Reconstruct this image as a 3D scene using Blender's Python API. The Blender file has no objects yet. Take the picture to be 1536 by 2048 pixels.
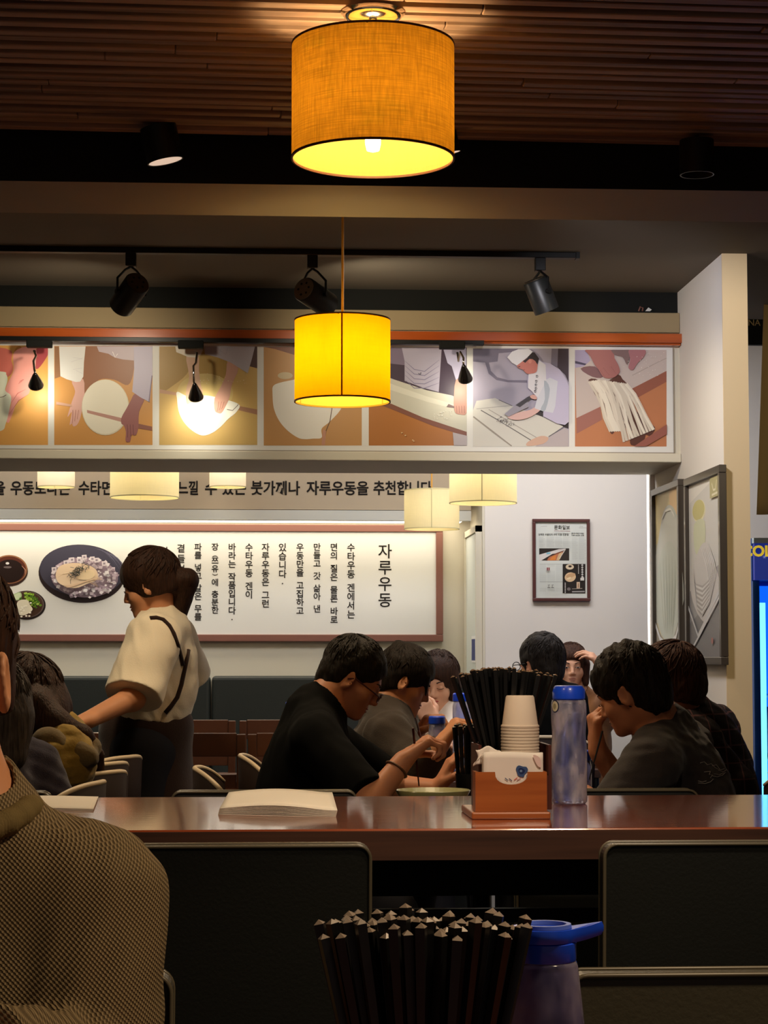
import bpy, math, random
import numpy as np
from mathutils import Vector, Matrix

# ------------------------------------------------------------------ camera, world, exposure
SC = bpy.context.scene
COL = SC.collection
CAM_Z, YAW, PITCH, FPX = 1.22, math.radians(3.39), math.radians(4.04), 4080.0
cam_data = bpy.data.cameras.new('camera')
cam = bpy.data.objects.new('camera', cam_data)
COL.objects.link(cam)
cam_data.sensor_fit = 'VERTICAL'
cam_data.sensor_height = 36.0
cam_data.lens = FPX / 2048 * 36.0
cam_data.clip_start = 0.05
cam.location = (0, 0, CAM_Z)
cam.rotation_euler = (math.radians(90) + PITCH, 0, -YAW)
SC.camera = cam
SC.view_settings.view_transform = 'Standard'
SC.view_settings.look = 'None'
SC.view_settings.exposure = 0.0
SC.view_settings.gamma = 1.0
SC.view_settings.use_curve_mapping = False
W = bpy.data.worlds.new('world')
SC.world = W
W.use_nodes = True
W.node_tree.nodes['Background'].inputs[0].default_value = (0.95, 0.85, 0.75, 1)
W.node_tree.nodes['Background'].inputs[1].default_value = 0.10

def lamp(name, kind, loc, energy, color=(1, 1, 1), target=None, **kw):
    d = bpy.data.lights.new(name, kind)
    d.energy = energy
    d.color = color
    for k, v in kw.items():
        setattr(d, k, v)
    o = bpy.data.objects.new(name, d)
    COL.objects.link(o)
    o.location = loc
    if target is not None:
        o.rotation_euler = (Vector(target) - Vector(loc)).to_track_quat('-Z', 'Y').to_euler()
    return o

# dining-room and back-room ceiling lights
WARM, NEUT, COOL = (1.0, 0.74, 0.46), (1.0, 0.92, 0.83), (0.92, 0.95, 1.0)
lamp('ceiling_light_back_left', 'AREA', (-1.2, 8.75, 2.66), 17, (1.0, .95, .90), (-1.2, 8.8, 0), shape='RECTANGLE', size=2.0, size_y=0.5)
lamp('ceiling_light_back_right', 'AREA', (1.15, 8.45, 2.66), 26, (0.98, 0.95, 0.97), (1.15, 8.75, 0), shape='RECTANGLE', size=1.4, size_y=0.5)
lamp('ceiling_light_foreground', 'SPOT', (0.85, 1.88, 2.45), 84, WARM, (0.30, 2.1, 0.6), spot_size=2.0, spot_blend=0.9, shadow_soft_size=0.10)
lamp('ceiling_light_long_table', 'SPOT', (0.75, 2.75, 2.45), 78, (1.0, 0.80, 0.58), (0.62, 3.95, 0.95), spot_size=1.0, spot_blend=0.9, shadow_soft_size=0.08)
lamp('ceiling_light_long_table_left', 'SPOT', (-0.6, 3.2, 2.45), 34, WARM, (-0.3, 4.0, 0.9), spot_size=1.5, spot_blend=0.9, shadow_soft_size=0.08)
lamp('ceiling_light_aisle', 'SPOT', (0.6, 6.3, 2.45), 46, (1.0, 0.74, 0.46), (0.5, 5.5, 0.7), spot_size=2.2, spot_blend=0.7, shadow_soft_size=0.10)
lamp('ceiling_light_left_tables', 'SPOT', (-0.5, 6.0, 2.45), 52, (1.0, 0.78, 0.5), (-0.5, 6.0, 0.7), spot_size=2.2, spot_blend=0.7, shadow_soft_size=0.10)
lamp('ceiling_light_partition', 'SPOT', (0.75, 5.7, 2.45), 46, (0.95, 0.93, 1.0), (1.6, 7.0, 1.6), spot_size=1.5, spot_blend=0.6, shadow_soft_size=0.08)
lamp('ceiling_light_entrance', 'SPOT', (2.1, 5.0, 2.4), 80, (1.0, 0.80, 0.50), (1.78, 7.2, 1.75), spot_size=1.3, spot_blend=0.6, shadow_soft_size=0.1)

# ------------------------------------------------------------------ picture point -> point of the room
_f = Vector((math.sin(YAW) * math.cos(PITCH), math.cos(YAW) * math.cos(PITCH), math.sin(PITCH)))
_r = Vector((math.cos(YAW), -math.sin(YAW), 0))
_u = _r.cross(_f)
def ray(u, v):
    return _f * FPX + _r * (u - 768) - _u * (v - 1024)
def P(u, v, Y):
    d = ray(u, v); return Vector((0, 0, CAM_Z)) + d * (Y / d.y)
def PX(u, v, X):
    d = ray(u, v); return Vector((0, 0, CAM_Z)) + d * (X / d.x)
def PZ(u, v, Z):
    d = ray(u, v); return Vector((0, 0, CAM_Z)) + d * ((Z - CAM_Z) / d.z)

# ------------------------------------------------------------------ materials
def lin(c):
    return tuple(((x / 255) / 12.92 if x <= 10 else (((x / 255) + 0.055) / 1.055) ** 2.4) for x in c) + (1.0,)
_mats = {}
def mat(name, c, rough=0.5, metal=0.0, spec=0.5, emit=None, emit_s=0.0, coat=0.0, trans=0.0, ior=1.45, noise=None, bump=None, sheen=0.0, alpha=1.0):
    """noise = (scale xyz, second colour, amount); bump = (scale xyz, strength)"""
    if name in _mats: return _mats[name]
    m = bpy.data.materials.new(name); m.use_nodes = True
    nt = m.node_tree; b = nt.nodes['Principled BSDF']
    b.inputs['Base Color'].default_value = lin(c)
    b.inputs['Roughness'].default_value = rough
    b.inputs['Metallic'].default_value = metal
    b.inputs['Specular IOR Level'].default_value = spec
    b.inputs['Coat Weight'].default_value = coat
    b.inputs['Coat Roughness'].default_value = 0.08
    b.inputs['Transmission Weight'].default_value = trans
    b.inputs['IOR'].default_value = ior
    b.inputs['Sheen Weight'].default_value = sheen
    b.inputs['Alpha'].default_value = alpha
    if emit:
        b.inputs['Emission Color'].default_value = lin(emit)
        b.inputs['Emission Strength'].default_value = emit_s
    if noise or bump:
        tc = nt.nodes.new('ShaderNodeTexCoord')
    if noise:
        mp = nt.nodes.new('ShaderNodeMapping'); mp.inputs['Scale'].default_value = noise[0]
        n = nt.nodes.new('ShaderNodeTexNoise'); n.inputs['Scale'].default_value = 1.0; n.inputs['Detail'].default_value = 5
        rp = nt.nodes.new('ShaderNodeValToRGB')
        rp.color_ramp.elements[0].position = 0.5 - noise[2] / 2; rp.color_ramp.elements[1].position = 0.5 + noise[2] / 2
        rp.color_ramp.elements[0].color = lin(c); rp.color_ramp.elements[1].color = lin(noise[1])
        nt.links.new(tc.outputs['Object'], mp.inputs[0]); nt.links.new(mp.outputs[0], n.inputs['Vector'])
        nt.links.new(n.outputs['Fac'], rp.inputs[0]); nt.links.new(rp.outputs[0], b.inputs['Base Color'])
    if bump:
        mp2 = nt.nodes.new('ShaderNodeMapping'); mp2.inputs['Scale'].default_value = bump[0]
        n2 = nt.nodes.new('ShaderNodeTexNoise'); n2.inputs['Scale'].default_value = 1.0; n2.inputs['Detail'].default_value = 4
        bp = nt.nodes.new('ShaderNodeBump'); bp.inputs['Strength'].default_value = bump[1]; bp.inputs['Distance'].default_value = 0.005
        nt.links.new(tc.outputs['Object'], mp2.inputs[0]); nt.links.new(mp2.outputs[0], n2.inputs['Vector'])
        nt.links.new(n2.outputs['Fac'], bp.inputs['Height']); nt.links.new(bp.outputs[0], b.inputs['Normal'])
    _mats[name] = m
    return m
def shade_mat(name, c_diff, c_trans, weave=0.25, mix=0.55, lining=(245, 225, 170)):
    """fabric of a lamp shade: part diffuse, part translucent, with a fine weave"""
    m = bpy.data.materials.new(name); m.use_nodes = True
    nt = m.node_tree; nt.nodes.remove(nt.nodes['Principled BSDF']); out = nt.nodes['Material Output']
    tc = nt.nodes.new('ShaderNodeTexCoord')
    fac = None
    for sc in ((14, 14, 420), (260, 260, 26)):
        mp = nt.nodes.new('ShaderNodeMapping'); mp.inputs['Scale'].default_value = sc
        n = nt.nodes.new('ShaderNodeTexNoise'); n.inputs['Scale'].default_value = 1; n.inputs['Detail'].default_value = 3
        nt.links.new(tc.outputs['Object'], mp.inputs[0]); nt.links.new(mp.outputs[0], n.inputs['Vector'])
        if fac is None: fac = n.outputs['Fac']
        else:
            a = nt.nodes.new('ShaderNodeMath'); a.operation = 'MULTIPLY'
            nt.links.new(fac, a.inputs[0]); nt.links.new(n.outputs['Fac'], a.inputs[1]); fac = a.outputs[0]
    mr = nt.nodes.new('ShaderNodeMapRange'); mr.inputs[1].default_value = 0.12; mr.inputs[2].default_value = 0.40
    mr.inputs[3].default_value = 1 - weave; mr.inputs[4].default_value = 1 + weave * 0.4
    nt.links.new(fac, mr.inputs[0])
    mul = nt.nodes.new('ShaderNodeMixRGB'); mul.blend_type = 'MULTIPLY'; mul.inputs[0].default_value = 1
    mul.inputs[1].default_value = lin(c_trans); nt.links.new(mr.outputs[0], mul.inputs[2])
    d = nt.nodes.new('ShaderNodeBsdfDiffuse')
    ge = nt.nodes.new('ShaderNodeNewGeometry'); li = nt.nodes.new('ShaderNodeMixRGB')      # outside cloth / pale inner lining
    li.inputs[1].default_value = lin(c_diff); li.inputs[2].default_value = lin(lining)
    nt.links.new(ge.outputs['Backfacing'], li.inputs[0]); nt.links.new(li.outputs[0], d.inputs[0])
    t = nt.nodes.new('ShaderNodeBsdfTranslucent'); nt.links.new(mul.outputs[0], t.inputs[0])
    mx = nt.nodes.new('ShaderNodeMixShader'); mx.inputs[0].default_value = mix
    nt.links.new(d.outputs[0], mx.inputs[1]); nt.links.new(t.outputs[0], mx.inputs[2]); nt.links.new(mx.outputs[0], out.inputs[0])
    return m
def grid_mat(name, c, c2, scale, line=0.12, rough=0.7, bumpy=False):
    """woven / plaid cloth: a grid in object space"""
    m = bpy.data.materials.new(name); m.use_nodes = True
    nt = m.node_tree; b = nt.nodes['Principled BSDF']; b.inputs['Roughness'].default_value = rough
    b.inputs['Specular IOR Level'].default_value = 0.2
    tc = nt.nodes.new('ShaderNodeTexCoord'); sp = nt.nodes.new('ShaderNodeSeparateXYZ'); nt.links.new(tc.outputs['Object'], sp.inputs[0])
    vals = []
    for ax, s in (('X', scale), ('Z', scale)):
        k = nt.nodes.new('ShaderNodeMath'); k.operation = 'MULTIPLY'; k.inputs[1].default_value = s
        if bumpy:
            ad = nt.nodes.new('ShaderNodeMath'); ad.operation = 'MULTIPLY_ADD'; ad.inputs[1].default_value = 0.5 if ax == 'X' else -0.3
            nt.links.new(sp.outputs['Y'], ad.inputs[0]); nt.links.new(sp.outputs[ax], ad.inputs[2]); nt.links.new(ad.outputs[0], k.inputs[0])
        else:
            nt.links.new(sp.outputs[ax], k.inputs[0])
        if bumpy:
            sn = nt.nodes.new('ShaderNodeMath'); sn.operation = 'SINE'; nt.links.new(k.outputs[0], sn.inputs[0])
        else:
            fr = nt.nodes.new('ShaderNodeMath'); fr.operation = 'FRACT'; nt.links.new(k.outputs[0], fr.inputs[0])
            sn = nt.nodes.new('ShaderNodeMath'); sn.operation = 'LESS_THAN'; sn.inputs[1].default_value = line; nt.links.new(fr.outputs[0], sn.inputs[0])
        vals.append(sn.outputs[0])
    cm = nt.nodes.new('ShaderNodeMath'); cm.operation = 'MULTIPLY' if bumpy else 'MAXIMUM'
    nt.links.new(vals[0], cm.inputs[0]); nt.links.new(vals[1], cm.inputs[1])
    if bumpy:
        cm2 = nt.nodes.new('ShaderNodeMapRange'); cm2.inputs[1].default_value = -0.6; cm2.inputs[2].default_value = 0.6
        nt.links.new(cm.outputs[0], cm2.inputs[0]); res = cm2.outputs[0]
        bp = nt.nodes.new('ShaderNodeBump'); bp.inputs['Strength'].default_value = 0.7; bp.inputs['Distance'].default_value = 0.003
        nt.links.new(res, bp.inputs['Height']); nt.links.new(bp.outputs[0], b.inputs['Normal'])
    else: res = cm.outputs[0]
    mx = nt.nodes.new('ShaderNodeMixRGB'); mx.inputs[1].default_value = lin(c); mx.inputs[2].default_value = lin(c2)
    nt.links.new(res, mx.inputs[0]); nt.links.new(mx.outputs[0], b.inputs['Base Color'])
    return m

# ------------------------------------------------------------------ mesh building
class MB:
    def __init__(s): s.v, s.f, s.m = [], [], []
    def add(s, vs, fs, mi=0):
        o = len(s.v); s.v += [Vector(x) for x in vs]
        s.f += [tuple(i + o for i in f) for f in fs]; s.m += [mi] * len(fs); return s
    def box(s, lo, hi, mi=0, M=None):
        (a, b, c), (d, e, f) = lo, hi
        vs = [Vector(q) for q in ((a, b, c), (d, b, c), (d, e, c), (a, e, c), (a, b, f), (d, b, f), (d, e, f), (a, e, f))]
        if M is not None: vs = [M @ q for q in vs]
        return s.add(vs, [(0, 3, 2, 1), (4, 5, 6, 7), (0, 1, 5, 4), (1, 2, 6, 5), (2, 3, 7, 6), (3, 0, 4, 7)], mi)
    def cyl(s, a, b, r1, r2=None, n=16, mi=0, caps=True):
        a, b = Vector(a), Vector(b); r2 = r1 if r2 is None else r2
        q = (b - a).to_track_quat('Z', 'Y')
        vs = []
        for c, r in ((a, r1), (b, r2)):
            vs += [c + q @ Vector((r * math.cos(2 * math.pi * i / n), r * math.sin(2 * math.pi * i / n), 0)) for i in range(n)]
        fs = [(i, (i + 1) % n, n + (i + 1) % n, n + i) for i in range(n)]
        if caps: fs += [tuple(range(n - 1, -1, -1)), tuple(range(n, 2 * n))]
        return s.add(vs, fs, mi)
    def lathe(s, prof, c=(0, 0, 0), n=32, mi=0, axis=None, closed=False):
        c = Vector(c); q = Vector(axis).to_track_quat('Z', 'Y') if axis is not None else None
        vs = []
        for r, z in prof:
            for i in range(n):
                p = Vector((r * math.cos(2 * math.pi * i / n), r * math.sin(2 * math.pi * i / n), z))
                vs.append(c + (q @ p if q else p))
        fs = []
        k = len(prof)
        for j in range(k if closed else k - 1):
            j2 = (j + 1) % k
            for i in range(n):
                i2 = (i + 1) % n
                fs.append((j * n + i, j * n + i2, j2 * n + i2, j2 * n + i))
        return s.add(vs, fs, mi)
    def tube(s, pts, r, n=8, mi=0, closed=False):
        pts = [Vector(p) for p in pts]; k = len(pts); vs = []
        rs = r if isinstance(r, (list, tuple)) else [r] * k
        up = None
        for i, p in enumerate(pts):
            a = pts[i - 1] if (i > 0 or closed) else p
            b = pts[(i + 1) % k] if (i < k - 1 or closed) else p
            t = (b - a).normalized()
            if up is None: up = Vector((0, 0, 1)) if abs(t.z) < 0.9 else Vector((1, 0, 0))
            x = t.cross(up)
            if x.length < 1e-5: x = t.orthogonal()
            x.normalize(); y = x.cross(t).normalized(); up = y
            vs += [p + x * rs[i] * math.cos(2 * math.pi * j / n) + y * rs[i] * math.sin(2 * math.pi * j / n) for j in range(n)]
        fs = []
        for i in range(k if closed else k - 1):
            i2 = (i + 1) % k
            for j in range(n):
                fs.append((i * n + j, i * n + (j + 1) % n, i2 * n + (j + 1) % n, i2 * n + j))
        if not closed: fs += [tuple(range(n - 1, -1, -1)), tuple(range((k - 1) * n, k * n))]
        return s.add(vs, fs, mi)
    def prism(s, poly, ext, mi=0):
        """poly: list of 3d points (flat), ext: extrusion vector"""
        poly = [Vector(p) for p in poly]; n = len(poly); e = Vector(ext)
        vs = poly + [p + e for p in poly]
        fs = [tuple(range(n - 1, -1, -1)), tuple(range(n, 2 * n))] + [(i, (i + 1) % n, n + (i + 1) % n, n + i) for i in range(n)]
        return s.add(vs, fs, mi)

def props(o, label=None, cat=None, group=None, kind=None):
    if label: o['label'] = label
    if cat: o['category'] = cat
    if group: o['group'] = group
    if kind: o['kind'] = kind
    return o
def mk(name, mb, m, parent=None, smooth=False, bevel=0.0, seg=2, auto=None, sub=0, **pr):
    me = bpy.data.meshes.new(name)
    off = Vector((0, 0, 0)); q = parent
    while q is not None: off = off + q.location; q = q.parent
    me.from_pydata([tuple(v - off) for v in mb.v], [], mb.f)
    for x in (m if isinstance(m, (list, tuple)) else [m]): me.materials.append(x)
    me.polygons.foreach_set('material_index', mb.m)
    if smooth: me.polygons.foreach_set('use_smooth', [True] * len(me.polygons))
    me.update()
    o = bpy.data.objects.new(name, me); COL.objects.link(o)
    if parent is not None: o.parent = parent
    if bevel:
        b = o.modifiers.new('bevel', 'BEVEL'); b.width = bevel; b.segments = seg; b.limit_method = 'ANGLE'; b.angle_limit = math.radians(35)
        b.harden_normals = False
    if sub:
        sdv = o.modifiers.new('sub', 'SUBSURF'); sdv.levels = sub; sdv.render_levels = sub
    if auto:
        try: me.set_sharp_from_angle(angle=math.radians(auto))
        except Exception: pass
    return props(o, **pr)
def thing(name, loc, label, cat, group=None):
    o = bpy.data.objects.new(name, None); COL.objects.link(o); o.location = loc
    o.empty_display_size = 0.05
    return props(o, label, cat, group)
def copy_tree(o, loc=None, rotz=None, label=None, parent=None):
    c = o.copy(); COL.objects.link(c)
    if parent is not None: c.parent = parent
    if loc is not None: c.location = loc
    if rotz is not None: c.rotation_euler = (0, 0, rotz)
    if label: c['label'] = label
    for ch in list(o.children): copy_tree(ch, parent=c)
    return c
def smooth_loop(pts, k=6):
    n = len(pts); out = []
    for i in range(n):
        p0, p1, p2, p3 = (np.array(pts[(i + j - 1) % n], float) for j in range(4))
        for t in np.linspace(0, 1, k, endpoint=False):
            out.append(tuple(0.5 * ((2 * p1) + (-p0 + p2) * t + (2 * p0 - 5 * p1 + 4 * p2 - p3) * t * t + (-p0 + 3 * p1 - 3 * p2 + p3) * t ** 3)))
    return out
FONT = None
def text_mesh(body, size, m, origin, xdir=(1, 0, 0), ydir=(0, 0, 1), name='lettering', parent=None, width=None, thick=0.0012, bold=0.0, align='LEFT', **pr):
    cu = bpy.data.curves.new('t', 'FONT'); cu.body = body; cu.size = size; cu.align_x = align; cu.extrude = thick; cu.offset = bold
    cu.resolution_u = 3
    o = bpy.data.objects.new('t', cu); COL.objects.link(o)
    bpy.context.view_layer.update()
    dg = bpy.context.evaluated_depsgraph_get()
    me = bpy.data.meshes.new_from_object(o.evaluated_get(dg))
    bpy.data.objects.remove(o)
    xs = [v.co.x for v in me.vertices]
    sx = 1.0
    if width and xs: sx = width / max(1e-6, max(xs) - min(xs))
    x0 = min(xs) if (xs and align == 'LEFT') else 0
    X, Yv = Vector(xdir), Vector(ydir); N = X.cross(Yv)
    off = Vector((0, 0, 0)); q = parent
    while q is not None: off = off + q.location; q = q.parent
    og = Vector(origin) - off
    for v in me.vertices:
        v.co = og + X * ((v.co.x - x0) * sx) + Yv * v.co.y + N * v.co.z
    me.materials.clear(); me.materials.append(m)
    ob = bpy.data.objects.new(name, me); COL.objects.link(ob)
    if parent is not None: ob.parent = parent
    return props(ob, **pr)
# ------------------------------------------------------------------ shared materials
m_white = mat('white_wall_paint', (226, 221, 214), 0.75, spec=0.25)
m_cream = mat('cream_wall_paint', (214, 208, 190), 0.7, spec=0.25)
m_beige = mat('beige_board', (158, 140, 106), 0.6, spec=0.3)
m_end = mat('ivory_end_board', (222, 200, 160), 0.6, spec=0.3)
m_dark = mat('matt_black_paint', (26, 27, 25), 0.75, spec=0.2)
m_soffit = mat('grey_soffit_paint', (150, 138, 124), 0.7, spec=0.25, noise=((1.2, 1.2, 1.2), (132, 120, 108), 0.6))
m_ceilB = mat('dark_grey_ceiling_paint', (112, 104, 92), 0.8, spec=0.2)
m_slat = mat('walnut_ceiling_slat', (176, 148, 132), 0.55, spec=0.25, noise=((0.9, 26, 9), (116, 92, 80), 0.35))
m_floor = mat('dark_floor_tile', (58, 50, 44), 0.45, noise=((3, 3, 3), (48, 42, 38), 0.5))
m_black_metal = mat('black_metal', (22, 22, 22), 0.42, metal=0.3)
m_orange = mat('orange_varnished_wood', (190, 92, 30), 0.28, coat=0.4, noise=((2, 30, 30), (160, 70, 22), 0.5))
m_leather = mat('black_leather', (30, 31, 28), 0.42, spec=0.45, bump=((160, 160, 160), 0.12))
m_leather_seam = mat('leather_piping_highlight', (92, 84, 68), 0.33, spec=0.6)  # piping colour lightened to paint in highlights along the chair edges
m_booth = mat('charcoal_green_booth_leather', (44, 48, 45), 0.45, spec=0.4, bump=((120, 120, 120), 0.08))
m_frame_brown = mat('brown_poster_frame', (128, 84, 72), 0.5)
m_ink = mat('black_ink', (30, 26, 24), 0.7, spec=0.2)
m_paper = mat('white_printed_board', (222, 222, 218), 0.45, spec=0.4)
m_wood_chair = mat('brown_chair_wood', (104, 62, 38), 0.38, coat=0.25, noise=((3, 30, 3), (82, 46, 28), 0.5))
m_chrome = mat('chrome', (220, 215, 205), 0.12, metal=1.0)
m_led = mat('led_strip', (255, 245, 225), 0.5, emit=(255, 240, 214), emit_s=4.5)
m_led_cool = mat('led_strip_cool', (255, 250, 245), 0.5, emit=(255, 248, 240), emit_s=5)

def S(name, mb, m, **k):
    return mk(name, mb, m, kind='structure', **k)

# floor
S('floor', MB().box((-5.2, -1.6, -0.06), (4.6, 10.2, 0.0)), m_floor)

# ceiling of thin walnut slats, slightly turned against the beam
ZS = 2.49
a0, a1 = PZ(0, 258, ZS), PZ(1536, 296, ZS)
dirS = (a1 - a0).normalized(); perS = Vector((-dirS.y, dirS.x, 0))
mb = MB()
rnd = random.Random(4)
pitch, wid = 0.0545, 0.030
for i in range(112):
    off = -i * pitch
    zz = ZS + (i % 3 == 1) * 0.004
    x = -3.6
    while x < 3.4:
        L = rnd.uniform(0.9, 2.2); x2 = min(x + L, 3.4)
        o0 = a0 + dirS * (x - a0.x) + perS * off
        M = Matrix.Translation(o0) @ Matrix.Rotation(math.atan2(dirS.y, dirS.x), 4, 'Z')
        dz = rnd.uniform(-0.0022, 0.0022)
        mb.box((0, -wid, zz - ZS + dz), (x2 - x - 0.0015, 0, 0.034), M=M)
        x = x2
S('ceiling', mb, m_slat, bevel=0.002, seg=1)
S('ceiling_dining', MB().box((-5.2, -1.6, ZS + 0.033), (4.6, 5.2, ZS + 0.09)), m_dark)

# dropped beam beyond the slats: black face, grey underside
zb = P(768, 372, 5.0).z
mb = MB().box((-5.2, 5.0, zb), (4.6, 5.364, 2.75))
mb.m = [1, 0, 0, 0, 0, 0]
S('trim_1', mb, [m_dark, m_soffit])
# higher grey ceiling before the header
ZB = 2.55
S('ceiling_middle', MB().box((-5.2, 5.364, ZB), (4.6, 7.9, ZB + 0.08)), m_ceilB)
# black band of wall over the header
YH = 7.31
zt = P(680, 621, YH).z
XP = PX(1400, 1000, 1.0)  # placeholder direction
XPART = P(1450, 1000, 6.6).x
S('wall_header_band', MB().box((-5.2, YH + 0.02, zt - 0.02), (XPART, 7.78, ZB + 0.01)), m_dark)
zbot = P(700, 922, YH).z
S('wall_header', MB().box((-5.2, YH, zbot), (XPART, 7.80, zt - 0.0)), m_cream)
# upper beige board, orange rail, lower white lip
z1 = P(700, 661, YH).z
S('trim_2', MB().box((-5.2, YH - 0.02, z1), (XPART - 0.001, YH, zt)), m_beige, bevel=0.002)
zr0, zr1 = P(700, 682, YH - 0.05).z, P(700, 661, YH - 0.05).z
S('trim_3', MB().box((-5.2, YH - 0.05, zr0 + 0.004), (XPART + 0.004, YH - 0.0005, zr1)).box((-5.2, YH - 0.042, zr0 - 0.004), (XPART - 0.002, YH - 0.0005, zr0 + 0.0035)), m_orange, bevel=0.003)
zl = P(700, 903, YH - 0.02).z
S('trim_4', MB().box((-5.2, YH - 0.022, zbot + 0.0), (XPART - 0.001, YH, zl)), m_beige if False else m_cream, bevel=0.003)

# partition on the right with its ivory end board
YN = 6.6
zp_top = ZB
xe = P(1500, 1000, YN).x
S('wall_right_partition', MB().box((XPART, YN + 0.006, 0), (xe - 0.003, 7.80, zp_top)), m_white)
S('trim_5', MB().box((XPART - 0.001, YN, 0), (xe, YN + 0.006, zp_top)), m_end)

# back room shell
YB = 10.0
ZC = 2.72
xcab = P(945, 1150, YB).x
YR = 9.43
xr0 = P(970, 1150, YR).x
S('wall_back', MB().box((-5.2, YB, 0), (xr0 + 0.3, YB + 0.1, ZC)), m_cream)
S('wall_back_right', MB().box((xr0, YR, 0), (4.0, YR + 0.1, ZC)), m_white)
S('wall_return', MB().box((xr0 - 0.012, YR, 0), (xr0 - 0.0005, YB - 0.0005, ZC)), m_cream)
S('ceiling_rear', MB().box((-5.2, 7.79, ZC), (4.6, 10.1, ZC + 0.08)), m_white)
S('wall_header_rear', MB().box((-5.2, 7.79, zt - 0.2), (XPART, 7.83, ZC)), m_white)
S('wall_left', MB().box((-5.3, -1.6, 0), (-5.2, 10.1, ZC)), m_cream)
S('wall_right', MB().box((4.0, -1.6, 0), (4.1, 10.1, ZC)), m_beige)

# cupboard-like service door in the return wall (seen very obliquely)
xd = xr0 - 0.013
d = thing('door_1', (xd, 9.7, 0), 'pale blue-white service door in the return wall beside the poster', 'door'); d['kind'] = 'structure'
for k in ('label', 'category'): del d[k]
m_door = mat('pale_door_paint', (206, 214, 212), 0.5)
zdt = P(957, 1068, 9.6).z
mk('door_leaf', MB().box((xd - 0.022, 9.45, 0.0), (xd, 9.96, zdt)), m_door, d, bevel=0.004)
mk('door_edge', MB().box((xd - 0.03, 9.435, 0), (xd, 9.449, zdt + 0.03)).box((xd - 0.03, 9.961, 0), (xd, 9.975, zdt + 0.03)).box((xd - 0.03, 9.435, zdt + 0.001), (xd, 9.975, zdt + 0.03)), m_cream, d)
sgn = thing('wall_notice', (xd - 0.023, 9.62, 1.25), 'small blue and white notice stuck on the pale service door', 'sign')
mk('backing', MB().box((xd - 0.0255, 9.5, 1.19), (xd - 0.0225, 9.68, 1.315)), mat('notice_white', (230, 232, 235), 0.5), sgn)
mk('printed_band', MB().box((xd - 0.0265, 9.515, 1.20), (xd - 0.0256, 9.665, 1.30)), mat('notice_blue', (40, 56, 120), 0.5), sgn)
lb = MB().box((xd - 0.0245, 9.56, P(958, 1209, 9.6).z - 0.008), (xd - 0.0225, 9.68, P(958, 1209, 9.6).z + 0.012))
mk('door_label', lb, mat('grey_label', (120, 125, 125), 0.5), None, label='tiny grey label strip at eye height on the service door', category=None) if False else None
swp = thing('light_switch', (xd - 0.03, 9.44, 1.5), 'slim pale switch plate on the lit wall next to the service door', 'switch')
q = P(939, 1150, YB - 0.004); mk('plate', MB().box((q.x - 0.012, YB - 0.008, q.z - 0.03), (q.x + 0.012, YB - 0.0005, q.z + 0.03)), m_white, swp, bevel=0.002)
mk('rocker', MB().box((q.x - 0.006, YB - 0.011, q.z - 0.015), (q.x + 0.006, YB - 0.0081, q.z + 0.015)), m_paper, swp)
# LED line where the partition meets the back room
q0 = P(1291, 960, 7.86)
S('trim_6', MB().box((q0.x + 0.006, 7.802, 0.0), (q0.x + 0.075, 7.83, 1.96)), m_white)
led = thing('vertical_light_strip', (q0.x, 7.84, 0.9), 'thin vertical white light strip on the end of the right partition', 'light strip')
mk('diffuser', MB().box((q0.x + 0.002, 7.832, 0.9), (q0.x + 0.014, 7.846, 1.95)), m_led_cool, led)
mk('holder', MB().box((q0.x + 0.0145, 7.832, 0.9), (q0.x + 0.02, 7.85, 1.95)), m_black_metal, led)

# valance with the large written line, light strip tucked beneath
YV = 9.6
xv1 = P(942, 1000, YV).x
zv0 = P(500, 1040, YV).z; zv_lip = P(500, 1020, YV).z
S('trim_7', MB().box((-5.2, YV, zv_lip + 0.003), (xv1, YB - 0.001, ZC)), mat('taupe_valance_board', (186, 170, 146), 0.6, spec=0.3))
S('trim_8', MB().box((-5.2, YV - 0.006, zv0), (xv1, YV + 0.05, zv_lip)), mat('pale_valance_lip', (205, 205, 196), 0.6))
st = thing('cove_light_strip', (0, YV + 0.2, zv0), 'long warm white light strip glowing under the valance above the poster', 'light strip')
mk('diffuser', MB().box((-4.6, YV + 0.08, zv0 + 0.012), (xv1 - 0.02, YB - 0.03, zv0 + 0.02)), m_led, st)
mk('channel', MB().box((-4.6, YV + 0.06, zv0 + 0.021), (xv1 - 0.02, YB - 0.02, zv_lip + 0.002)), m_white, st)

# written line on the valance
def line_text(body, u0, u1, v, h, Y, parent=None, m=m_ink, name='lettering'):
    a, b = P(u0, v, Y), P(u1, v, Y)
    return text_mesh(body, h * Y / FPX / 0.86, m, a, width=(b - a).length, name=name, parent=parent, thick=0.001, bold=0.0016)
vt = thing('valance_lettering', (0, YV - 0.002, 1.95), 'one long line of black brush writing across the taupe valance', 'lettering')
for body, u0, u1 in (('을', -16, 10), ('우동보다는', 21, 140), ('수타면을', 157, 248), ('느낄', 356, 396), ('수', 410, 434), ('있는', 444, 492), ('붓가께나', 502, 600), ('자루우동을', 613, 737), ('추천합니다', 747, 864)):
    line_text(body, u0, u1, 987, 26, YV - 0.0015, vt)

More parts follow.
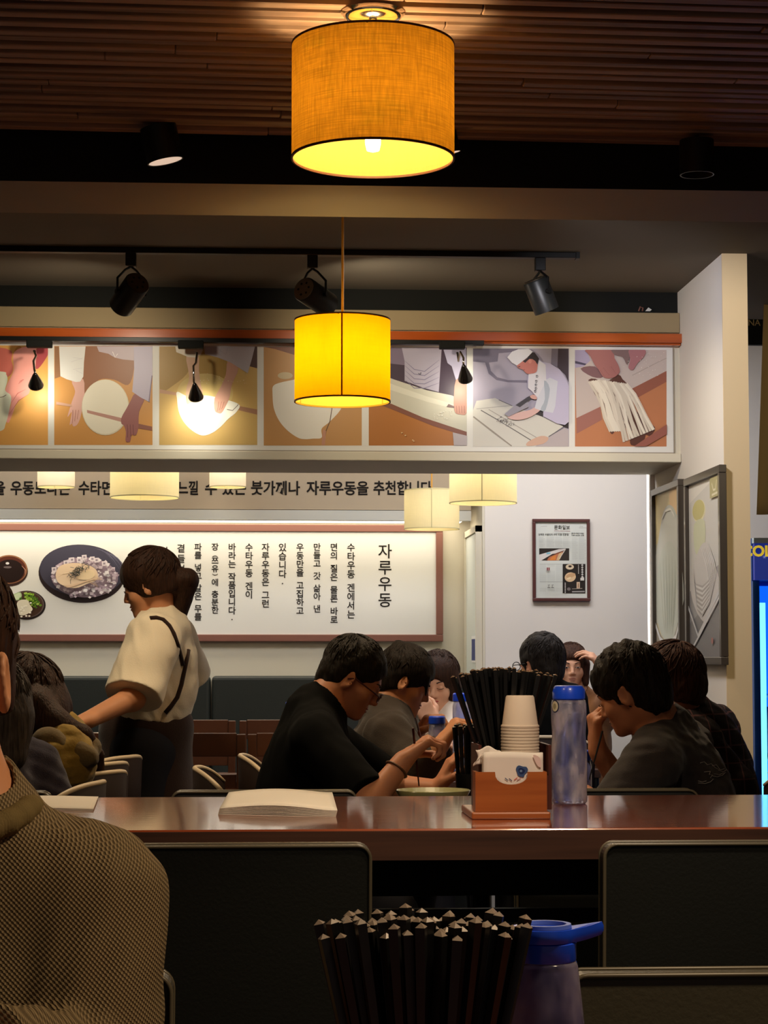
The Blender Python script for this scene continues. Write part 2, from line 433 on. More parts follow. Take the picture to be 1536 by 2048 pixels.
# ------------------------------------------------------------------ booth bench along the back wall
YBO = 9.86
zbt = P(600, 1352, YBO).z
bt = thing('booth_bench', (-1.2, 9.6, 0), 'long charcoal-green leather booth bench along the back wall under the poster', 'booth bench')
seams = [-700, -360, -20, 422, 790, 945]
for i in range(len(seams) - 1):
    x0, x1 = P(seams[i], 1360, YBO).x, P(seams[i + 1], 1360, YBO).x
    mk('back_panel', MB().box((x0 + 0.004, YBO, 0.46), (x1 - 0.004, YB - 0.002, zbt)), m_booth, bt, bevel=0.018, seg=3)
    mk('seat_cushion', MB().box((x0 + 0.004, 9.36, 0.34), (x1 - 0.004, YBO - 0.002, 0.459)), m_booth, bt, bevel=0.02, seg=3)
mk('plinth', MB().box((P(-700, 1360, YBO).x, 9.42, 0), (P(945, 1360, YBO).x - 0.004, YB - 0.002, 0.338)), m_dark, bt)

# ------------------------------------------------------------------ pendant lamps
def drum(name, u, v_bot, v_top, wpx, Y, zceil, m_sh, m_in, label, bulb=6.0, energy=10.0, color=(1, 0.8, 0.5), seam=False, canopy=True, bulb_big=False, soft=.038, trim_m=None, seam_m=None):
    c = P(u, (v_bot + v_top) / 2, Y)
    R = wpx / 2 * Y / FPX
    z0, z1 = P(u, v_bot, Y).z, P(u, v_top, Y).z
    t = thing(name, (c.x, Y, z0), label, 'pendant lamp', 'drum pendant lamps')
    n = 64
    # the fabric has thickness: outer cloth and inner lining are two shells
    pr = [(R, z0), (R, z1)]
    mk('lamp_shade', MB().lathe(pr, (c.x, Y, 0), n), m_sh, t, smooth=True)
    for zz in (z0, z1):
        mk('shade_rim', MB().lathe([(R - 0.0025, zz - 0.0022), (R + 0.0012, zz - 0.0022), (R + 0.0012, zz + 0.0022), (R - 0.0025, zz + 0.0022)], (c.x, Y, 0), n, closed=True), trim_m or m_in, t, smooth=False)
    if seam:
        for k in seam:
            a = math.radians(k)
            p = Vector((c.x + (R + 0.0008) * math.cos(a), Y + (R + 0.0008) * math.sin(a), 0))
            mk('seam_strip', MB().tube([p + Vector((0, 0, z0)), p + Vector((0, 0, z1))], 0.0025, 6), seam_m or trim_m or m_in, t)
    zbm = z0 + (z1 - z0) * 0.55
    mb = MB()
    for k in range(3):
        a = k * 2 * math.pi / 3 + 0.4
        mb.tube([(c.x, Y, z1 - 0.012), (c.x + R * math.cos(a), Y + R * math.sin(a), z1 - 0.002)], 0.0018, 6)
    mk('spider_frame', mb, m_chrome, t)
    mk('lamp_holder', MB().cyl((c.x, Y, z1 - 0.04), (c.x, Y, z1 + 0.012), 0.012, n=20), m_black_metal, t, smooth=False)
    br = 0.018 if not bulb_big else 0.0155
    if bulb_big:
        prof = [(0.0001, z0 + 0.012), (br * 0.8, z0 + 0.016), (br, z0 + 0.03), (br, z1 - 0.06), (br * 0.6, z1 - 0.052)]
    else:
        prof = [(0.0001, zbm - 0.035), (br * 0.6, zbm - 0.03), (br, zbm - 0.012), (br * 0.95, zbm + 0.005), (0.011, z1 - 0.041)]
    mk('bulb', MB().lathe(prof, (c.x, Y, 0), 24), mat('bulb_glow_%d' % int(bulb * 10), (255, 240, 205), 0.4, emit=(255, 226, 170), emit_s=bulb), t, smooth=True)
    mk('cord', MB().cyl((c.x, Y, z1 + 0.0125), (c.x, Y, zceil - 0.013), 0.0035 if seam else 0.006, n=10), mat('twisted_gold_cord', (190, 140, 60), 0.5) if seam else m_chrome, t)
    if canopy:
        mk('canopy', MB().lathe([(0.0, zceil - 0.024), (0.028, zceil - 0.024), (0.05, zceil - 0.016), (0.064, zceil - 0.001), (0.0, zceil - 0.001)], (c.x, Y, 0), 40), m_chrome, t, smooth=True)
    lamp('bulb_light', 'POINT', (0, 0, zbm - z0 - (0.0 if not bulb_big else 0.02)), energy, color, shadow_soft_size=soft).parent = t
    return t
m_orange_sh = shade_mat('brown_orange_linen', (96, 62, 34), (150, 103, 22), 0.42, 0.40, lining=(226, 182, 98))
m_yellow_sh = shade_mat('yellow_shade_cloth', (230, 160, 24), (255, 164, 6), 0.08, 0.50, lining=(250, 220, 110))
m_cream_sh = shade_mat('cream_shade_cloth', (226, 216, 180), (240, 228, 184), 0.08, 0.42)
m_white_sh = shade_mat('white_shade_cloth', (225, 218, 205), (235, 222, 200), 0.05, 0.40)
m_trim_dark = mat('dark_shade_trim', (92, 52, 24), 0.6)
m_trim_olive = mat('olive_shade_trim', (150, 120, 30), 0.6)
m_trim_pale = mat('pale_shade_trim', (205, 196, 150), 0.6)
drum('pendant_lamp', 746, 317, 92, 331, 3.95, ZS, m_orange_sh, m_orange_sh, 'large brown-orange linen drum lamp close to the slatted ceiling', bulb=14, energy=10.5, color=(1, 0.72, 0.34), bulb_big=True, trim_m=m_trim_dark)
drum('pendant_lamp', 685, 803, 641, 193, 5.44, ZB, m_yellow_sh, m_yellow_sh, 'bright yellow drum lamp on a gold cord in front of the photo strip', bulb=12, energy=4.4, color=(1, 0.74, 0.30), soft=.06, seam=(267, 30, 150), trim_m=m_trim_olive, seam_m=mat('orange_seam', (214, 140, 20), 0.6))
drum('pendant_lamp', 289.5, 995, 872, 137, 8.75, ZC, m_cream_sh, m_cream_sh, 'broad cream drum lamp hanging left of the waitress above the tables', bulb=5, energy=2.5, color=(1, 0.92, 0.66), seam=(100,), trim_m=m_trim_pale)
drum('pendant_lamp', 966, 1006, 885, 136, 8.5, ZC, m_cream_sh, m_cream_sh, 'cream drum lamp in front of the white wall, overlapping the lower lamp', bulb=5, energy=2.0, color=(1, 0.92, 0.66), seam=(262, 20), trim_m=m_trim_pale)
drum('pendant_lamp', 863.5, 1058, 981, 111, 9.15, ZC, m_cream_sh, m_cream_sh, 'lowest cream drum lamp, hanging before the end of the poster', bulb=5, energy=1.0, color=(1, 0.92, 0.68), seam=(265,), trim_m=m_trim_pale)
drum('pendant_lamp', 112.5, 974, 905, 74, 9.35, ZC, m_white_sh, m_white_sh, 'small white drum lamp before the writing at the far left', bulb=7, energy=1.1, color=(1, 0.93, 0.8), seam=(100,), trim_m=m_trim_pale)
drum('pendant_lamp', 455.5, 974, 905, 73, 9.35, ZC, m_white_sh, m_white_sh, 'small white drum lamp before the middle of the writing', bulb=7, energy=1.1, color=(1, 0.93, 0.8), seam=(100,), trim_m=m_trim_pale)

# ------------------------------------------------------------------ track with three spotlights, and two spots by the beam
pa, pb = P(-260, 489, 6.62), P(1151, 508, 6.62)
zr = ZB - 0.0005
tr = thing('light_track', (0, 6.62, zr), 'thin black light track fixed under the grey ceiling', 'light track')
mk('rail', MB().box((pa.x, 6.605, zr - 0.019), (pb.x, 6.637, zr)), m_black_metal, tr, bevel=0.002)
mk('end_cap', MB().box((pb.x, 6.603, zr - 0.021), (pb.x + 0.012, 6.639, zr)), m_black_metal, tr)
def spot(u, cap_px, end_px, label, ydelta, R=0.042, cap_col=(86, 70, 46)):
    a = P(u, 510, 6.62)
    t = thing('track_spotlight', (a.x, 6.62, zr - 0.02), label, 'spotlight', 'spotlights on the black track')
    mk('track_adapter', MB().box((a.x - 0.017, 6.603, zr - 0.062), (a.x + 0.017, 6.637, zr - 0.0195)), m_black_metal, t, bevel=0.002)
    c, e = P(cap_px[0], cap_px[1], 6.62 - ydelta / 2), P(end_px[0], end_px[1], 6.62 + ydelta / 2)
    ax = (e - c).normalized()
    prof = [(0.0001, 0), (R * 0.94, 0), (R, 0.004), (R, (e - c).length), (R * 0.9, (e - c).length), (R * 0.86, (e - c).length - 0.03), (0.0001, (e - c).length - 0.03)]
    mk('housing', MB().lathe(prof, c, 32, axis=ax), mat('spot_charcoal', (40, 41, 40), 0.4, metal=0.2), t, smooth=True, auto=40)
    mk('rear_plate', MB().lathe([(0.0001, -0.003), (R * 0.9, -0.003), (R * 0.9, -0.0003)], c, 32, axis=ax), mat('spot_cap_%d' % cap_col[0], cap_col, 0.35, metal=0.5), t)
    sc = MB()
    q = ax.to_track_quat('Z', 'Y')
    for k in range(6):
        pp = c + q @ Vector((R * 0.5 * math.cos(k), R * 0.5 * math.sin(k), -0.004)); sc.cyl(pp, pp + ax * 0.002, 0.004, n=8)
    mk('cooling_holes', sc, m_dark, t)
    mid = c + (e - c) * 0.42
    sd = ax.cross(Vector((0, 0, 1))).normalized()
    top = Vector((a.x, 6.62, zr - 0.062))
    yk = MB()
    for s_ in (-1, 1):
        yk.tube([top, top + sd * s_ * 0.02 - Vector((0, 0, 0.012)), mid + sd * s_ * (R + 0.006) + Vector((0, 0, 0.045)), mid + sd * s_ * (R + 0.006)], 0.004, 6)
        yk.cyl(mid + sd * s_ * (R + 0.0005), mid + sd * s_ * (R + 0.012), 0.008, n=12)
    mk('yoke', yk, m_black_metal, t)
    bl = lamp('spot_beam', 'SPOT', e + ax * 0.006 - t.location, 13.5, (1, 0.86, 0.64), spot_size=2.5, spot_blend=1.0, shadow_soft_size=0.03); bl.parent = t
    bl.rotation_euler = ax.to_track_quat('-Z', 'Y').to_euler()
    return t
spot(262, (275, 566), (243, 612), 'leftmost track spotlight, brown-capped end tilted towards the viewer', 0.10)
spot(625, (608, 578), (655, 610), 'middle track spotlight aimed right, pale round cap turned left', 0.10, cap_col=(140, 132, 122))
spot(1080, (1070, 560), (1094, 622), 'rightmost track spotlight near the end of the track, hanging almost upright', 0.02, cap_col=(70, 62, 48))
def can_spot(u, v, Y, label, lit, wpx):
    R = wpx / 2 * Y / FPX
    p = P(u, v, Y)
    t = thing('ceiling_spotlight', (p.x, Y, ZS), label, 'spotlight', 'black can spotlights before the beam')
    ax = Vector((0.22, 0.05, -1)).normalized() if lit else Vector((0, 0, -1))
    top = p - ax * 0.085
    mk('can', MB().lathe([(0.0001, 0), (R, 0), (R, 0.085), (R * 0.93, 0.085), (R * 0.9, 0.05)], top, 32, axis=ax), m_black_metal, t, smooth=True, auto=40)
    mk('reflector', MB().lathe([(R * 0.92, 0.084), (R * 0.6, 0.05), (0.0001, 0.045)], top, 32, axis=ax), mat('reflector_white', (225, 215, 205), 0.35, emit=(255, 225, 200), emit_s=0.5 if lit else 0.0) if lit else m_dark, t, smooth=True)
    mk('stem', MB().cyl((top.x, top.y, top.z - 0.004), (top.x, top.y, ZS + 0.036), 0.006, n=10), m_black_metal, t)
can_spot(331, 323, 4.85, 'black can spotlight with a white reflector under the slats at left', True, 74)
can_spot(1394, 350, 4.85, 'dark unlit can spotlight before the black beam at right', False, 70)
can_spot(907, 305, 4.86, 'can spotlight mostly hidden behind the orange drum lamp', True, 30)
# ------------------------------------------------------------------ flat printed pictures: ink shapes laid on their boards
class Print:
    """collects flat coloured shapes, given in picture points, on a vertical board plane; each layer a hair above the last"""
    def __init__(s, conv, normal, step=0.00012):
        s.conv, s.n, s.step = conv, Vector(normal).normalized(), step
        s.mb, s.mats, s.k = MB(), [], 0
    def mi(s, c, rough=0.4):
        key = 'ink_%d_%d_%d' % c
        m = mat(key, c, rough, spec=0.35)
        if m not in s.mats: s.mats.append(m)
        return s.mats.index(m)
    def poly(s, pts, c, smooth=0):
        if smooth: pts = smooth_loop(pts, smooth)
        s.k += 1
        vs = [s.conv(u, v) + s.n * (s.k * s.step) for u, v in pts]
        # keep a consistent outward face
        nn = Vector((0, 0, 0))
        for i in range(len(vs)):
            a, b = vs[i], vs[(i + 1) % len(vs)]
            nn += Vector(((a.y - b.y) * (a.z + b.z), (a.z - b.z) * (a.x + b.x), (a.x - b.x) * (a.y + b.y)))
        if nn.dot(s.n) < 0: vs = vs[::-1]
        s.mb.add(vs, [tuple(range(len(vs)))], s.mi(c))
    def ell(s, cx, cy, rx, ry, c, rot=0.0, n=36):
        ca, sa = math.cos(rot), math.sin(rot)
        s.poly([(cx + rx * math.cos(t) * ca - ry * math.sin(t) * sa, cy + rx * math.cos(t) * sa + ry * math.sin(t) * ca) for t in [2 * math.pi * i / n for i in range(n)]], c)
    def line(s, pts, w, c, taper=False):
        n = len(pts); L, R = [], []
        for i, p in enumerate(pts):
            a, b = pts[max(0, i - 1)], pts[min(n - 1, i + 1)]
            dx, dy = b[0] - a[0], b[1] - a[1]; l = math.hypot(dx, dy) or 1
            ww = w / 2 * (1 - 0.8 * abs(2 * i / (n - 1) - 1) if taper else 1)
            L.append((p[0] - dy / l * ww, p[1] + dx / l * ww)); R.append((p[0] + dy / l * ww, p[1] - dx / l * ww))
        s.poly(L + R[::-1], c)
    def rect(s, x0, y0, x1, y1, c): s.poly([(x0, y0), (x1, y0), (x1, y1), (x0, y1)], c)
    def done(s, name, parent, **k):
        return mk(name, s.mb, s.mats, parent, **k)
def clipped(pts, x0, y0, x1, y1):
    return [(min(max(u, x0), x1), min(max(v, y0), y1)) for u, v in pts]
def zoomer(ox, oy, s):
    return lambda *pts: [(ox + x / s, oy + y / s) for x, y in pts]

# ------------------------------------------------------------------ the photo strip on the header
YP = YH - 0.006
strip = thing('photo_strip', (0, YP, P(600, 890, YP).z), 'long white strip of square noodle-making photographs along the header', 'photo strip')
mk('backing_board', MB().box((-4.8, YP, P(600, 903, YP).z + 0.002), (P(1347, 800, YP).x, YH - 0.0005, zr0 - 0.006)), m_paper, strip)
fm = MB()
zb_ = P(600, 901.5, YP).z
fm.box((-4.8, YP - 0.003, zb_ - 0.002), (P(1347, 800, YP).x, YP - 0.0002, zb_ + 0.0015)).box((P(1346, 800, YP).x, YP - 0.003, zb_), (P(1348, 800, YP).x, YP - 0.0002, zr0 - 0.008))
mk('frame_line', fm, mat('grey_frame_line', (150, 142, 130), 0.5), strip)
YQ = YP - 0.0004
def photo(x0, y0, x1, y1, base, desc, draw, y0r=None):
    pr = Print(lambda u, v: P(min(max(u, x0), x1), min(max(v, y0), y1), YQ), (0, -1, 0))
    pr.rect(x0, y0, x1, y1, base)
    draw(pr)
    return pr.done('photo_print', strip, label=desc)
SK, SK2, DOUGH = (222, 160, 140), (160, 100, 92), (226, 222, 204)

def d0(p):
    z = zoomer(0, 670, 4.8)
    p.poly(z((-500, 120), (60, 130), (110, 250), (125, 330), (80, 400), (-60, 420), (-500, 400)), (206, 112, 100), 4)
    p.poly(z((150, 130), (200, 110), (220, 200), (170, 300), (130, 220)), (190, 130, 70), 4)
    p.poly(z((360, 110), (460, 110), (460, 190), (370, 320), (335, 290)), (176, 78, 84), 4)
    p.poly(z((140, 160), (330, 110), (345, 260), (320, 420), (290, 520), (270, 570), (170, 640), (120, 760), (85, 840), (62, 825), (70, 760), (110, 650), (55, 560), (70, 470), (130, 340)), (234, 160, 150), 5)
    p.poly(z((-500, 340), (0, 350), (60, 380), (72, 440), (50, 530), (95, 570), (108, 620), (85, 740), (55, 850), (0, 925), (-300, 960), (-500, 900)), (214, 216, 196), 5)
    p.line(z((0, 598), (30, 594), (60, 575)), 1.2, (90, 70, 60))
    p.line(z((110, 650), (170, 560), (250, 520)), 1.6, (196, 110, 105), True)
    p.line(z((90, 760), (180, 630), (270, 572)), 1.2, (176, 92, 80), True)
    for k in range(3): p.line(z((180 + 12 * k, 470 - 8 * k), (195 + 12 * k, 440 - 6 * k), (230, 430)), 0.8, (190, 105, 100))
photo(-104, 691, 96, 890, (222, 166, 92), 'photograph of pink hands kneading dough', d0)

def d1(p):
    z = zoomer(0, 670, 4.8)
    p.poly(z((525, 110), (565, 110), (575, 300), (580, 400), (525, 420)), (150, 110, 80))
    p.poly(z((820, 110), (1280, 110), (1285, 330), (1230, 480), (1100, 430), (950, 430), (810, 560)), (150, 104, 78), 4)
    p.poly(z((930, 110), (1285, 110), (1285, 245), (1180, 235), (1105, 218), (1040, 180), (950, 160)), (190, 176, 186))
    p.line(z((1080, 160), (1105, 215), (1130, 180)), 1.2, (240, 236, 236))
    p.poly(z((690, 440), (800, 425), (812, 570), (842, 660), (836, 740), (815, 775), (796, 765), (790, 715), (770, 800), (742, 860), (705, 878), (690, 850), (668, 860), (690, 740), (655, 782), (650, 770), (690, 640), (722, 540)), (214, 170, 160), 3)
    p.poly(z((568, 110), (822, 110), (806, 265), (800, 400), (770, 448), (730, 452), (640, 425), (580, 395)), (224, 224, 222))
    for a, b in (((700, 215), (790, 230)), ((680, 260), (800, 220)), ((700, 330), (790, 320)), ((730, 340), (795, 372))): p.line(z(a, b), 1.4, (176, 172, 190), True)
    p.ell(0 + 1012 / 4.8, 670 + 695 / 4.8, 228 / 4.8, 268 / 4.8, (214, 206, 184))
    p.ell(0 + 1010 / 4.8, 670 + 690 / 4.8, 220 / 4.8, 260 / 4.8, (228, 224, 208))
    p.poly(z((835, 720), (1180, 800), (1175, 838), (838, 748)), (184, 142, 132))
    p.poly(z((540, 640), (690, 668), (690, 690), (540, 668)), (200, 160, 140))
    p.poly(z((1320, 850), (1460, 880), (1460, 918), (1320, 895)), (140, 92, 80))
    p.poly(z((1300, 560), (1390, 600), (1335, 740), (1330, 880), (1312, 950), (1290, 965), (1265, 960), (1250, 1020), (1225, 1028), (1205, 1010), (1210, 930), (1190, 870), (1165, 850), (1168, 790), (1215, 705), (1250, 640)), (150, 96, 96), 3)
    for k in range(3): p.line(z((1222 + 28 * k, 860), (1228 + 26 * k, 930), (1225 + 30 * k, 985 - 12 * k)), 0.9, (104, 62, 64))
    p.poly(z((1285, 110), (1470, 110), (1468, 380), (1436, 646), (1350, 600), (1270, 545), (1288, 330)), (186, 180, 204))
    p.line(z((1460, 390), (1430, 640)), 1.5, (110, 100, 130))
    for k in range(3): p.line(z((700 + 28 * k, 720), (700 + 22 * k, 790), (694 + 24 * k, 850 - 20 * k)), 0.9, (168, 118, 108))
photo(108.5, 692, 305, 890, (202, 148, 84), 'photograph of two hands rolling a round sheet of dough with a pin', d1)

def d2(p):
    z = zoomer(310, 670, 4.8)
    p.poly(z((45, 110), (300, 110), (330, 330), (180, 480), (45, 520)), (166, 134, 74), 4)
    p.poly(z((950, 110), (985, 110), (985, 320), (905, 300)), (84, 62, 60))
    p.poly(z((440, 180), (560, 190), (690, 250), (660, 420), (560, 420), (430, 380)), (172, 140, 76), 4)
    p.ell(310 + 480 / 4.8, 670 + 560 / 4.8, 270 / 4.8, 190 / 4.8, (206, 182, 120))
    p.poly(z((45, 520), (220, 555), (220, 582), (45, 558)), (190, 150, 120))
    p.poly(z((795, 680), (985, 715), (985, 765), (795, 720)), (164, 122, 96))
    p.poly(z((215, 545), (330, 595), (480, 580), (640, 610), (805, 665), (785, 735), (700, 810), (620, 890), (540, 945), (450, 965), (360, 920), (280, 840), (230, 740), (212, 620)), (238, 238, 226), 5)
    p.line(z((690, 715), (745, 725), (790, 680), (800, 665)), 1.3, (110, 100, 90))
    p.poly(z((300, 190), (415, 200), (422, 340), (440, 480), (455, 570), (330, 660), (300, 640), (300, 520), (328, 400)), (206, 168, 142), 3)
    p.poly(z((700, 250), (800, 320), (740, 470), (715, 600), (680, 680), (640, 748), (600, 748), (572, 720), (572, 610), (635, 490), (680, 380)), (204, 158, 140), 3)
    for k in range(3): p.line(z((612 + 26 * k, 640), (605 + 20 * k, 700), (596 + 20 * k, 735 - 12 * k)), 0.9, (160, 112, 100))
    p.poly(z((195, 110), (475, 110), (440, 190), (385, 216), (320, 212), (205, 165)), (222, 214, 200))
    p.poly(z((470, 110), (960, 110), (930, 230), (890, 368), (720, 262), (600, 215), (480, 185)), (178, 172, 182))
    for a, b in (((600, 130), (680, 190)), ((640, 120), (620, 170)), ((700, 130), (680, 180)), ((560, 150), (640, 200))): p.line(z(a, b), 1.6, (134, 126, 150), True)
    for k in range(26):
        rr = random.Random(k); x, y = rr.uniform(380, 900), rr.uniform(360, 470); p.ell(310 + x / 4.8, 670 + y / 4.8, rr.uniform(.5, 1.6), rr.uniform(.4, 1.0), (218, 204, 170), n=7)
photo(318.5, 693, 514.5, 890, (200, 168, 104), 'photograph of dough being wound round a rolling pin under a lamp', d2)

def d3(p):
    z = zoomer(310, 670, 4.8)
    p.poly(z((1040, 110), (1400, 110), (1400, 210), (1150, 135)), (128, 84, 70))
    p.ell(310 + 1250 / 4.8, 670 + 390 / 4.8, 15, 7, (200, 184, 150))
    p.poly(z((1128, 560), (1135, 490), (1200, 458), (1330, 430), (1480, 400), (1680, 450), (1780, 580), (1790, 700), (1680, 830), (1600, 900), (1600, 985), (1520, 995), (1440, 1000), (1370, 985), (1270, 915), (1190, 820), (1140, 700)), (232, 230, 222), 5)
    p.line([(664, 816), (660, 842), (652, 862), (648, 890)], 1.6, (92, 70, 54))
    p.poly([(646, 858), (652, 862), (650, 890), (643, 890)], (190, 140, 118))
photo(527.5, 694, 723.5, 891, (190, 144, 92), 'photograph of a white dough sheet partly hidden by the yellow lamp', d3)

def d4(p):
    z = zoomer(720, 670, 4.8)
    p.poly(z((80, 110), (1030, 110), (1030, 640), (80, 460)), (70, 58, 72))
    p.poly(z((80, 110), (430, 110), (430, 290), (80, 250)), (120, 108, 128))
    p.poly(z((80, 330), (320, 425), (640, 530), (880, 580), (1030, 640), (1030, 930), (600, 790), (300, 660), (80, 590)), (196, 194, 180))
    p.poly(z((80, 380), (330, 480), (640, 590), (1030, 700), (1030, 740), (640, 640), (300, 530), (80, 440)), (212, 210, 196))
    p.poly(z((80, 590), (300, 660), (600, 790), (1030, 930), (1030, 972), (700, 872), (250, 692), (80, 632)), (128, 84, 70))
    p.poly(z((400, 110), (785, 110), (772, 300), (756, 548), (600, 505), (428, 440), (428, 250)), (170, 164, 182))
    for k in range(5): p.line(z((432, 250 + 45 * k), (520, 330 + 45 * k), (620, 350 + 40 * k), (760, 240 + 55 * k)), 2.2, (126, 120, 146), True)
    p.line(z((560, 370), (580, 380), (585, 360)), 1.6, (60, 60, 70))
    p.poly(z((795, 110), (1018, 110), (1018, 432), (920, 432), (880, 300), (840, 270)), (176, 172, 198))
    p.poly(z((920, 432), (1018, 432), (1022, 560), (1022, 750), (960, 762), (912, 742), (900, 640)), (186, 140, 126), 3)
    for k in range(4): p.line(z((925 + 25 * k, 680), (930 + 24 * k, 750)), 0.8, (130, 90, 86))
    p.poly(z((830, 690), (850, 662), (905, 685), (905, 700)), (120, 100, 100))
    p.poly(z((890, 935), (1030, 968), (1030, 1060), (900, 1060)), (180, 172, 176))
    for k in range(22):
        rr = random.Random(k + 50); x, y = rr.uniform(700, 880), rr.uniform(720, 810); p.ell(720 + x / 4.8, 670 + y / 4.8, rr.uniform(.4, 1.3), rr.uniform(.4, .9), (232, 230, 226), n=7)
    for x, y in ((435, 965), (400, 940), (515, 1020), (505, 1010)): p.ell(720 + x / 4.8, 670 + y / 4.8, 1.6, 1.1, (222, 196, 150), n=8)
photo(737.5, 695, 933.5, 891, (176, 116, 62), 'photograph of an aproned cook pressing a long board of dough', d4)

def d5(p):
    z = zoomer(930, 670, 6.982)
    p.poly(z((100, 180), (860, 180), (700, 235), (470, 255), (455, 370), (335, 385), (360, 500), (450, 590), (600, 630), (870, 632), (870, 668), (600, 660), (440, 630), (330, 540), (280, 385), (100, 372)), (118, 112, 132))
    p.poly(z((1210, 190), (1300, 190), (1290, 460), (1200, 420)), (124, 118, 138))
    p.poly(z((1300, 190), (1445, 190), (1445, 660), (1400, 560), (1290, 450)), (66, 54, 66))
    p.poly(z((980, 1050), (1090, 1050), (1090, 1160), (980, 1130)), (50, 42, 46))
    p.poly(z((1300, 1250), (1445, 1220), (1445, 1310), (1380, 1290)), (46, 38, 42))
    p.poly(z((110, 1050), (160, 920), (420, 880), (470, 905), (660, 990), (1100, 1150), (1370, 1275), (1165, 1425), (1445, 1330), (1445, 1560), (110, 1560)), (208, 206, 198))
    p.poly(z((1160, 1425), (1390, 1300), (1445, 1330), (1445, 1560), (980, 1560)), (182, 172, 176))
    p.line(z((470, 905), (660, 990)), 1.4, (90, 86, 92)); p.line(z((160, 1032), (640, 985)), 0.8, (150, 146, 146))
    p.line(z((220, 1050), (480, 1200), (940, 1482)), 1.8, (110, 106, 104)); p.line(z((330, 1040), (620, 1210), (1010, 1440)), 1.4, (164, 158, 152))
    p.line(z((112, 1140), (400, 1360), (650, 1555)), 3.2, (150, 142, 132))
    p.line(z((1168, 1420), (1375, 1290)), 1.6, (96, 92, 98))
    p.poly(z((880, 1490), (1060, 1410), (1165, 1440), (1090, 1520), (870, 1550)), (204, 168, 148), 3)
    for k in range(60):
        rr = random.Random(k + 90); x, y = rr.gauss(545, 65), 0; y = 1205 + (x - 545) * 0.35 + rr.gauss(0, 26)
        p.line(z((x, y), (x + rr.uniform(-26, 26), y + rr.uniform(-18, 18))), rr.uniform(.5, 1.1), rr.choice([(70, 66, 74), (236, 234, 228), (120, 114, 116)]))
    p.poly(z((590, 1140), (720, 1090), (900, 1050), (1000, 1000), (1040, 1060), (900, 1150), (760, 1188), (640, 1180)), (214, 176, 170), 3)
    p.poly(z((1025, 345), (1070, 380), (1180, 400), (1320, 490), (1400, 610), (1445, 720), (1445, 1215), (1390, 1260), (1280, 1240), (1090, 1140), (1090, 1065), (970, 1030), (1000, 900), (930, 790), (880, 750), (870, 640), (885, 545), (985, 530)), (192, 186, 212))
    p.poly(z((1000, 900), (1110, 640), (1180, 600), (1290, 650), (1255, 1000), (1222, 1092), (1060, 1060), (968, 1028)), (206, 208, 218))
    p.poly(z((885, 545), (985, 530), (1030, 360), (1120, 420), (1130, 640), (1010, 880), (930, 790), (875, 740)), (218, 216, 222))
    p.poly(z((1100, 640), (1110, 900), (1050, 1040), (1120, 1050), (1180, 760)), (170, 178, 190), 3)
    for k, (x, y) in enumerate(((1000, 580), (990, 650), (985, 700), (985, 750), (975, 790))):
        p.line(z((x - 18, y), (x + 4, y - 14), (x + 18, y + 4)), 1.1, (44, 36, 50)); p.line(z((x - 8, y - 16), (x + 2, y + 18)), 0.9, (44, 36, 50)); p.line(z((x - 16, y + 16), (x + 14, y + 18)), 0.8, (44, 36, 50))
    p.poly(z((722, 425), (800, 370), (880, 330), (1000, 340), (1003, 480), (980, 530), (920, 545), (868, 548), (825, 515), (800, 488), (740, 468), (728, 455)), (196, 120, 108), 3)
    p.poly(z((800, 372), (870, 330), (890, 245), (965, 250), (1028, 335), (1005, 420), (975, 370), (930, 340), (880, 350), (835, 395)), (42, 30, 30))
    p.ell(930 + 902 / 6.982, 670 + 372 / 6.982, 3.4, 4.6, (214, 142, 126))
    p.line(z((735, 455), (765, 445)), 1.4, (60, 36, 36)); p.line(z((808, 495), (830, 490)), 1.0, (140, 60, 60))
    p.poly(z((585, 318), (650, 240), (740, 205), (880, 200), (940, 240), (862, 322), (720, 432), (650, 395)), (226, 226, 232))
    p.poly(z((545, 1110), (720, 960), (860, 880), (880, 1010), (600, 1145)), (150, 146, 160))
    p.poly(z((700, 985), (865, 872), (955, 828), (975, 850), (850, 950), (760, 1015)), (52, 46, 54))
    p.poly(z((900, 860), (955, 838), (1000, 880), (985, 905), (930, 895)), (208, 160, 150), 3)
photo(946, 697, 1138, 893, (170, 164, 182), 'photograph of a cook in a white cap cutting noodles', d5)

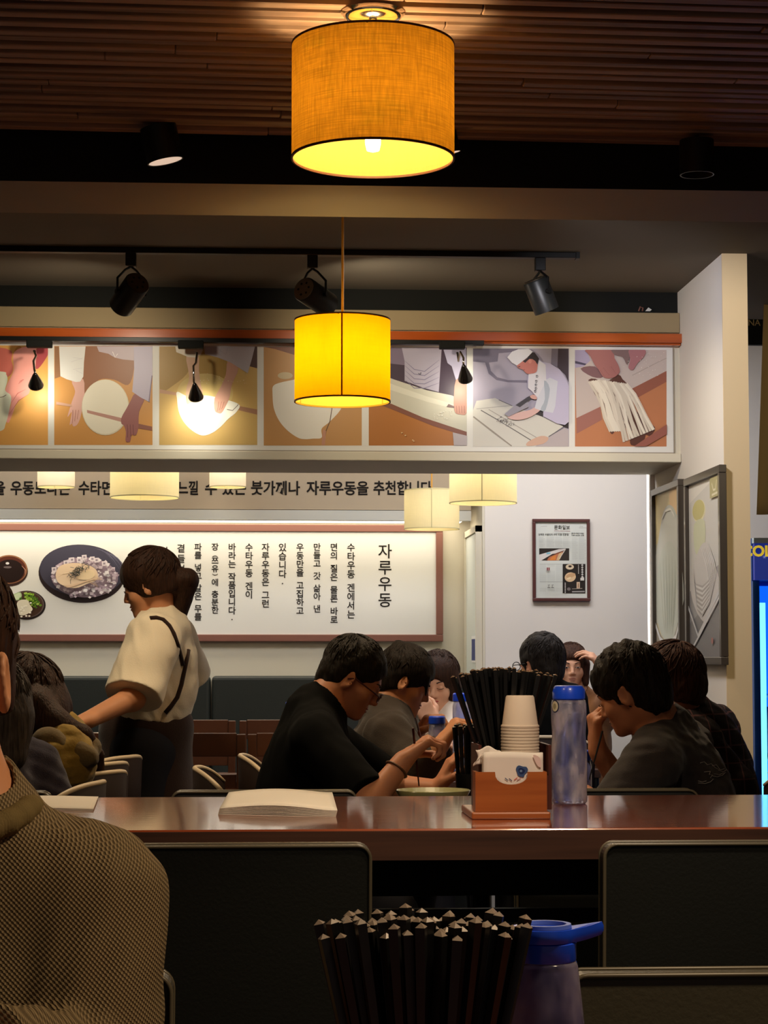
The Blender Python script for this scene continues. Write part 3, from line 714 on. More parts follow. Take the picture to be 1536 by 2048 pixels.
def d6(p):
    z = zoomer(1140, 670, 6.678)
    p.poly(z((60, 190), (1290, 190), (1290, 480), (830, 720), (400, 960), (85, 1110)), (196, 182, 176))
    p.poly(z((1290, 480), (1290, 625), (835, 875), (820, 720)), (150, 92, 74))
    p.poly(z((85, 1110), (400, 960), (430, 1130), (90, 1318)), (158, 104, 94))
    p.line(z((830, 540), (1180, 360), (1290, 310)), 1.4, (170, 158, 150))
    p.poly(z((60, 190), (215, 195), (275, 340), (180, 420), (65, 440)), (172, 162, 192)); p.poly(z((65, 345), (220, 385), (200, 405), (65, 380)), (76, 70, 96))
    p.poly(z((140, 450), (330, 420), (440, 560), (300, 560)), (128, 92, 96), 3)
    p.poly(z((245, 600), (340, 585), (470, 640), (640, 525), (700, 590), (770, 660), (800, 760), (838, 965), (1000, 1110), (1135, 1235), (1100, 1320), (1060, 1350), (1010, 1335), (1000, 1385), (940, 1440), (890, 1475), (815, 1470), (800, 1400), (835, 1290), (760, 1260), (690, 1205), (610, 1205), (600, 1280), (565, 1325), (530, 1290), (530, 1185), (415, 1010), (400, 905), (335, 800), (300, 730)), (92, 56, 46), 2)
    rr = random.Random(7)
    starts = [(255 + k * 26, 600 + abs(k - 5) * 4) for k in range(20)]
    for k, (x, y) in enumerate(starts):
        t = k / 19
        ex = 540 + t * 560 if k < 7 else 640 + (k - 7) / 12 * 470
        ey = 1290 - t * 20 if k < 6 else (1190 if k < 9 else 1430 - (k - 9) * 16)
        mx, my = x + (ex - x) * 0.35 + 60, y + (ey - y) * 0.45
        pts = [(x + rr.uniform(-6, 6), y), (x + (mx - x) * .5 + rr.uniform(-12, 12) + 20, y + (my - y) * .5), (mx + rr.uniform(-12, 12), my), (mx + (ex - mx) * .45 + rr.uniform(-16, 16), my + (ey - my) * .5), (ex, ey)]
        p.line(z(*[(a, b) for a, b in pts]), rr.uniform(4.6, 6.4), rr.choice([(222, 212, 196), (210, 200, 184), (230, 222, 206)]))
        p.line(z(*[(a + 14, b) for a, b in pts]), 0.6, (120, 92, 78), True)
    p.poly(z((1300, 1195), (1300, 1325), (1010, 1505), (850, 1505)), (150, 92, 80))
    p.poly(z((205, 190), (548, 190), (590, 310), (640, 400), (662, 480), (640, 525), (580, 570), (490, 582), (430, 552), (380, 470), (325, 400), (270, 290)), (166, 108, 104), 3)
    for a, b in (((400, 470), (455, 555)), ((440, 440), (520, 540)), ((540, 420), (610, 520))): p.line(z(a, b), 1.3, (104, 58, 58), True)
    p.poly(z((550, 190), (790, 190), (760, 400), (700, 300), (600, 270)), (130, 106, 104), 3)
    p.poly(z((785, 190), (995, 190), (985, 290), (900, 375), (835, 470), (775, 440), (800, 330)), (170, 116, 120), 3)
    for k in range(30):
        x, y = rr.uniform(650, 1250), rr.uniform(230, 560); p.ell(1140 + x / 6.678, 670 + y / 6.678, rr.uniform(.4, 1.2), rr.uniform(.3, .8), (230, 226, 220), n=6)
photo(1150, 700, 1333, 893, (186, 122, 84), 'photograph of fresh noodles hanging from a hand', d6)

# small lamps shining on the strip: black box, bent arm, bell head
m_shiny_black = mat('glossy_black_lamp', (24, 20, 18), 0.25, coat=0.5)
rail2 = thing('picture_light_track', (0, YH - 0.08, zr0), 'slim black track for the picture lamps just under the orange rail', 'light track')
mk('rail', MB().box((-4.6, YH - 0.075, zr0 - 0.013), (P(968, 690, YH - 0.07).x, YH - 0.044, zr0 + 0.003)), m_black_metal, rail2, bevel=0.001)
def pic_lamp(ub, vb0, vb1, arm, bell_top, bell_bot, label, wbell):
    Yb = YH - 0.1
    a, b = P(ub[0], vb0, Yb), P(ub[1], vb1, Yb)
    t = thing('picture_lamp', ((a.x + b.x) / 2, Yb, a.z), label, 'picture lamp', 'picture lamps over the photo strip')
    mk('transformer_box', MB().box((a.x, Yb - 0.012, b.z), (b.x, YH - 0.077, a.z)), m_dark, t, bevel=0.003)
    Ya = Yb - 0.03
    pts = [P(u, v, Ya - 0.012 * i) for i, (u, v) in enumerate(arm)]
    pts = [Vector((pts[0].x, Yb + 0.002, pts[0].z + 0.004))] + pts
    mk('bent_arm', MB().tube(pts, 0.0042, 8), m_chrome, t, smooth=True)
    tp, bt_ = P(bell_top[0], bell_top[1], Ya - 0.012 * len(arm)), P(bell_bot[0], bell_bot[1], Ya - 0.012 * len(arm) + 0.045)
    ax = (bt_ - tp).normalized(); L = (bt_ - tp).length
    R = wbell / 2 * 7.2 / FPX
    mk('bell_shade', MB().lathe([(0.0001, 0), (R * 0.16, 0.001), (R * 0.3, L * 0.12), (R * 0.7, L * 0.55), (R, L * 0.92), (R * 0.97, L), (R * 0.9, L * 0.97), (R * 0.5, L * 0.5), (0.0001, L * 0.3)], tp, 28, axis=ax), m_shiny_black, t, smooth=True)
    mk('bulb', MB().lathe([(0.0001, L * 1.02), (R * 0.4, L * 0.98), (R * 0.45, L * 0.8), (0.0001, L * 0.7)], tp, 16, axis=ax), mat('halogen_glow', (255, 250, 235), 0.4, emit=(255, 244, 220), emit_s=8), t, smooth=True)
    return t, bt_ + ax * 0.012, ax
for args in (((53, 104), 680, 695, [(68, 702), (72, 712), (67, 722), (69, 740), (70, 746)], (70, 746), (72, 772), 'picture lamp over the kneading photograph at the left edge', 31),
             ((356, 407), 681, 697, [(394, 706), (392, 726), (387, 732), (388, 766)], (389, 766), (392, 796), 'picture lamp lighting the dough wound on the pin', 31),
             ((879, 930), 682, 698, [(915, 706), (917, 722), (921, 704), (927, 716), (927, 728)], (927, 729), (931, 760), 'picture lamp with a zigzag arm right of the yellow drum lamp', 30)):
    t, pos, ax = pic_lamp(*args)
    tgt = {53: P(84, 778, YP), 356: P(400, 845, YP), 879: P(904, 780, YP)}[args[0][0]]
    lamp('picture_lamp_beam', 'SPOT', pos - t.location, {53: 1.1, 356: 2.2, 879: 1.2}[args[0][0]], (1, 0.92, 0.74), spot_size=2.4, spot_blend=1.0, shadow_soft_size=0.012).parent = t
    l = [c for c in t.children if c.type == 'LIGHT'][0]
    l.rotation_euler = (tgt - pos).to_track_quat('-Z', 'Y').to_euler()
# a forgotten scrap on the header's top edge
sc_ = thing('paper_scrap', (P(1298, 621, YH + 0.004).x, YH + 0.004, zt), 'crumpled white scrap lying on the header edge near the partition', 'scrap')
c_ = P(1297, 618, YH + 0.01)
mk('paper', MB().prism([c_ + Vector((-0.012, 0, -0.008)), c_ + Vector((0.0, 0.002, 0.006)), c_ + Vector((0.012, 0, -0.002)), c_ + Vector((0.006, -0.001, -0.008))], (0, 0.006, 0)), m_paper, sc_)
mk('wire_stub', MB().tube([c_ + Vector((-0.036, 0.002, -0.008)), c_ + Vector((-0.03, 0, 0.008)), c_ + Vector((-0.02, 0.004, 0.004)), c_ + Vector((-0.022, 0.002, -0.008))], 0.003, 6), m_frame_brown, sc_)

# ------------------------------------------------------------------ big poster on the back wall
YW = YB - 0.03
po = thing('poster_board', (P(400, 1165, YW).x, YW, P(400, 1283, YW).z), 'wide white poster with brown frame, noodle bowls and columns of Korean writing', 'poster')
xL, xR = P(-330, 1165, YW).x, P(886, 1165, YW).x
zT, zB = P(500, 1049, YW).z, P(500, 1283, YW).z
fw = 14 * YW / FPX
mk('printed_board', MB().box((xL + 0.01, YW + 0.006, zB + 0.01), (xR - 0.01, YB - 0.0008, zT - 0.01)), m_paper, po)
for nm, lo, hi in (('a', (xL, zT - fw), (xR, zT)), ('b', (xL, zB), (xR, zB + fw)), ('c', (xL, zB + fw + 0.0005), (xL + fw, zT - fw - 0.0005)), ('d', (xR - fw, zB + fw + 0.0005), (xR, zT - fw - 0.0005))):
    mk('frame_bar', MB().box((lo[0], YW - 0.006, lo[1]), (hi[0], YB - 0.0006, hi[1])), m_frame_brown, po, bevel=0.003)
YT = YW + 0.0052
def column(u, v0, v1, body, h, parent=po):
    """vertical writing: one character under the other"""
    wts = [0.5 if ch in ' .' else (0.75 if ch in '()' else 1.0) for ch in body]
    step = (v1 - v0) / sum(wts)
    h = min(h, step * 0.9)
    acc = 0.0; words = [[]]
    for ch, wt in zip(body, wts):
        vv = v0 + step * (acc + wt * 0.5 + 0.36); acc += wt
        if ch == ' ': words.append([])
        else: words[-1].append((ch, vv))
    for w_ in words: column_word(u, w_, h, parent)
def column_word(u, chars, h, parent):
    me_parts = []
    for ch, vv in chars:
        me_parts.append(text_mesh({'(': '︵', ')': '︶'}.get(ch, ch), (h * .7 if ch in '()' else h) * YT / FPX / 0.9, m_ink, P(u, vv, YT), align='CENTER', name='lettering', parent=parent, thick=0.0008, bold=0.0005))
    # join the characters of one column into one mesh
    verts, faces = [], []
    for o in me_parts:
        b = len(verts); verts += [v.co[:] for v in o.data.vertices]; faces += [tuple(i + b for i in pl.vertices) for pl in o.data.polygons]
    for o in me_parts: bpy.data.objects.remove(o)
    mb = MB(); mb.v = [Vector(v) + parent.location for v in verts]; mb.f = faces; mb.m = [0] * len(faces)
    return mk('lettering', mb, m_ink, parent)
column(770, 1086, 1216, '자루우동', 28)
for u, v0, v1, body in ((702, 1086, 1238, '수타우동 겐에서는'), (668, 1086, 1248, '면의 질은 물론 바로'), (634, 1086, 1226, '만들고 갓 삶아 낸'), (600, 1086, 1230, '우동만을 고집하고'), (565, 1086, 1166, '있습니다.'),
                        (531, 1086, 1216, '자루우동은 그런'), (498, 1086, 1198, '수타우동 겐이'), (464, 1086, 1238, '바라는 작품입니다.'), (430, 1086, 1228, '장(쯔유)에 충분한'), (396, 1086, 1242, '파를 넣고 갈은 무를'),
                        (362, 1086, 1240, '곁들여 살아있는'), (328, 1086, 1166, '면발을')):
    column(u, v0, v1, body, 16.5)
cv = lambda u, v: P(u, v, YT)
z6 = zoomer(0, 1060, 5.908)
def Z6(x, y): return (x / 5.908, 1060 + y / 5.908)
pr = Print(cv, (0, -1, 0), 0.0002); rr = random.Random(3)
c = Z6(965, 520); pr.ell(c[0], c[1], 510 / 5.908, 340 / 5.908, (44, 34, 36), 0.06, 48)
c = Z6(968, 480); pr.ell(c[0], c[1], 500 / 5.908, 308 / 5.908, (66, 64, 80), 0.06, 48)
for k in range(6): pr.line(z6(*[(1120 + k * 28 + 260 * t, 215 + k * 12 + 230 * t * t) for t in (0, .25, .5, .75, 1)]), 1.6, (112, 110, 132) if k % 2 else (84, 82, 102), True)
c = Z6(1000, 560); pr.ell(c[0], c[1], 395 / 5.908, 238 / 5.908, (150, 132, 146), 0.05, 40)
for k in range(190):
    a, r = rr.uniform(0, 6.283), math.sqrt(rr.uniform(0.16, 1))
    x, y = 1000 + 400 * r * math.cos(a), 565 + 240 * r * math.sin(a); s_ = rr.uniform(14, 34); t = rr.uniform(0, 1.5)
    col_ = rr.choice([(214, 200, 210), (190, 172, 186), (226, 218, 224), (168, 150, 164), (236, 232, 236)])
    pr.poly(z6(*[(x + s_ * math.cos(t + q), y + s_ * 0.8 * math.sin(t + q)) for q in (0, 1.4, 3.0, 4.6)]), col_)
for x, y in ((790, 390), (860, 355), (945, 360), (1005, 325), (1100, 345), (1150, 360), (650, 470), (1240, 400)):
    pr.poly(z6((x - 30, y - 24), (x + 26, y - 28), (x + 30, y + 26), (x - 26, y + 30)), (222, 212, 218)); pr.poly(z6((x - 14, y - 10), (x + 12, y - 12), (x + 14, y + 10), (x - 12, y + 14)), (150, 138, 152))
pr.poly(z6((670, 520), (720, 430), (860, 395), (1020, 410), (1140, 470), (1160, 580), (1040, 640), (900, 690), (760, 660), (690, 610)), (232, 206, 176), 5)
for k in range(11): pr.line(z6(*[(700 + k * 10 + 420 * t, 560 + k * 8 + 90 * math.sin(3.14 * t + k * .2) * (-1 if k < 6 else .6)) for t in (0, .25, .5, .75, 1)]), 2.0, rr.choice([(246, 226, 196), (214, 182, 150), (236, 210, 178)]), True)
pr.poly(z6((920, 560), (1000, 490), (1100, 480), (1130, 540), (1060, 590), (960, 590)), (238, 214, 176), 4)
for k in range(80):
    x, y = rr.gauss(940, 50), rr.gauss(480, 34); y += (940 - x) * 0.5
    a = rr.uniform(0, 3.14); pr.line(z6((x - 22 * math.cos(a), y - 22 * math.sin(a)), (x + 22 * math.cos(a), y + 22 * math.sin(a))), 0.9, rr.choice([(44, 46, 44), (66, 70, 58), (90, 92, 96)]))
pr.done('noodle_bowl_print', po, label='printed black bowl of noodles on crushed ice')
pr = Print(cv, (0, -1, 0), 0.0002)
c = Z6(108, 488); pr.ell(c[0], c[1], 222 / 5.908, 178 / 5.908, (58, 40, 36))
c = Z6(108, 465); pr.ell(c[0], c[1], 216 / 5.908, 170 / 5.908, (150, 104, 74))
c = Z6(108, 468); pr.ell(c[0], c[1], 200 / 5.908, 158 / 5.908, (88, 44, 32))
c = Z6(112, 485); pr.ell(c[0], c[1], 172 / 5.908, 136 / 5.908, (36, 22, 20))
c = Z6(88, 394); pr.ell(c[0], c[1], 3.6, 2.4, (226, 222, 224)); c = Z6(90, 440); pr.ell(c[0], c[1], 8, 2.2, (110, 98, 100))
pr.line(z6((255, 420), (300, 470), (295, 530)), 1.8, (196, 150, 128), True)
pr.done('sauce_bowl_print', po, label='printed brown bowl of dipping sauce')
pr = Print(cv, (0, -1, 0), 0.0002)
c = Z6(316, 888); pr.ell(c[0], c[1], 224 / 5.908, 172 / 5.908, (40, 32, 30))
c = Z6(312, 880); pr.ell(c[0], c[1], 208 / 5.908, 158 / 5.908, (104, 88, 84))
c = Z6(308, 880); pr.ell(c[0], c[1], 198 / 5.908, 150 / 5.908, (74, 52, 40))
pr.poly(z6((135, 800), (160, 760), (235, 735), (258, 775), (230, 820), (180, 832)), (176, 200, 150), 4)
pr.poly(z6((150, 800), (165, 770), (228, 745), (245, 778), (222, 812), (180, 822)), (204, 218, 180), 4)
for k in range(90):
    x, y = rr.gauss(380, 55), rr.gauss(815, 48); x += (y - 800) * 0.35
    if ((x - 308) / 190) ** 2 + ((y - 880) / 142) ** 2 > 1: continue
    c = Z6(x, y); s_ = rr.uniform(1.6, 3.2); pr.ell(c[0], c[1], s_, s_ * .8, rr.choice([(104, 150, 40), (150, 196, 60), (70, 110, 34), (190, 220, 96)]), n=9); pr.ell(c[0], c[1], s_ * .4, s_ * .3, (60, 96, 30), n=7)
pr.poly(z6((195, 940), (220, 850), (275, 825), (340, 835), (360, 880), (395, 940), (340, 990), (270, 1012), (205, 985)), (220, 212, 188), 4)
for k in range(12): x, y = rr.gauss(290, 45), rr.gauss(920, 45); c = Z6(x, y); pr.ell(c[0], c[1], 2.4, 1.6, (236, 230, 210), n=8)
pr.done('garnish_plate_print', po, label='printed plate of grated radish, lime and spring onion')

# ------------------------------------------------------------------ framed newspaper on the white wall
YN2 = YR - 0.022
nw = thing('framed_newspaper', (P(1123, 1120, YN2).x, YN2, P(1123, 1202, YN2).z), 'newspaper page in a dark red-brown frame on the white back wall', 'framed newspaper')
def bars(t, u0, v0, u1, v1, w, Y, Yback, m, d=0.0):
    a, b = P(u0, v1, Y), P(u1, v0, Y)
    for lo, hi in (((a.x, b.z - w), (b.x, b.z)), ((a.x, a.z), (b.x, a.z + w)), ((a.x, a.z + w + 0.0004), (a.x + w, b.z - w - 0.0004)), ((b.x - w, a.z + w + 0.0004), (b.x, b.z - w - 0.0004))):
        mk('frame_bar', MB().box((lo[0], Y, lo[1]), (hi[0], Yback, hi[1])), m, t, bevel=0.002)
m_fr2 = mat('dark_red_brown_frame', (84, 44, 42), 0.4)
bars(nw, 1066, 1038, 1180, 1202, 0.0145, YN2, YR - 0.0006, m_fr2)
YN3 = YN2 + 0.011
pr = Print(lambda u, v: P(u, v, YN3), (0, -1, 0), 0.0002)
z7 = zoomer(1050, 1020, 10.24)
pr.rect(1071, 1042.5, 1176, 1197, (210, 214, 208))
pr.poly(z7((290, 785), (905, 785), (905, 1035), (290, 1035)), (46, 38, 36))
pr.poly(z7((290, 915), (700, 800), (835, 790), (800, 860), (560, 900), (330, 1035), (290, 1035)), (216, 210, 206))
pr.poly(z7((430, 1035), (500, 960), (640, 880), (790, 830), (760, 920), (690, 1035)), (186, 112, 80)); pr.poly(z7((500, 1030), (560, 950), (640, 920), (620, 1030)), (214, 130, 60)); pr.poly(z7((640, 1030), (690, 900), (760, 860), (740, 960), (700, 1030)), (206, 176, 132))
pr.line(z7((700, 1000), (830, 800)), 1.6, (210, 200, 190)); pr.line(z7((440, 890), (520, 880)), 3.0, (130, 190, 210))
pr.line(z7((440, 1040), (480, 960), (800, 830)), 1.0, (70, 40, 36))
pr.poly(z7((770, 1105), (1235, 1105), (1235, 1705), (770, 1705)), (36, 30, 30))
pr.ell(*z7((915, 1165))[0], 8.2, 5.4, (216, 198, 170)); pr.ell(*z7((920, 1155))[0], 3.4, 2.2, (60, 44, 40))
pr.ell(*z7((925, 1375))[0], 11.2, 9.4, (222, 190, 150), -0.25); pr.ell(*z7((935, 1340))[0], 9.6, 4.2, (200, 160, 120), -0.3); pr.ell(*z7((900, 1400))[0], 4.4, 2.0, (240, 216, 176), -0.4)
pr.poly(z7((1055, 1475), (1122, 1475), (1122, 1615), (1055, 1615)), (214, 186, 156)); pr.poly(z7((1080, 1500), (1098, 1500), (1098, 1590), (1080, 1590)), (150, 110, 84))
pr.poly(z7((960, 1610), (1170, 1600), (1170, 1616), (960, 1622)), (150, 140, 130)); pr.ell(*z7((895, 1620))[0], 3.6, 3.2, (120, 112, 112)); pr.poly(z7((960, 1660), (1220, 1655), (1220, 1685), (960, 1690)), (150, 146, 144))
for k in range(6): pr.ell(*z7((1170, 1130 + 48 * k))[0], 1.9, 1.9, (236, 234, 230), n=7); pr.ell(*z7((1171, 1130 + 48 * k))[0], 0.8, 0.8, (60, 54, 54), n=5)
pr.poly(z7((1130, 1390), (1205, 1380), (1205, 1445), (1130, 1445)), (214, 212, 206))
for k in range(8): pr.ell(*z7((1090, 1130 + 24 * k))[0], 0.9, 0.9, (210, 206, 200), n=6)
for k in range(7): pr.ell(*z7((818, 1500 + 32 * k))[0], 1.2, 1.2, (220, 216, 210), n=6)
pr.poly(z7((440, 1180), (500, 1180), (500, 1238), (440, 1238)), (128, 50, 56)); pr.line(z7((470, 1180), (470, 1238)), 1.0, (214, 200, 196))
for cx in (485, 560):
    pr.line(z7((cx - 28, 1540), (cx + 20, 1535)), 0.8, (120, 118, 116)); pr.line(z7((cx - 30, 1585), (cx + 26, 1590)), 1.2, (90, 86, 84)); pr.line(z7((cx, 1530), (cx - 10, 1585)), 0.8, (110, 106, 104))
pr.line(z7((590, 432), (915, 436)), 0.9, (120, 62, 66))
cols = [(275, 400), (430, 590), (605, 750), (765, 905), (945, 1060), (1080, 1225)]
for a, b in cols:
    for k in range(15 if a < 900 else 34):
        y = 560 + k * 14
        if y > 1030: break
        pr.line(z7((a, y), (b - rr.choice([0, 0, 30]), y)), 0.32, (176, 178, 174))
for a, b in ((275, 415), (430, 590), (600, 745)):
    for k in range(40):
        y = 1130 + k * 14
        if 1160 < y < 1250 and 415 < b < 600 or y > 1690 or 1500 < y < 1600: continue
        pr.line(z7((a, y), (b - 6, y)), 0.32, (178, 182, 178))
pr.line(z7((270, 1118), (720, 1118)), 0.5, (130, 130, 128)); pr.line(z7((270, 1480), (740, 1480)), 0.5, (120, 120, 118))
pr.line(z7((1070, 380), (1220, 382)), 0.6, (130, 128, 126)); pr.line(z7((1080, 350), (1150, 355)), 0.7, (150, 148, 146)); pr.line(z7((290, 350), (420, 352)), 0.8, (160, 158, 156))
pr.done('newspaper_page', nw)
YN4 = YN3 - 0.011 + 0.0006
def ntext(body, u0, u1, v, h):
    a, b = P(u0, v, YN3 - 0.0022), P(u1, v, YN3 - 0.0022)
    text_mesh(body, h * YN3 / FPX / 0.86, m_ink, a, width=(b - a).length, name='lettering', parent=nw, thick=0.0003)
ntext('문화일보', 1108.5, 1139.5, 1058, 8)
ntext('담백한 국물맛의 수타 우동 전문점', 1077, 1136.5, 1070.5, 4)
ntext('쫄깃한 면발의 비결은', 1143, 1168, 1067.5, 2.4)
ntext('하루 숙성한 반죽', 1143, 1168, 1071.5, 2.4)
mk('glass_pane', MB().box((P(1071, 1120, YN3).x, YN3 - 0.006, P(1100, 1197, YN3).z), (P(1176, 1120, YN3).x, YN3 - 0.0045, P(1100, 1043, YN3).z)), mat('thin_frame_glass', (255, 255, 255), 0.02, trans=1.0, ior=1.02), nw) if False else None
mk('back_board', MB().box((P(1070, 1120, YN3).x, YN3 + 0.0006, P(1100, 1198, YN3).z), (P(1177, 1120, YN3).x, YR - 0.0008, P(1100, 1042, YN3).z)), m_paper, nw)

# ------------------------------------------------------------------ two tall framed prints on the partition
def framed(u0, u1, vt_far, vt_near, vb_near, label, draw, base, fr_m, wide):
    X1 = XPART - 0.026
    a, b = PX(u0, 1100, X1), PX(u1, 1100, X1)      # far / near ends along the partition
    zt_, zb_2 = PX(u1, vt_near, X1).z, PX(u1, vb_near, X1).z
    t = thing('framed_print', (X1, (a.y + b.y) / 2, zb_2), label, 'framed print', 'tall framed prints on the partition')
    w = wide
    for lo, hi in (((b.y, zt_ - w), (a.y, zt_)), ((b.y, zb_2), (a.y, zb_2 + w)), ((b.y, zb_2 + w + 0.0004), (b.y + w, zt_ - w - 0.0004)), ((a.y - w, zb_2 + w + 0.0004), (a.y, zt_ - w - 0.0004))):
        mk('frame_bar', MB().box((X1, lo[0], lo[1]), (XPART - 0.0015, hi[0], hi[1])), fr_m, t, bevel=0.002)
    X2 = X1 + 0.014
    y0, y1, q0_, q1_ = b.y + w * .7, a.y - w * .7, zb_2 + w * .7, zt_ - w * .7
    # s: 0 far .. 1 near ; tt: 0 top .. 1 bottom
    pr = Print(lambda s_, tt: Vector((X2, y1 + (y0 - y1) * s_, q1_ + (q0_ - q1_) * tt)), (-1, 0, 0), 0.0002)
    pr.rect(0, 0, 1, 1, base)
    draw(pr)
    pr.done('art_print', t)
    mk('back_board', MB().box((X2 + 0.0006, y0, q0_), (XPART - 0.0016, y1, q1_)), m_paper, t)
m_fr_b = mat('dark_bronze_frame', (62, 54, 46), 0.35, coat=0.3)
def f2(p):
    p.poly([(0, .12), (.65, .04), (1, .03), (1, .5), (0, .55)], (206, 204, 200))
    p.ell(.33, .175, .19, .062, (226, 220, 180)); p.ell(.31, .168, .18, .057, (196, 188, 120))
    p.poly([(.18, .24), (.50, .24), (.46, .42), (.2, .40)], (204, 208, 176), 3)
    p.poly([(0, .62), (1, .48), (1, 1), (0, 1)], (150, 148, 150))
    p.poly([(0, .80), (1, .62), (1, 1), (0, 1)], (124, 122, 124))
    p.poly([(.05, .55), (.25, .42), (.45, .36), (.62, .385), (.80, .5), (.93, .62), (.80, .72), (.55, .80), (.30, .76), (.10, .66)], (206, 202, 200), 5)
    for k in range(13):
        s_ = k / 12
        p.line([(.10 + .06 * s_, .54 - .02 * k * .2), (.22 + .05 * s_, .58 + .012 * k), (.42, .60 + .013 * k), (.62 + .02 * s_, .57 + .010 * k), (.78 + .05 * s_, .50 + .004 * k)], 0.012, (228, 226, 224) if k % 2 else (180, 174, 172), True)
    for k in range(6): p.line([(.40 + .05 * k, .38), (.55 + .05 * k, .48), (.66 + .04 * k, .60)], 0.012, (232, 230, 228), True)
    p.line([(0, .70), (.30, .87), (.98, .62)], 0.022, (206, 206, 208)); p.line([(.12, .94), (.40, .85), (.95, .66)], 0.016, (214, 214, 216))
    p.ell(.72, .90, .03, .018, (170, 110, 104))
    p.rect(.70, .02, .97, .13, (176, 168, 120)); p.line([(.76, .05), (.80, .09), (.86, .09), (.90, .04)], 0.012, (226, 220, 190)); p.line([(.76, .115), (.92, .11)], .012, (226, 220, 190))
def f1(p):
    p.poly([(0, 0), (1, 0), (1, .2), (0, .3)], (226, 206, 150)); p.poly([(.55, 0), (1, 0), (1, .18), (.6, .14)], (236, 196, 140))
    p.poly([(.1, .3), (.35, .12), (.65, .10), (.9, .2), (1, .4), (1, .7), (0, .75), (0, .4)], (212, 214, 204), 4)
    p.poly([(0, .78), (.5, .90), (1, .74), (1, 1), (0, 1)], (176, 166, 152))
    p.poly([(.02, .62), (.1, .45), (.3, .33), (.6, .30), (.85, .38), (.98, .52), (.95, .68), (.75, .82), (.5, .865), (.25, .83), (.08, .74)], (206, 212, 200), 5)
    for k in range(11): p.line([(.2 + .06 * k, .36 + .01 * abs(k - 5)), (.24 + .055 * k, .55), (.3 + .042 * k, .72), (.36 + .03 * k, .82)], 0.02, (226, 228, 216) if k % 2 else (180, 186, 164), True)
    p.line([(0, .76), (.2, .85), (.5, .895), (.8, .84), (1, .72)], 0.03, (232, 232, 232))
    p.line([(.3, .16), (.45, .12), (.65, .12), (.8, .17)], .014, (236, 234, 224))
framed(1368, 1440, 948, 928, 1330, 'tall grey framed print of white noodles, nearer the end of the partition', f2, (222, 218, 212), m_fr_b, 0.026)
framed(1302, 1357, 975, 957, 1341, 'tall framed print with an oval bowl outline, farther in on the partition', f1, (216, 208, 180), m_fr_b, 0.024)

# ------------------------------------------------------------------ drinks cooler, hanging cloth and sign beyond the partition
xk = P(1509, 1300, 8.1).x; Yk = 8.1
ck = thing('drinks_cooler', (xk + 0.3, 8.45, 0), 'upright glass-door drinks cooler glowing blue behind the partition', 'cooler')
m_cool = mat('cooler_blue_body', (30, 84, 160), 0.4)
zk1 = P(1520, 1076, Yk).z
mk('cabinet', MB().box((xk, Yk + 0.03, 0.05), (xk + 0.03, 8.75, zk1)).box((xk + 0.62, Yk + 0.03, 0.05), (xk + 0.65, 8.75, zk1)).box((xk + 0.0305, 8.71, 0.05), (xk + 0.6195, 8.75, zk1)).box((xk + 0.0305, Yk + 0.03, zk1 - 0.02), (xk + 0.6195, 8.7095, zk1)).box((xk + 0.0305, Yk + 0.03, 0.05), (xk + 0.6195, 8.7095, 0.25)), m_cool, ck)
zs0 = P(1520, 1160, Yk).z; zs1 = P(1520, 1087, Yk).z
mk('lit_sign', MB().box((xk + 0.004, Yk - 0.004, zs0), (xk + 0.646, Yk + 0.029, zs1)), mat('cooler_sign_blue', (24, 40, 120), 0.4, emit=(40, 62, 170), emit_s=0.35), ck)
mk('sign_trim', MB().box((xk, Yk - 0.012, zs1 + 0.001), (xk + 0.65, Yk + 0.02, zk1)), mat('cooler_pale_trim', (180, 200, 210), 0.3), ck)
text_mesh('COLD', 31 * Yk / FPX / 0.72 * 0.7, mat('sign_yellow', (236, 206, 60), 0.5, emit=(250, 214, 60), emit_s=0.5), P(1485, 1112, Yk - 0.006), name='lettering', parent=ck, thick=0.0015, width=82 * Yk / FPX, bold=0.002)
fl = MB()
for k in range(26):
    x, zz = xk + 0.01 + rr.uniform(0, .62), rr.uniform(zs0 + .01, zs1 - .008)
    for j in range(3):
        a = j * math.pi / 3; d_ = Vector((math.cos(a), 0, math.sin(a))) * 0.007; pp = Vector((x, Yk - 0.0048, zz)); n_ = Vector((-d_.z, 0, d_.x)) * 0.14
        fl.add([pp - d_ - n_, pp + d_ - n_, pp + d_ + n_, pp - d_ + n_], [(0, 1, 2, 3)])
mk('snowflake_print', fl, mat('snow_print', (150, 170, 230), 0.5, emit=(150, 170, 240), emit_s=0.3), ck)
zg0, zg1 = 0.26, zs0 - 0.004
mk('back_light_panel', MB().box((xk + 0.035, 8.69, zg0), (xk + 0.615, 8.705, zg1)), mat('cooler_glow', (40, 130, 240), 0.5, emit=(20, 110, 240), emit_s=1.1), ck)
mk('side_light_tube', MB().box((xk + 0.036, Yk + 0.04, zg0), (xk + 0.056, Yk + 0.06, P(1516, 1205, Yk).z)), mat('cooler_tube', (180, 240, 255), 0.5, emit=(140, 230, 255), emit_s=2.2), ck)
for vv in (1395, 1521):
    zz = P(1520, vv, Yk + 0.1).z
    mk('wire_shelf', MB().box((xk + 0.058, Yk + 0.075, zz), (xk + 0.615, 8.66, zz + 0.008)), mat('cooler_shelf', (150, 200, 240), 0.3), ck)
mk('glass_door', MB().box((xk + 0.004, Yk + 0.0, zg0), (xk + 0.646, Yk + 0.012, zg1)), mat('cooler_glass', (190, 225, 255), 0.03, trans=1.0, ior=1.1), ck)
mk('door_frame', MB().box((xk, Yk + 0.0135, zg0), (xk + 0.012, Yk + 0.029, zg1)).box((xk + 0.638, Yk + 0.0135, zg0), (xk + 0.65, Yk + 0.029, zg1)), m_cool, ck)
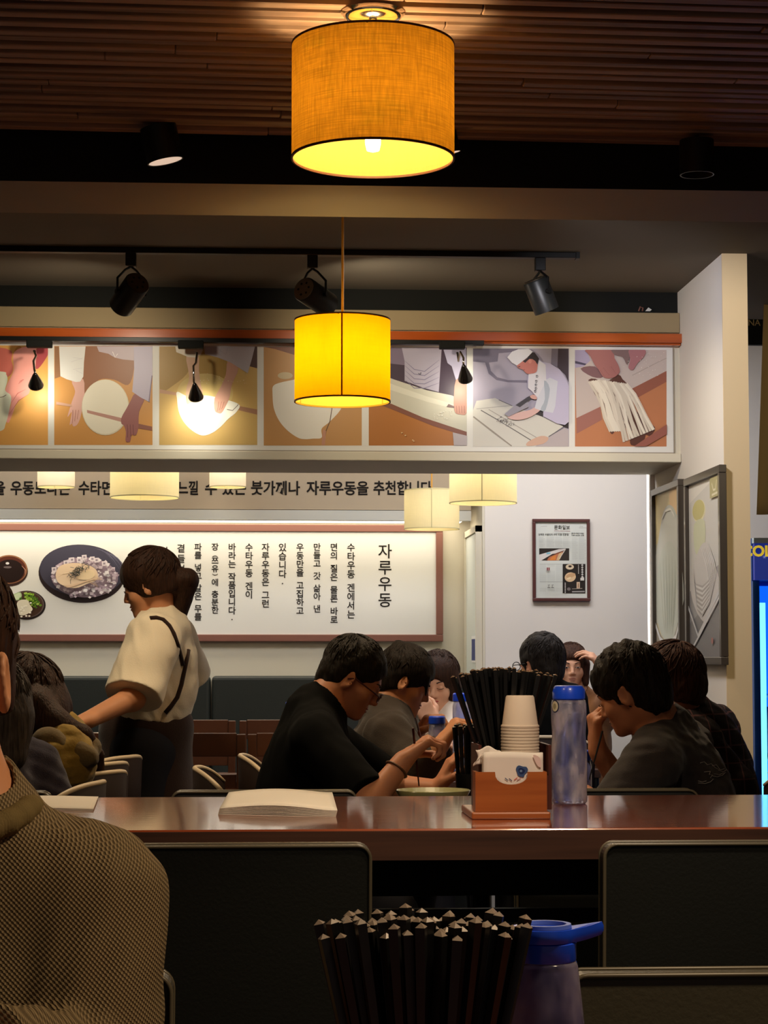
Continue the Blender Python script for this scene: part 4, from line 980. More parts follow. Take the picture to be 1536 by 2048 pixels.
mk('base', MB().box((xk + 0.02, Yk + 0.05, 0), (xk + 0.63, 8.73, 0.0495)), m_dark, ck)
m_bb = mat('cooler_bottle_blue', (16, 50, 150), 0.2, coat=0.5)
zsh = P(1520, 1521, Yk + 0.1).z + 0.0085
for k in range(5):
    x = xk + 0.10 + k * 0.11
    o = mk('bottle', MB().lathe([(0.0001, 0), (0.034, 0.002), (0.036, 0.02), (0.036, 0.13), (0.014, 0.18), (0.014, 0.205), (0.0001, 0.206)], (x, Yk + 0.2, zsh), 18), m_bb, smooth=True)
    props(o, ['leftmost blue bottle on the lower cooler shelf', 'second blue bottle from the left in the cooler', 'middle blue bottle in the cooler', 'fourth blue bottle from the left in the cooler', 'rightmost blue bottle on the lower cooler shelf'][k], 'bottle', 'bottles in the cooler')
hz = P(1518, 567, 7.6)
cr = thing('curtain_rod', (hz.x, 7.6, hz.z), 'short golden rod carrying the pale hanging cloth beyond the partition', 'curtain rod')
mk('rod', MB().cyl((xe + 0.002, 7.6, hz.z), (3.99, 7.6, hz.z), 0.011, n=14), mat('gold_rod', (190, 130, 40), 0.3, metal=0.7), cr, smooth=True)
mk('bracket', MB().box((hz.x + 0.3, 7.592, hz.z + 0.0115), (hz.x + 0.32, 7.608, ZB - 0.0005)), m_black_metal, cr)
ct = MB(); n = 80; xs0 = P(1508, 800, 7.6).x
zc1, zc0 = hz.z - 0.013, P(1520, 1030, 7.6).z
rows = 14
for j in range(rows):
    for i in range(n):
        t = i / (n - 1); q = j / (rows - 1)
        ct.v.append(Vector((xs0 + (0.035 * (1 - q)) + t * 1.0, 7.56 + 0.018 * math.sin(t * 40 + q) * (0.6 + q) , zc1 + (zc0 - zc1) * q)))
for j in range(rows - 1):
    for i in range(n - 1): ct.f.append((j * n + i, j * n + i + 1, (j + 1) * n + i + 1, (j + 1) * n + i)); ct.m.append(0)
o = mk('hanging_cloth', ct, mat('beige_cloth', (176, 150, 104), 0.8, spec=0.1), smooth=True)
sm_ = o.modifiers.new('thick', 'SOLIDIFY'); sm_.thickness = 0.002
props(o, 'pale beige cloth hanging from the golden rod at the right edge', 'curtain')
sg = P(1507, 645, 8.05)
o = thing('shop_sign', (sg.x, 8.05, sg.z), 'dark sign with pale letters half hidden behind the partition edge', 'sign')
mk('sign_board', MB().box((sg.x - 0.3, 8.05, sg.z - 0.09), (sg.x + 0.06, 8.08, sg.z + 0.1)), m_dark, o)
mk('hanger', MB().cyl((sg.x - 0.1, 8.065, sg.z + 0.1005), (sg.x - 0.1, 8.065, ZC - 0.0005), 0.004, n=8), m_black_metal, o)
text_mesh('NA', 13 * 8.05 / FPX / 0.72, mat('sign_pale', (200, 176, 120), 0.5), P(1497, 651, 8.0485), name='lettering', parent=o, thick=0.001)
# ------------------------------------------------------------------ long lacquered table in the middle
ZT = 0.91
YT0, YT1 = 3.69, 4.55
def lacquer(name, c1, c2):
    m = bpy.data.materials.new(name); m.use_nodes = True; nt = m.node_tree; b = nt.nodes['Principled BSDF']
    tc = nt.nodes.new('ShaderNodeTexCoord'); mp = nt.nodes.new('ShaderNodeMapping'); mp.inputs['Scale'].default_value = (2.5, 40, 60)
    n = nt.nodes.new('ShaderNodeTexNoise'); n.inputs['Scale'].default_value = 1; n.inputs['Detail'].default_value = 6
    rp = nt.nodes.new('ShaderNodeValToRGB'); rp.color_ramp.elements[0].position = .35; rp.color_ramp.elements[1].position = .65
    rp.color_ramp.elements[0].color = lin(c1); rp.color_ramp.elements[1].color = lin(c2)
    nt.links.new(tc.outputs['Object'], mp.inputs[0]); nt.links.new(mp.outputs[0], n.inputs['Vector']); nt.links.new(n.outputs['Fac'], rp.inputs[0]); nt.links.new(rp.outputs[0], b.inputs['Base Color'])
    b.inputs['Roughness'].default_value = 0.22; b.inputs['Coat Weight'].default_value = 1.0; b.inputs['Coat Roughness'].default_value = 0.075
    mp2 = nt.nodes.new('ShaderNodeMapping'); mp2.inputs['Scale'].default_value = (5, 55, 1); n2 = nt.nodes.new('ShaderNodeTexNoise'); n2.inputs['Scale'].default_value = 1; n2.inputs['Detail'].default_value = 3
    bp = nt.nodes.new('ShaderNodeBump'); bp.inputs['Strength'].default_value = 0.05; bp.inputs['Distance'].default_value = 0.002
    nt.links.new(tc.outputs['Object'], mp2.inputs[0]); nt.links.new(mp2.outputs[0], n2.inputs['Vector']); nt.links.new(n2.outputs['Fac'], bp.inputs['Height']); nt.links.new(bp.outputs[0], b.inputs['Normal']); nt.links.new(bp.outputs[0], b.inputs['Coat Normal'])
    return m
m_table = lacquer('red_brown_lacquered_wood', (160, 76, 40), (124, 54, 28))
m_edge = mat('table_edge_wood', (84, 52, 38), 0.5, noise=((2, 60, 60), (54, 32, 24), 0.45))
tb = thing('long_table', (0.3, 4.1, 0), 'long red-brown lacquered wooden table across the middle of the room', 'table')
mk('tabletop', MB().box((-1.6, YT0, ZT - 0.056), (2.3, YT1, ZT)), m_table, tb, bevel=0.003)
mk('edge_band', MB().box((-1.6, YT0 - 0.004, ZT - 0.0555), (2.3, YT0 - 0.0003, ZT - 0.0035)), m_edge, tb)
mk('apron', MB().box((-1.5, YT0 + 0.09, ZT - 0.13), (2.2, YT0 + 0.115, ZT - 0.0565)), m_dark, tb)
mk('apron', MB().box((-1.5, YT1 - 0.115, ZT - 0.13), (2.2, YT1 - 0.09, ZT - 0.0565)), m_dark, tb)
for v in (1761, 1816):
    z = P(900, v, 4.15).z
    mk('rail', MB().box((-1.42, 4.13, z - 0.028), (2.12, 4.155, z)), m_black_metal, tb, bevel=0.002)
for x in (-1.46, 2.13):
    for y in (YT0 + 0.06, YT1 - 0.12):
        mk('leg', MB().box((x - 0.035, y, 0), (x + 0.035, y + 0.06, ZT - 0.0565)), m_black_metal, tb, bevel=0.004)

# ------------------------------------------------------------------ black leather chairs
M_LEATHER = m_leather
def rrect(w, h, r, n=6, r2=None):
    r2 = r if r2 is None else r2
    pts = []
    for cx, cz, a0_, rr_ in ((w / 2 - r2, r2, -90, r2), (w / 2 - r, h - r, 0, r), (-w / 2 + r, h - r, 90, r), (-w / 2 + r2, r2, 180, r2)):
        for k in range(n + 1):
            a = math.radians(a0_ + 90 * k / n); pts.append((cx + rr_ * math.cos(a), cz + rr_ * math.sin(a)))
    return pts
def leather_chair(loc, rotz, label, w=0.44, top=0.90, group='black leather dining chairs', lm=None):
    m_leather = lm or M_LEATHER
    """built at its own origin; backrest at the rear (-y), sitter faces +y"""
    t = thing('leather_chair', (0, 0, 0), label, 'chair', group)
    lean = 0.035
    pl = rrect(w, top - 0.40, 0.022)
    def bp(x, z, y):  # backrest plane leaning back towards the top
        return Vector((x, y - lean * ((z) / (top - 0.40)) + 0.0, 0.40 + z))
    mb = MB(); n = len(pl)
    vs = [bp(x, z, -0.022) for x, z in pl] + [bp(x, z, 0.022) for x, z in pl]
    mb.add(vs, [tuple(range(n)), tuple(range(2 * n - 1, n - 1, -1))] + [(i, n + i, n + (i + 1) % n, (i + 1) % n) for i in range(n)])
    mk('backrest', mb, m_leather, t, bevel=0.006, seg=3, smooth=False)
    for y in (-0.0245, 0.0245):
        mk('piping', MB().tube([bp(x * 0.992, z, y) for x, z in pl], 0.0032, 6, closed=True), m_leather_seam, t, smooth=True)
    st_ = [bp(x * 0.94, 0.012 + z * 0.95, -0.0235) for x, z in pl]
    mk('seat', MB().box((-w / 2 + 0.005, 0.03, 0.40), (w / 2 - 0.005, 0.46, 0.475)), m_leather, t, bevel=0.018, seg=3)
    mk('seat_frame', MB().box((-w / 2 + 0.01, -0.02, 0.365), (w / 2 - 0.01, 0.45, 0.3995)), m_dark, t)
    for sx in (-1, 1):
        for y0_ in (-0.018, 0.41):
            mk('leg', MB().box((sx * (w / 2 - 0.035) - 0.017, y0_, 0), (sx * (w / 2 - 0.035) + 0.017, y0_ + 0.034, 0.3645)), m_dark, t, bevel=0.003)
    t.location = loc; t.rotation_euler = (0, 0, rotz)
    return t
yb = 3.5
xl = P(745, 1690, yb).x - 0.22 - 0.003
proto_chair = leather_chair((xl, yb + 0.03, 0), 0, 'large black leather chair seen from behind at the middle of the long table')
xr = P(1203, 1690, yb).x + 0.22
copy_tree(proto_chair, (xr, yb + 0.03, 0), math.radians(-0.6), 'black leather chair seen from behind at the right end of the near table side')
yf = 4.9
for px0, px1, lab in ((348, 708, 'empty leather chair across the long table in front of the man in black'), (1035, 1381, 'leather chair across the long table in front of the grey-shirted person'), (-262, 97, 'leather chair across the long table, cropped at the left edge')):
    copy_tree(proto_chair, ((P(px0, 1580, yf).x + P(px1, 1580, yf).x) / 2, yf - 0.055, 0), math.pi, lab)

# near chairs on the far side of the nearest table
near_proto = leather_chair((0, 0, 0), math.pi, 'olive-black leather chair back rising at the bottom right corner', w=0.46, top=0.845, group='near leather chairs', lm=mat('olive_black_leather', (64, 60, 46), .45, spec=.45, bump=((160, 160, 160), .15)))
yn = 2.45
near_proto.location = (P(1125, 1950, yn).x + 0.23, yn - 0.05, 0)
near_left = copy_tree(near_proto, (P(346, 1958, yn).x - 0.23, yn - 0.015, 0), math.pi, 'dark leather chair behind the person in the waffle-knit sweater')

# ------------------------------------------------------------------ nearest table (only its things rise into view)
ZN = 0.735
nt_ = thing('near_table', (0.1, 1.65, 0), 'dark wooden table in the foreground below the chopsticks and pitcher', 'table')
mk('tabletop', MB().box((-0.75, 1.25, ZN - 0.04), (0.95, 2.09, ZN)), m_table, nt_, bevel=0.003)
for x in (-0.68, 0.82):
    for y in (1.32, 1.83):
        mk('leg', MB().box((x, y, 0), (x + 0.055, y + 0.055, ZN - 0.0405)), m_dark, nt_, bevel=0.003)

# ------------------------------------------------------------------ chopsticks
m_stick = mat('black_melamine', (20, 20, 21), 0.36, spec=0.5)
m_tip = mat('stick_end_glint', (150, 134, 120), 0.38, spec=0.6)  # pale colour paints the glint on the stick ends
def stick_mesh(name, L, w0, w1, tip, tip_m):
    mb = MB()
    vs = []
    for z, w in ((0, w0), (L - tip, w1)):
        vs += [(-w, -w, z), (w, -w, z), (w, w, z), (-w, w, z)]
    mb.add(vs, [(3, 2, 1, 0), (0, 1, 5, 4), (1, 2, 6, 5), (2, 3, 7, 6), (3, 0, 4, 7)], 0)
    b = len(mb.v); mb.add([(-w1, -w1, L - tip), (w1, -w1, L - tip), (w1, w1, L - tip), (-w1, w1, L - tip), (0, 0, L)], [(0, 1, 4), (1, 2, 4), (2, 3, 4), (3, 0, 4)], 1)
    me = bpy.data.meshes.new(name); me.from_pydata([tuple(v) for v in mb.v], [], mb.f); me.materials.append(m_stick); me.materials.append(tip_m); me.polygons.foreach_set('material_index', mb.m)
    return me
def bundle(center, zbase, L, r0, rx, ry, n, seed, label, group, w0, w1, tip, tip_m=m_tip, zj=0.012, order=None):
    rr = random.Random(seed); me = stick_mesh('chopstick', L, w0, w1, tip, tip_m)
    for k in range(n):
        rad = math.sqrt((k + 0.5) / n); a = k * 2.39996
        bx, by = r0 * rad * math.cos(a), r0 * rad * math.sin(a)
        tx, ty = rx * rad * math.cos(a) + rr.uniform(-.0012, .0012), ry * rad * math.sin(a) + rr.uniform(-.0012, .0012)
        b = Vector((center[0] + bx, center[1] + by, zbase))
        d = Vector((tx - bx, ty - by, L * 0.97)).normalized()
        q = d.to_track_quat('Z', 'Y'); q = q @ Matrix.Rotation(rr.uniform(0, 1.5), 3, 'Z').to_quaternion()
        o = bpy.data.objects.new('chopstick', me); COL.objects.link(o)
        o.location = b + d * rr.uniform(0, zj); o.rotation_mode = 'QUATERNION'; o.rotation_quaternion = q
        props(o, label, 'chopstick', group)
def holder(name, c, z0, r0, r1, h, m, label, cat='holder'):
    t = thing(name, (c[0], c[1], z0), label, cat)
    mk('cup', MB().lathe([(0.0001, z0), (r0, z0), (r0 + 0.001, z0 + 0.003), (r1, z0 + h), (r1 - 0.003, z0 + h), (r0 - 0.002, z0 + 0.006), (0.0001, z0 + 0.006)], (c[0], c[1], 0), 36), m, t, smooth=True, auto=40)
    return t
cN = P(846, 1900, 1.86)
holder('chopstick_holder', (cN.x, 1.86), ZN, 0.050, 0.062, 0.10, m_black_metal, 'black round holder of the foreground chopsticks, below the picture edge')
bundle((cN.x, 1.86), ZN + 0.0065, 0.235, 0.044, 0.098, 0.062, 84, 11, 'black square chopstick with a painted glint on its pointed end in the big foreground bundle', 'chopsticks in the foreground bundle', 0.0022, 0.0044, 0.004, zj=0.016)

# ------------------------------------------------------------------ foreground pitcher
m_blue_lid = mat('royal_blue_plastic', (28, 76, 225), 0.3, spec=0.5, coat=0.2)
def clear_mat(name, c, rough=0.08, tr=1.0, mottle=None):
    m = bpy.data.materials.new(name); m.use_nodes = True; nt = m.node_tree; b = nt.nodes['Principled BSDF']
    b.inputs['Base Color'].default_value = lin(c); b.inputs['Roughness'].default_value = rough; b.inputs['Transmission Weight'].default_value = tr; b.inputs['IOR'].default_value = 1.2
    if mottle:   # condensation: patchy pale film on tinted plastic
        tc = nt.nodes.new('ShaderNodeTexCoord'); mp = nt.nodes.new('ShaderNodeMapping'); mp.inputs['Scale'].default_value = mottle[1]
        n = nt.nodes.new('ShaderNodeTexNoise'); n.inputs['Scale'].default_value = 1; n.inputs['Detail'].default_value = 3
        rp = nt.nodes.new('ShaderNodeValToRGB'); rp.color_ramp.elements[0].position = .38; rp.color_ramp.elements[1].position = .62
        rp.color_ramp.elements[0].color = lin(c); rp.color_ramp.elements[1].color = lin(mottle[0])
        mr = nt.nodes.new('ShaderNodeMapRange'); mr.inputs[1].default_value = .38; mr.inputs[2].default_value = .62; mr.inputs[3].default_value = tr; mr.inputs[4].default_value = mottle[2]
        nt.links.new(tc.outputs['Object'], mp.inputs[0]); nt.links.new(mp.outputs[0], n.inputs['Vector']); nt.links.new(n.outputs['Fac'], rp.inputs[0]); nt.links.new(n.outputs['Fac'], mr.inputs[0])
        nt.links.new(rp.outputs[0], b.inputs['Base Color']); nt.links.new(mr.outputs[0], b.inputs['Transmission Weight'])
    return m
m_pitch = clear_mat('smoky_violet_plastic', (172, 168, 222), 0.12, tr=.93, mottle=((206, 200, 230), (24, 24, 14), .75))
m_water = clear_mat('water', (240, 243, 250), 0.0)
cP = P(1089, 1900, 2.0)
def pxr(wpx, Y): return wpx / 2 * Y / FPX
zl0, zl1, zl2 = P(1089, 1921, 2.0).z, P(1089, 1882, 2.0).z, P(1089, 1852, 2.0).z
pt = thing('water_pitcher', (cP.x, 2.0, ZN), 'clear violet-tinted pitcher with a royal blue spouted lid in the foreground', 'pitcher')
r_top, r_mid = pxr(132, 2.0), pxr(174, 2.0)
prof = [(0.0001, ZN + 0.0005), (r_mid * 0.93, ZN + 0.0005), (r_mid, ZN + 0.012), (r_mid, ZN + 0.07), (r_mid * 0.97, ZN + 0.10), (r_top * 1.09, zl0 - 0.03), (r_top, zl0 - 0.004), (r_top * 0.95, zl0), (r_top * 0.92, zl0), (r_top * 0.95, zl0 - 0.008), (r_top * 1.05, zl0 - 0.03), (r_mid * 0.94, ZN + 0.10), (r_mid * 0.96, ZN + 0.07), (r_mid * 0.96, ZN + 0.014), (0.0001, ZN + 0.006)]
mk('body', MB().lathe(prof, (cP.x, 2.0, 0), 48), m_pitch, pt, smooth=True)
mk('water', MB().lathe([(0.0001, ZN + 0.0065), (r_mid * 0.95, ZN + 0.0145), (r_mid * 0.95, ZN + 0.07), (r_mid * 0.93, ZN + 0.10), (r_mid * 0.90, ZN + 0.118), (0.0001, ZN + 0.118)], (cP.x, 2.0, 0), 40), m_water, pt, smooth=True, auto=50)
rl = pxr(124, 2.0)
mk('lid_collar', MB().lathe([(0.0001, zl0 + 0.0005), (rl, zl0 + 0.0005), (rl * 1.02, zl0 + 0.002), (rl * 1.02, zl1 - 0.001), (rl * 0.98, zl1), (0.0001, zl1)], (cP.x, 2.0, 0), 40), m_blue_lid, pt, smooth=True, auto=40)
# top plate with a raised ring and a spout to the right
top = MB(); rp = pxr(136, 2.0)
n = 56; ring = []
for i in range(n):
    a = 2 * math.pi * i / n
    r = rp
    ex = 0.0
    if abs(math.atan2(math.sin(a), math.cos(a))) < 0.5:
        ex = 0.028 * (1 - (abs(math.atan2(math.sin(a), math.cos(a))) / 0.5) ** 1.5)
    ring.append((cP.x - 0.003 + (r + ex) * math.cos(a), 2.0 + r * math.sin(a) * (1 if ex == 0 else 1 - ex * 6)))
zA = zl1 + 0.0005
for k, (dz, s_) in enumerate(((0, 0.96), (0.004, 1.0), (0.0085, 1.0), (0.0125, 0.97))):
    for x, y in ring: top.v.append(Vector((cP.x + (x - cP.x) * s_, 2.0 + (y - 2.0) * s_, zA + dz + max(0, (x - cP.x - rp)) * 0.22)))
for k in range(3):
    for i in range(n): top.f.append((k * n + i, k * n + (i + 1) % n, (k + 1) * n + (i + 1) % n, (k + 1) * n + i)); top.m.append(0)
top.f.append(tuple(range(n - 1, -1, -1))); top.m.append(0); top.f.append(tuple(range(3 * n, 4 * n))); top.m.append(0)
mk('lid_plate', top, m_blue_lid, pt, smooth=True, auto=50)
mk('lid_ring', MB().lathe([(rp * 0.60, zA + 0.0128), (rp * 0.80, zA + 0.0128), (rp * 0.78, zA + 0.0165), (rp * 0.64, zA + 0.0165)], (cP.x, 2.0, 0), 40, closed=True), mat('lid_ring_pale', (90, 120, 220), 0.3), pt, smooth=True, auto=40)

# ------------------------------------------------------------------ caddy with napkins, cups and chopsticks on the long table
m_bamboo = mat('bamboo_board', (176, 98, 44), 0.35, coat=0.3, noise=((4, 30, 60), (152, 78, 32), 0.5))
m_darkbox = mat('dark_red_wood', (78, 36, 26), 0.4, coat=0.2)
m_napkin = mat('white_tissue', (232, 222, 214), 0.8, spec=0.1)
m_cup = mat('paper_cup_white', (226, 208, 190), 0.6, spec=0.2)
YC = 3.90
xa, xb = P(951, 1600, YC).x, P(1094, 1600, YC).x
zf = P(1020, 1544, YC).z
cd = thing('table_caddy', ((xa + xb) / 2, YC + 0.08, ZT), 'bamboo napkin caddy with a scooped front and darker rear box on the long table', 'caddy')
front = [(xa, ZT + 0.014), (xb, ZT + 0.014), (xb, zf)]
cxn, rn, dn = P(1023, 1550, YC).x, pxr(66, YC), 0.024
for k in range(13):
    a = math.pi * k / 12; front.append((cxn + rn * math.cos(a), zf - dn * math.sin(a) ** 0.7 if 0 < k < 12 else zf))
front.append((xa, zf))
mk('front_panel', MB().prism([(x, YC, z) for x, z in front], (0, 0.006, 0)), m_bamboo, cd)
yA, yB = YC + 0.0065, YC + 0.05
for x in (xa, xb - 0.006): mk('side_panel', MB().box((x, yA, ZT + 0.014), (x + 0.006, yB, zf)), m_bamboo, cd)
mk('base_tray', MB().box((xa - 0.008, YC - 0.008, ZT), (xb + 0.006, YC + 0.198, ZT + 0.0135)), m_bamboo, cd, bevel=0.003)
zr_ = P(1020, 1488, YC + 0.1).z
xc, xd2 = P(957, 1500, YC + 0.05).x, P(1103, 1500, YC + 0.05).x
mk('rear_box', MB().box((xc, yB + 0.0005, ZT + 0.014), (xc + 0.006, YC + 0.19, zr_)).box((xd2 - 0.006, yB + 0.0005, ZT + 0.014), (xd2, YC + 0.19, zr_)).box((xc + 0.0062, YC + 0.184, ZT + 0.014), (xd2 - 0.0062, YC + 0.19, zr_)).box((xc + 0.0062, yB + 0.0005, ZT + 0.014), (xd2 - 0.0062, yB + 0.005, zf - 0.01)), m_darkbox, cd)
# paper cups, upside down, one over the other
xcup, ycup = P(1040, 1450, YC + 0.095).x, YC + 0.095
zt_c = P(1040, 1391, ycup).z
h_c, pitch_c = 0.063, 0.0061
rt, rb = pxr(57, ycup), pxr(72, ycup)
cb = MB().lathe([(0.0001, h_c), (rt * 0.93, h_c), (rt, h_c - 0.003), (rb, 0.006), (rb + 0.0022, 0.0052), (rb + 0.0026, 0.0028), (rb + 0.0016, 0.0004), (rb + 0.0004, 0.0004), (rb - 0.0002, 0.005), (rt - 0.0001, h_c - 0.0048), (0.0001, h_c - 0.0046)], (0, 0, 0), 44)
cupm = None
ncup = int((zt_c - h_c - (ZT + 0.016)) / pitch_c) + 1
for k in range(min(ncup, 26)):
    lab = 'topmost upside-down paper cup, whole side showing, on the caddy stack' if k == 0 else 'upside-down paper cup nested in the caddy stack, only its rim showing'
    if k == 0:
        o = mk('paper_cup', cb, m_cup, smooth=True, auto=45); cupm = o
    else:
        o = cupm.copy(); COL.objects.link(o)
    o.location = (xcup, ycup, zt_c - h_c - k * pitch_c)
    props(o, lab, 'paper cup', 'paper cups stacked in the caddy')
cA = P(1014, 1490, YC + 0.145)
bundle((cA.x - 0.004, YC + 0.153), ZT + 0.0145, 0.266, 0.0170, 0.108, 0.040, 60, 5, 'black chopstick in the wide fan standing behind the paper cups', 'chopsticks in the caddy fan', 0.0011, 0.0038, 0.003, tip_m=mat('stick_end_dim', (120, 96, 76), 0.35, spec=0.6), zj=0.010)
# napkins
xn0, xn1 = P(966, 1540, YC + 0.02).x, P(1085, 1540, YC + 0.02).x
zn = P(1020, 1504, YC + 0.02).z
for k in range(5):
    y = YC + 0.012 + k * 0.0072
    mb = MB(); nx, nz = 14, 10
    for j in range(nz):
        for i in range(nx):
            t, q = i / (nx - 1), j / (nz - 1)
            mb.v.append(Vector((xn0 + (xn1 - xn0) * t, y + 0.0012 * math.sin(t * 9 + k) * q, ZT + 0.016 + (zn - 0.0015 * k - ZT - 0.016) * q + 0.0012 * math.sin(t * 5 + k * 2) * q)))
    for j in range(nz - 1):
        for i in range(nx - 1): mb.f.append((j * nx + i, j * nx + i + 1, (j + 1) * nx + i + 1, (j + 1) * nx + i)); mb.m.append(0)
    o = mk('paper_napkin', mb, m_napkin, smooth=True)
    s_ = o.modifiers.new('thick', 'SOLIDIFY'); s_.thickness = 0.0028; s_.offset = 0
    props(o, ['front white napkin with a printed blue flower in the caddy', 'second white napkin from the front in the caddy', 'middle white napkin of the caddy stack', 'fourth white napkin, just before the rearmost', 'rearmost white napkin against the cups'][k], 'napkin', 'napkins in the caddy')
    if k == 0:
        fp = Print(lambda u, v: P(u, v, YC + 0.0085), (0, -1, 0), 0.0001)
        fp.poly([(1032, 1537), (1037, 1531), (1046, 1533), (1053, 1534), (1056, 1541), (1050, 1548), (1047, 1554), (1037, 1552), (1034, 1545)], (62, 84, 130), 4)
        fp.poly([(1037, 1538), (1043, 1536), (1050, 1541), (1046, 1548), (1039, 1547)], (34, 48, 92), 4); fp.ell(1042, 1542, 2.6, 2.4, (110, 132, 168))
        for a, b, c_3 in (((1010, 1556), (1016, 1561), (90, 100, 130)), ((1018, 1557), (1024, 1562), (90, 80, 110)), ((1028, 1560), (1035, 1555), (214, 120, 110)), ((1034, 1560), (1042, 1556), (196, 150, 160))): fp.line([a, b], 1.8, c_3)
        fp.poly([(1066, 1510), (1080, 1516), (1082, 1534), (1074, 1530)], (228, 200, 196), 3)
        fp.done('flower_print', o)
cm = MB(); nx = 12
for j in range(10):
    for i in range(nx):
        t, q = i / (nx - 1), j / 9
        u = 951 + 48 * t; v = 1500 + 26 * q - 6 * math.sin(t * 3.1) + 9 * (1 - t) * q
        cm.v.append(P(u + 5 * math.sin(q * 5), v + 2.5 * math.sin(t * 9 + q * 4), YC + 0.047 + 0.002 * math.sin(t * 12 + q * 7) - 0.001 * q))
for j in range(9):
    for i in range(nx - 1): cm.f.append((j * nx + i, j * nx + i + 1, (j + 1) * nx + i + 1, (j + 1) * nx + i)); cm.m.append(0)
o = mk('paper_napkin', cm, m_napkin, smooth=True); s_ = o.modifiers.new('thick', 'SOLIDIFY'); s_.thickness = 0.001; s_.offset = 0
props(o, 'crumpled napkin poking out at the caddy corner left of the cups', 'napkin')

# ------------------------------------------------------------------ tall water bottle on the long table
YW2 = 4.3
bx = P(1138, 1500, YW2).x
zb0, zbt_ = ZT + 0.0005, P(1138, 1371, YW2).z
bo = thing('water_bottle', (bx, YW2, ZT), 'tall bluish water bottle with a royal blue screw lid on the long table', 'bottle')
R = pxr(71, YW2)
zc_ = P(1138, 1400, YW2).z
hb = zc_ - zb0
prof = []
for k in range(25):
    q = k / 24
    r = R * (1 - 0.055 * math.exp(-((q - 0.66) / 0.10) ** 2) + 0.02 * math.exp(-((q - .38) / .2) ** 2) - 0.06 * max(0, (q - .93) / .07) ** 2)
    prof.append((r, zb0 + 0.004 + (hb - 0.004) * q))
inner = [(r - 0.003, z) for r, z in prof[::-1]]; inner[-1] = (inner[-1][0], zb0 + 0.007)
m_bot = clear_mat('frosted_blue_plastic', (190, 198, 242), 0.2, tr=.92, mottle=((236, 230, 240), (26, 26, 11), .62))
mk('body', MB().lathe([(0.0001, zb0), (R * 0.9, zb0)] + prof + inner + [(0.0001, zb0 + 0.007)], (bx, YW2, 0), 44), m_bot, bo, smooth=True)
zw = zb0 + hb * 0.90
wp = [(r - 0.0036, z) for r, z in prof if z < zw]
mk('water', MB().lathe([(0.0001, zb0 + 0.0075)] + [(wp[0][0], zb0 + 0.0076)] + wp[1:] + [(0.0001, wp[-1][1])], (bx, YW2, 0), 40), clear_mat('bottle_water', (226, 230, 250), 0.05), bo, smooth=True, auto=50)
mk('screw_lid', MB().lathe([(0.0001, zc_ + 0.0005), (R * 0.86, zc_ + 0.0005), (R * 0.92, zc_ + 0.003), (R * 0.92, zbt_ - 0.009), (R * 0.78, zbt_ - 0.001), (R * 0.7, zbt_), (0.0001, zbt_)], (bx, YW2, 0), 40), m_blue_lid, bo, smooth=True, auto=35)
lt = MB()
a_ = -2.3; 
lt.box((-0.006, -0.004, 0), (0.012, 0.004, 0.006), M=Matrix.Translation((bx - R * 0.96, YW2, zbt_ - 0.012)))
mk('lid_tab', lt, m_blue_lid, bo, bevel=0.001)
# oval sticker wrapped on the left of the body
def oval(mm, sc, dr, name):
    mb = MB(); cc = P(1114, 1412, YW2).z; n = 28
    vs = []
    rings = [0.0001, 0.5, 1.0]
    for r_ in rings:
        for i in range(n):
            t = 2 * math.pi * i / n
            ang = math.radians(-148) + r_ * sc * 0.30 * math.cos(t)
            vs.append(Vector((bx + (R * 1.0 + dr) * math.cos(ang), YW2 + (R * 1.0 + dr) * math.sin(ang), cc + r_ * sc * 0.0135 * math.sin(t))))
    fs = [(j * n + i, j * n + (i + 1) % n, (j + 1) * n + (i + 1) % n, (j + 1) * n + i) for j in range(2) for i in range(n)]
    mb.add(vs, fs); mk(name, mb, mm, bo, smooth=True)
oval(mat('sticker_navy', (30, 40, 80), 0.4), 1.0, 0.0006, 'sticker_rim')
oval(mat('sticker_cream', (206, 200, 176), 0.4), 0.82, 0.0011, 'sticker')
oval(mat('sticker_grey', (150, 146, 120), 0.4), 0.42, 0.0016, 'sticker_mark')

# ------------------------------------------------------------------ booklets lying on the long table
def booklet(corners, n, label, curl, name='menu_booklet'):
    """corners: far-left, far-right, near-right, near-left on the table top"""
    fl_, fr_, nr_, nl_ = [Vector(c) for c in corners]
    t = thing(name, (fl_ + fr_ + nr_ + nl_) / 4, label, 'booklet')
    for k in range(n):
        mb = MB(); nx, ny = 18, 6
        for j in range(ny):
            for i in range(nx):
                a, b = i / (nx - 1), j / (ny - 1)
                p = (fl_ * (1 - a) + fr_ * a) * (1 - b) + (nl_ * (1 - a) + nr_ * a) * b
                z = ZT + 0.0007 + k * (0.00165 + curl * math.sin(math.pi * min(1, a * 1.1)) * 0.0011)
                mb.v.append(Vector((p.x + k * 0.0004, p.y, z)))
        for j in range(ny - 1):
            for i in range(nx - 1): mb.f.append((j * nx + i, (j + 1) * nx + i, (j + 1) * nx + i + 1, j * nx + i + 1)); mb.m.append(0)
        o = mk('page', mb, m_pages, t, smooth=True)
        s_ = o.modifiers.new('thick', 'SOLIDIFY'); s_.thickness = 0.0009; s_.offset = 0
    return t
m_pages = mat('ivory_pages', (240, 232, 220), 0.55, spec=0.3)
booklet((PZ(455, 1596, ZT), PZ(662, 1596, ZT), PZ(672, 1634, ZT), PZ(436, 1630, ZT)), 8, 'thick ivory menu booklet lying open on the long table', 1.0)
booklet((PZ(40, 1595, ZT), PZ(196, 1597, ZT), PZ(186, 1622, ZT), PZ(30, 1620, ZT)), 3, 'thin ivory leaflet on the table behind the waffle-knit shoulder', 0.3, 'leaflet')
flat = MB().box((0, 0, 0), (1, 1, 1))

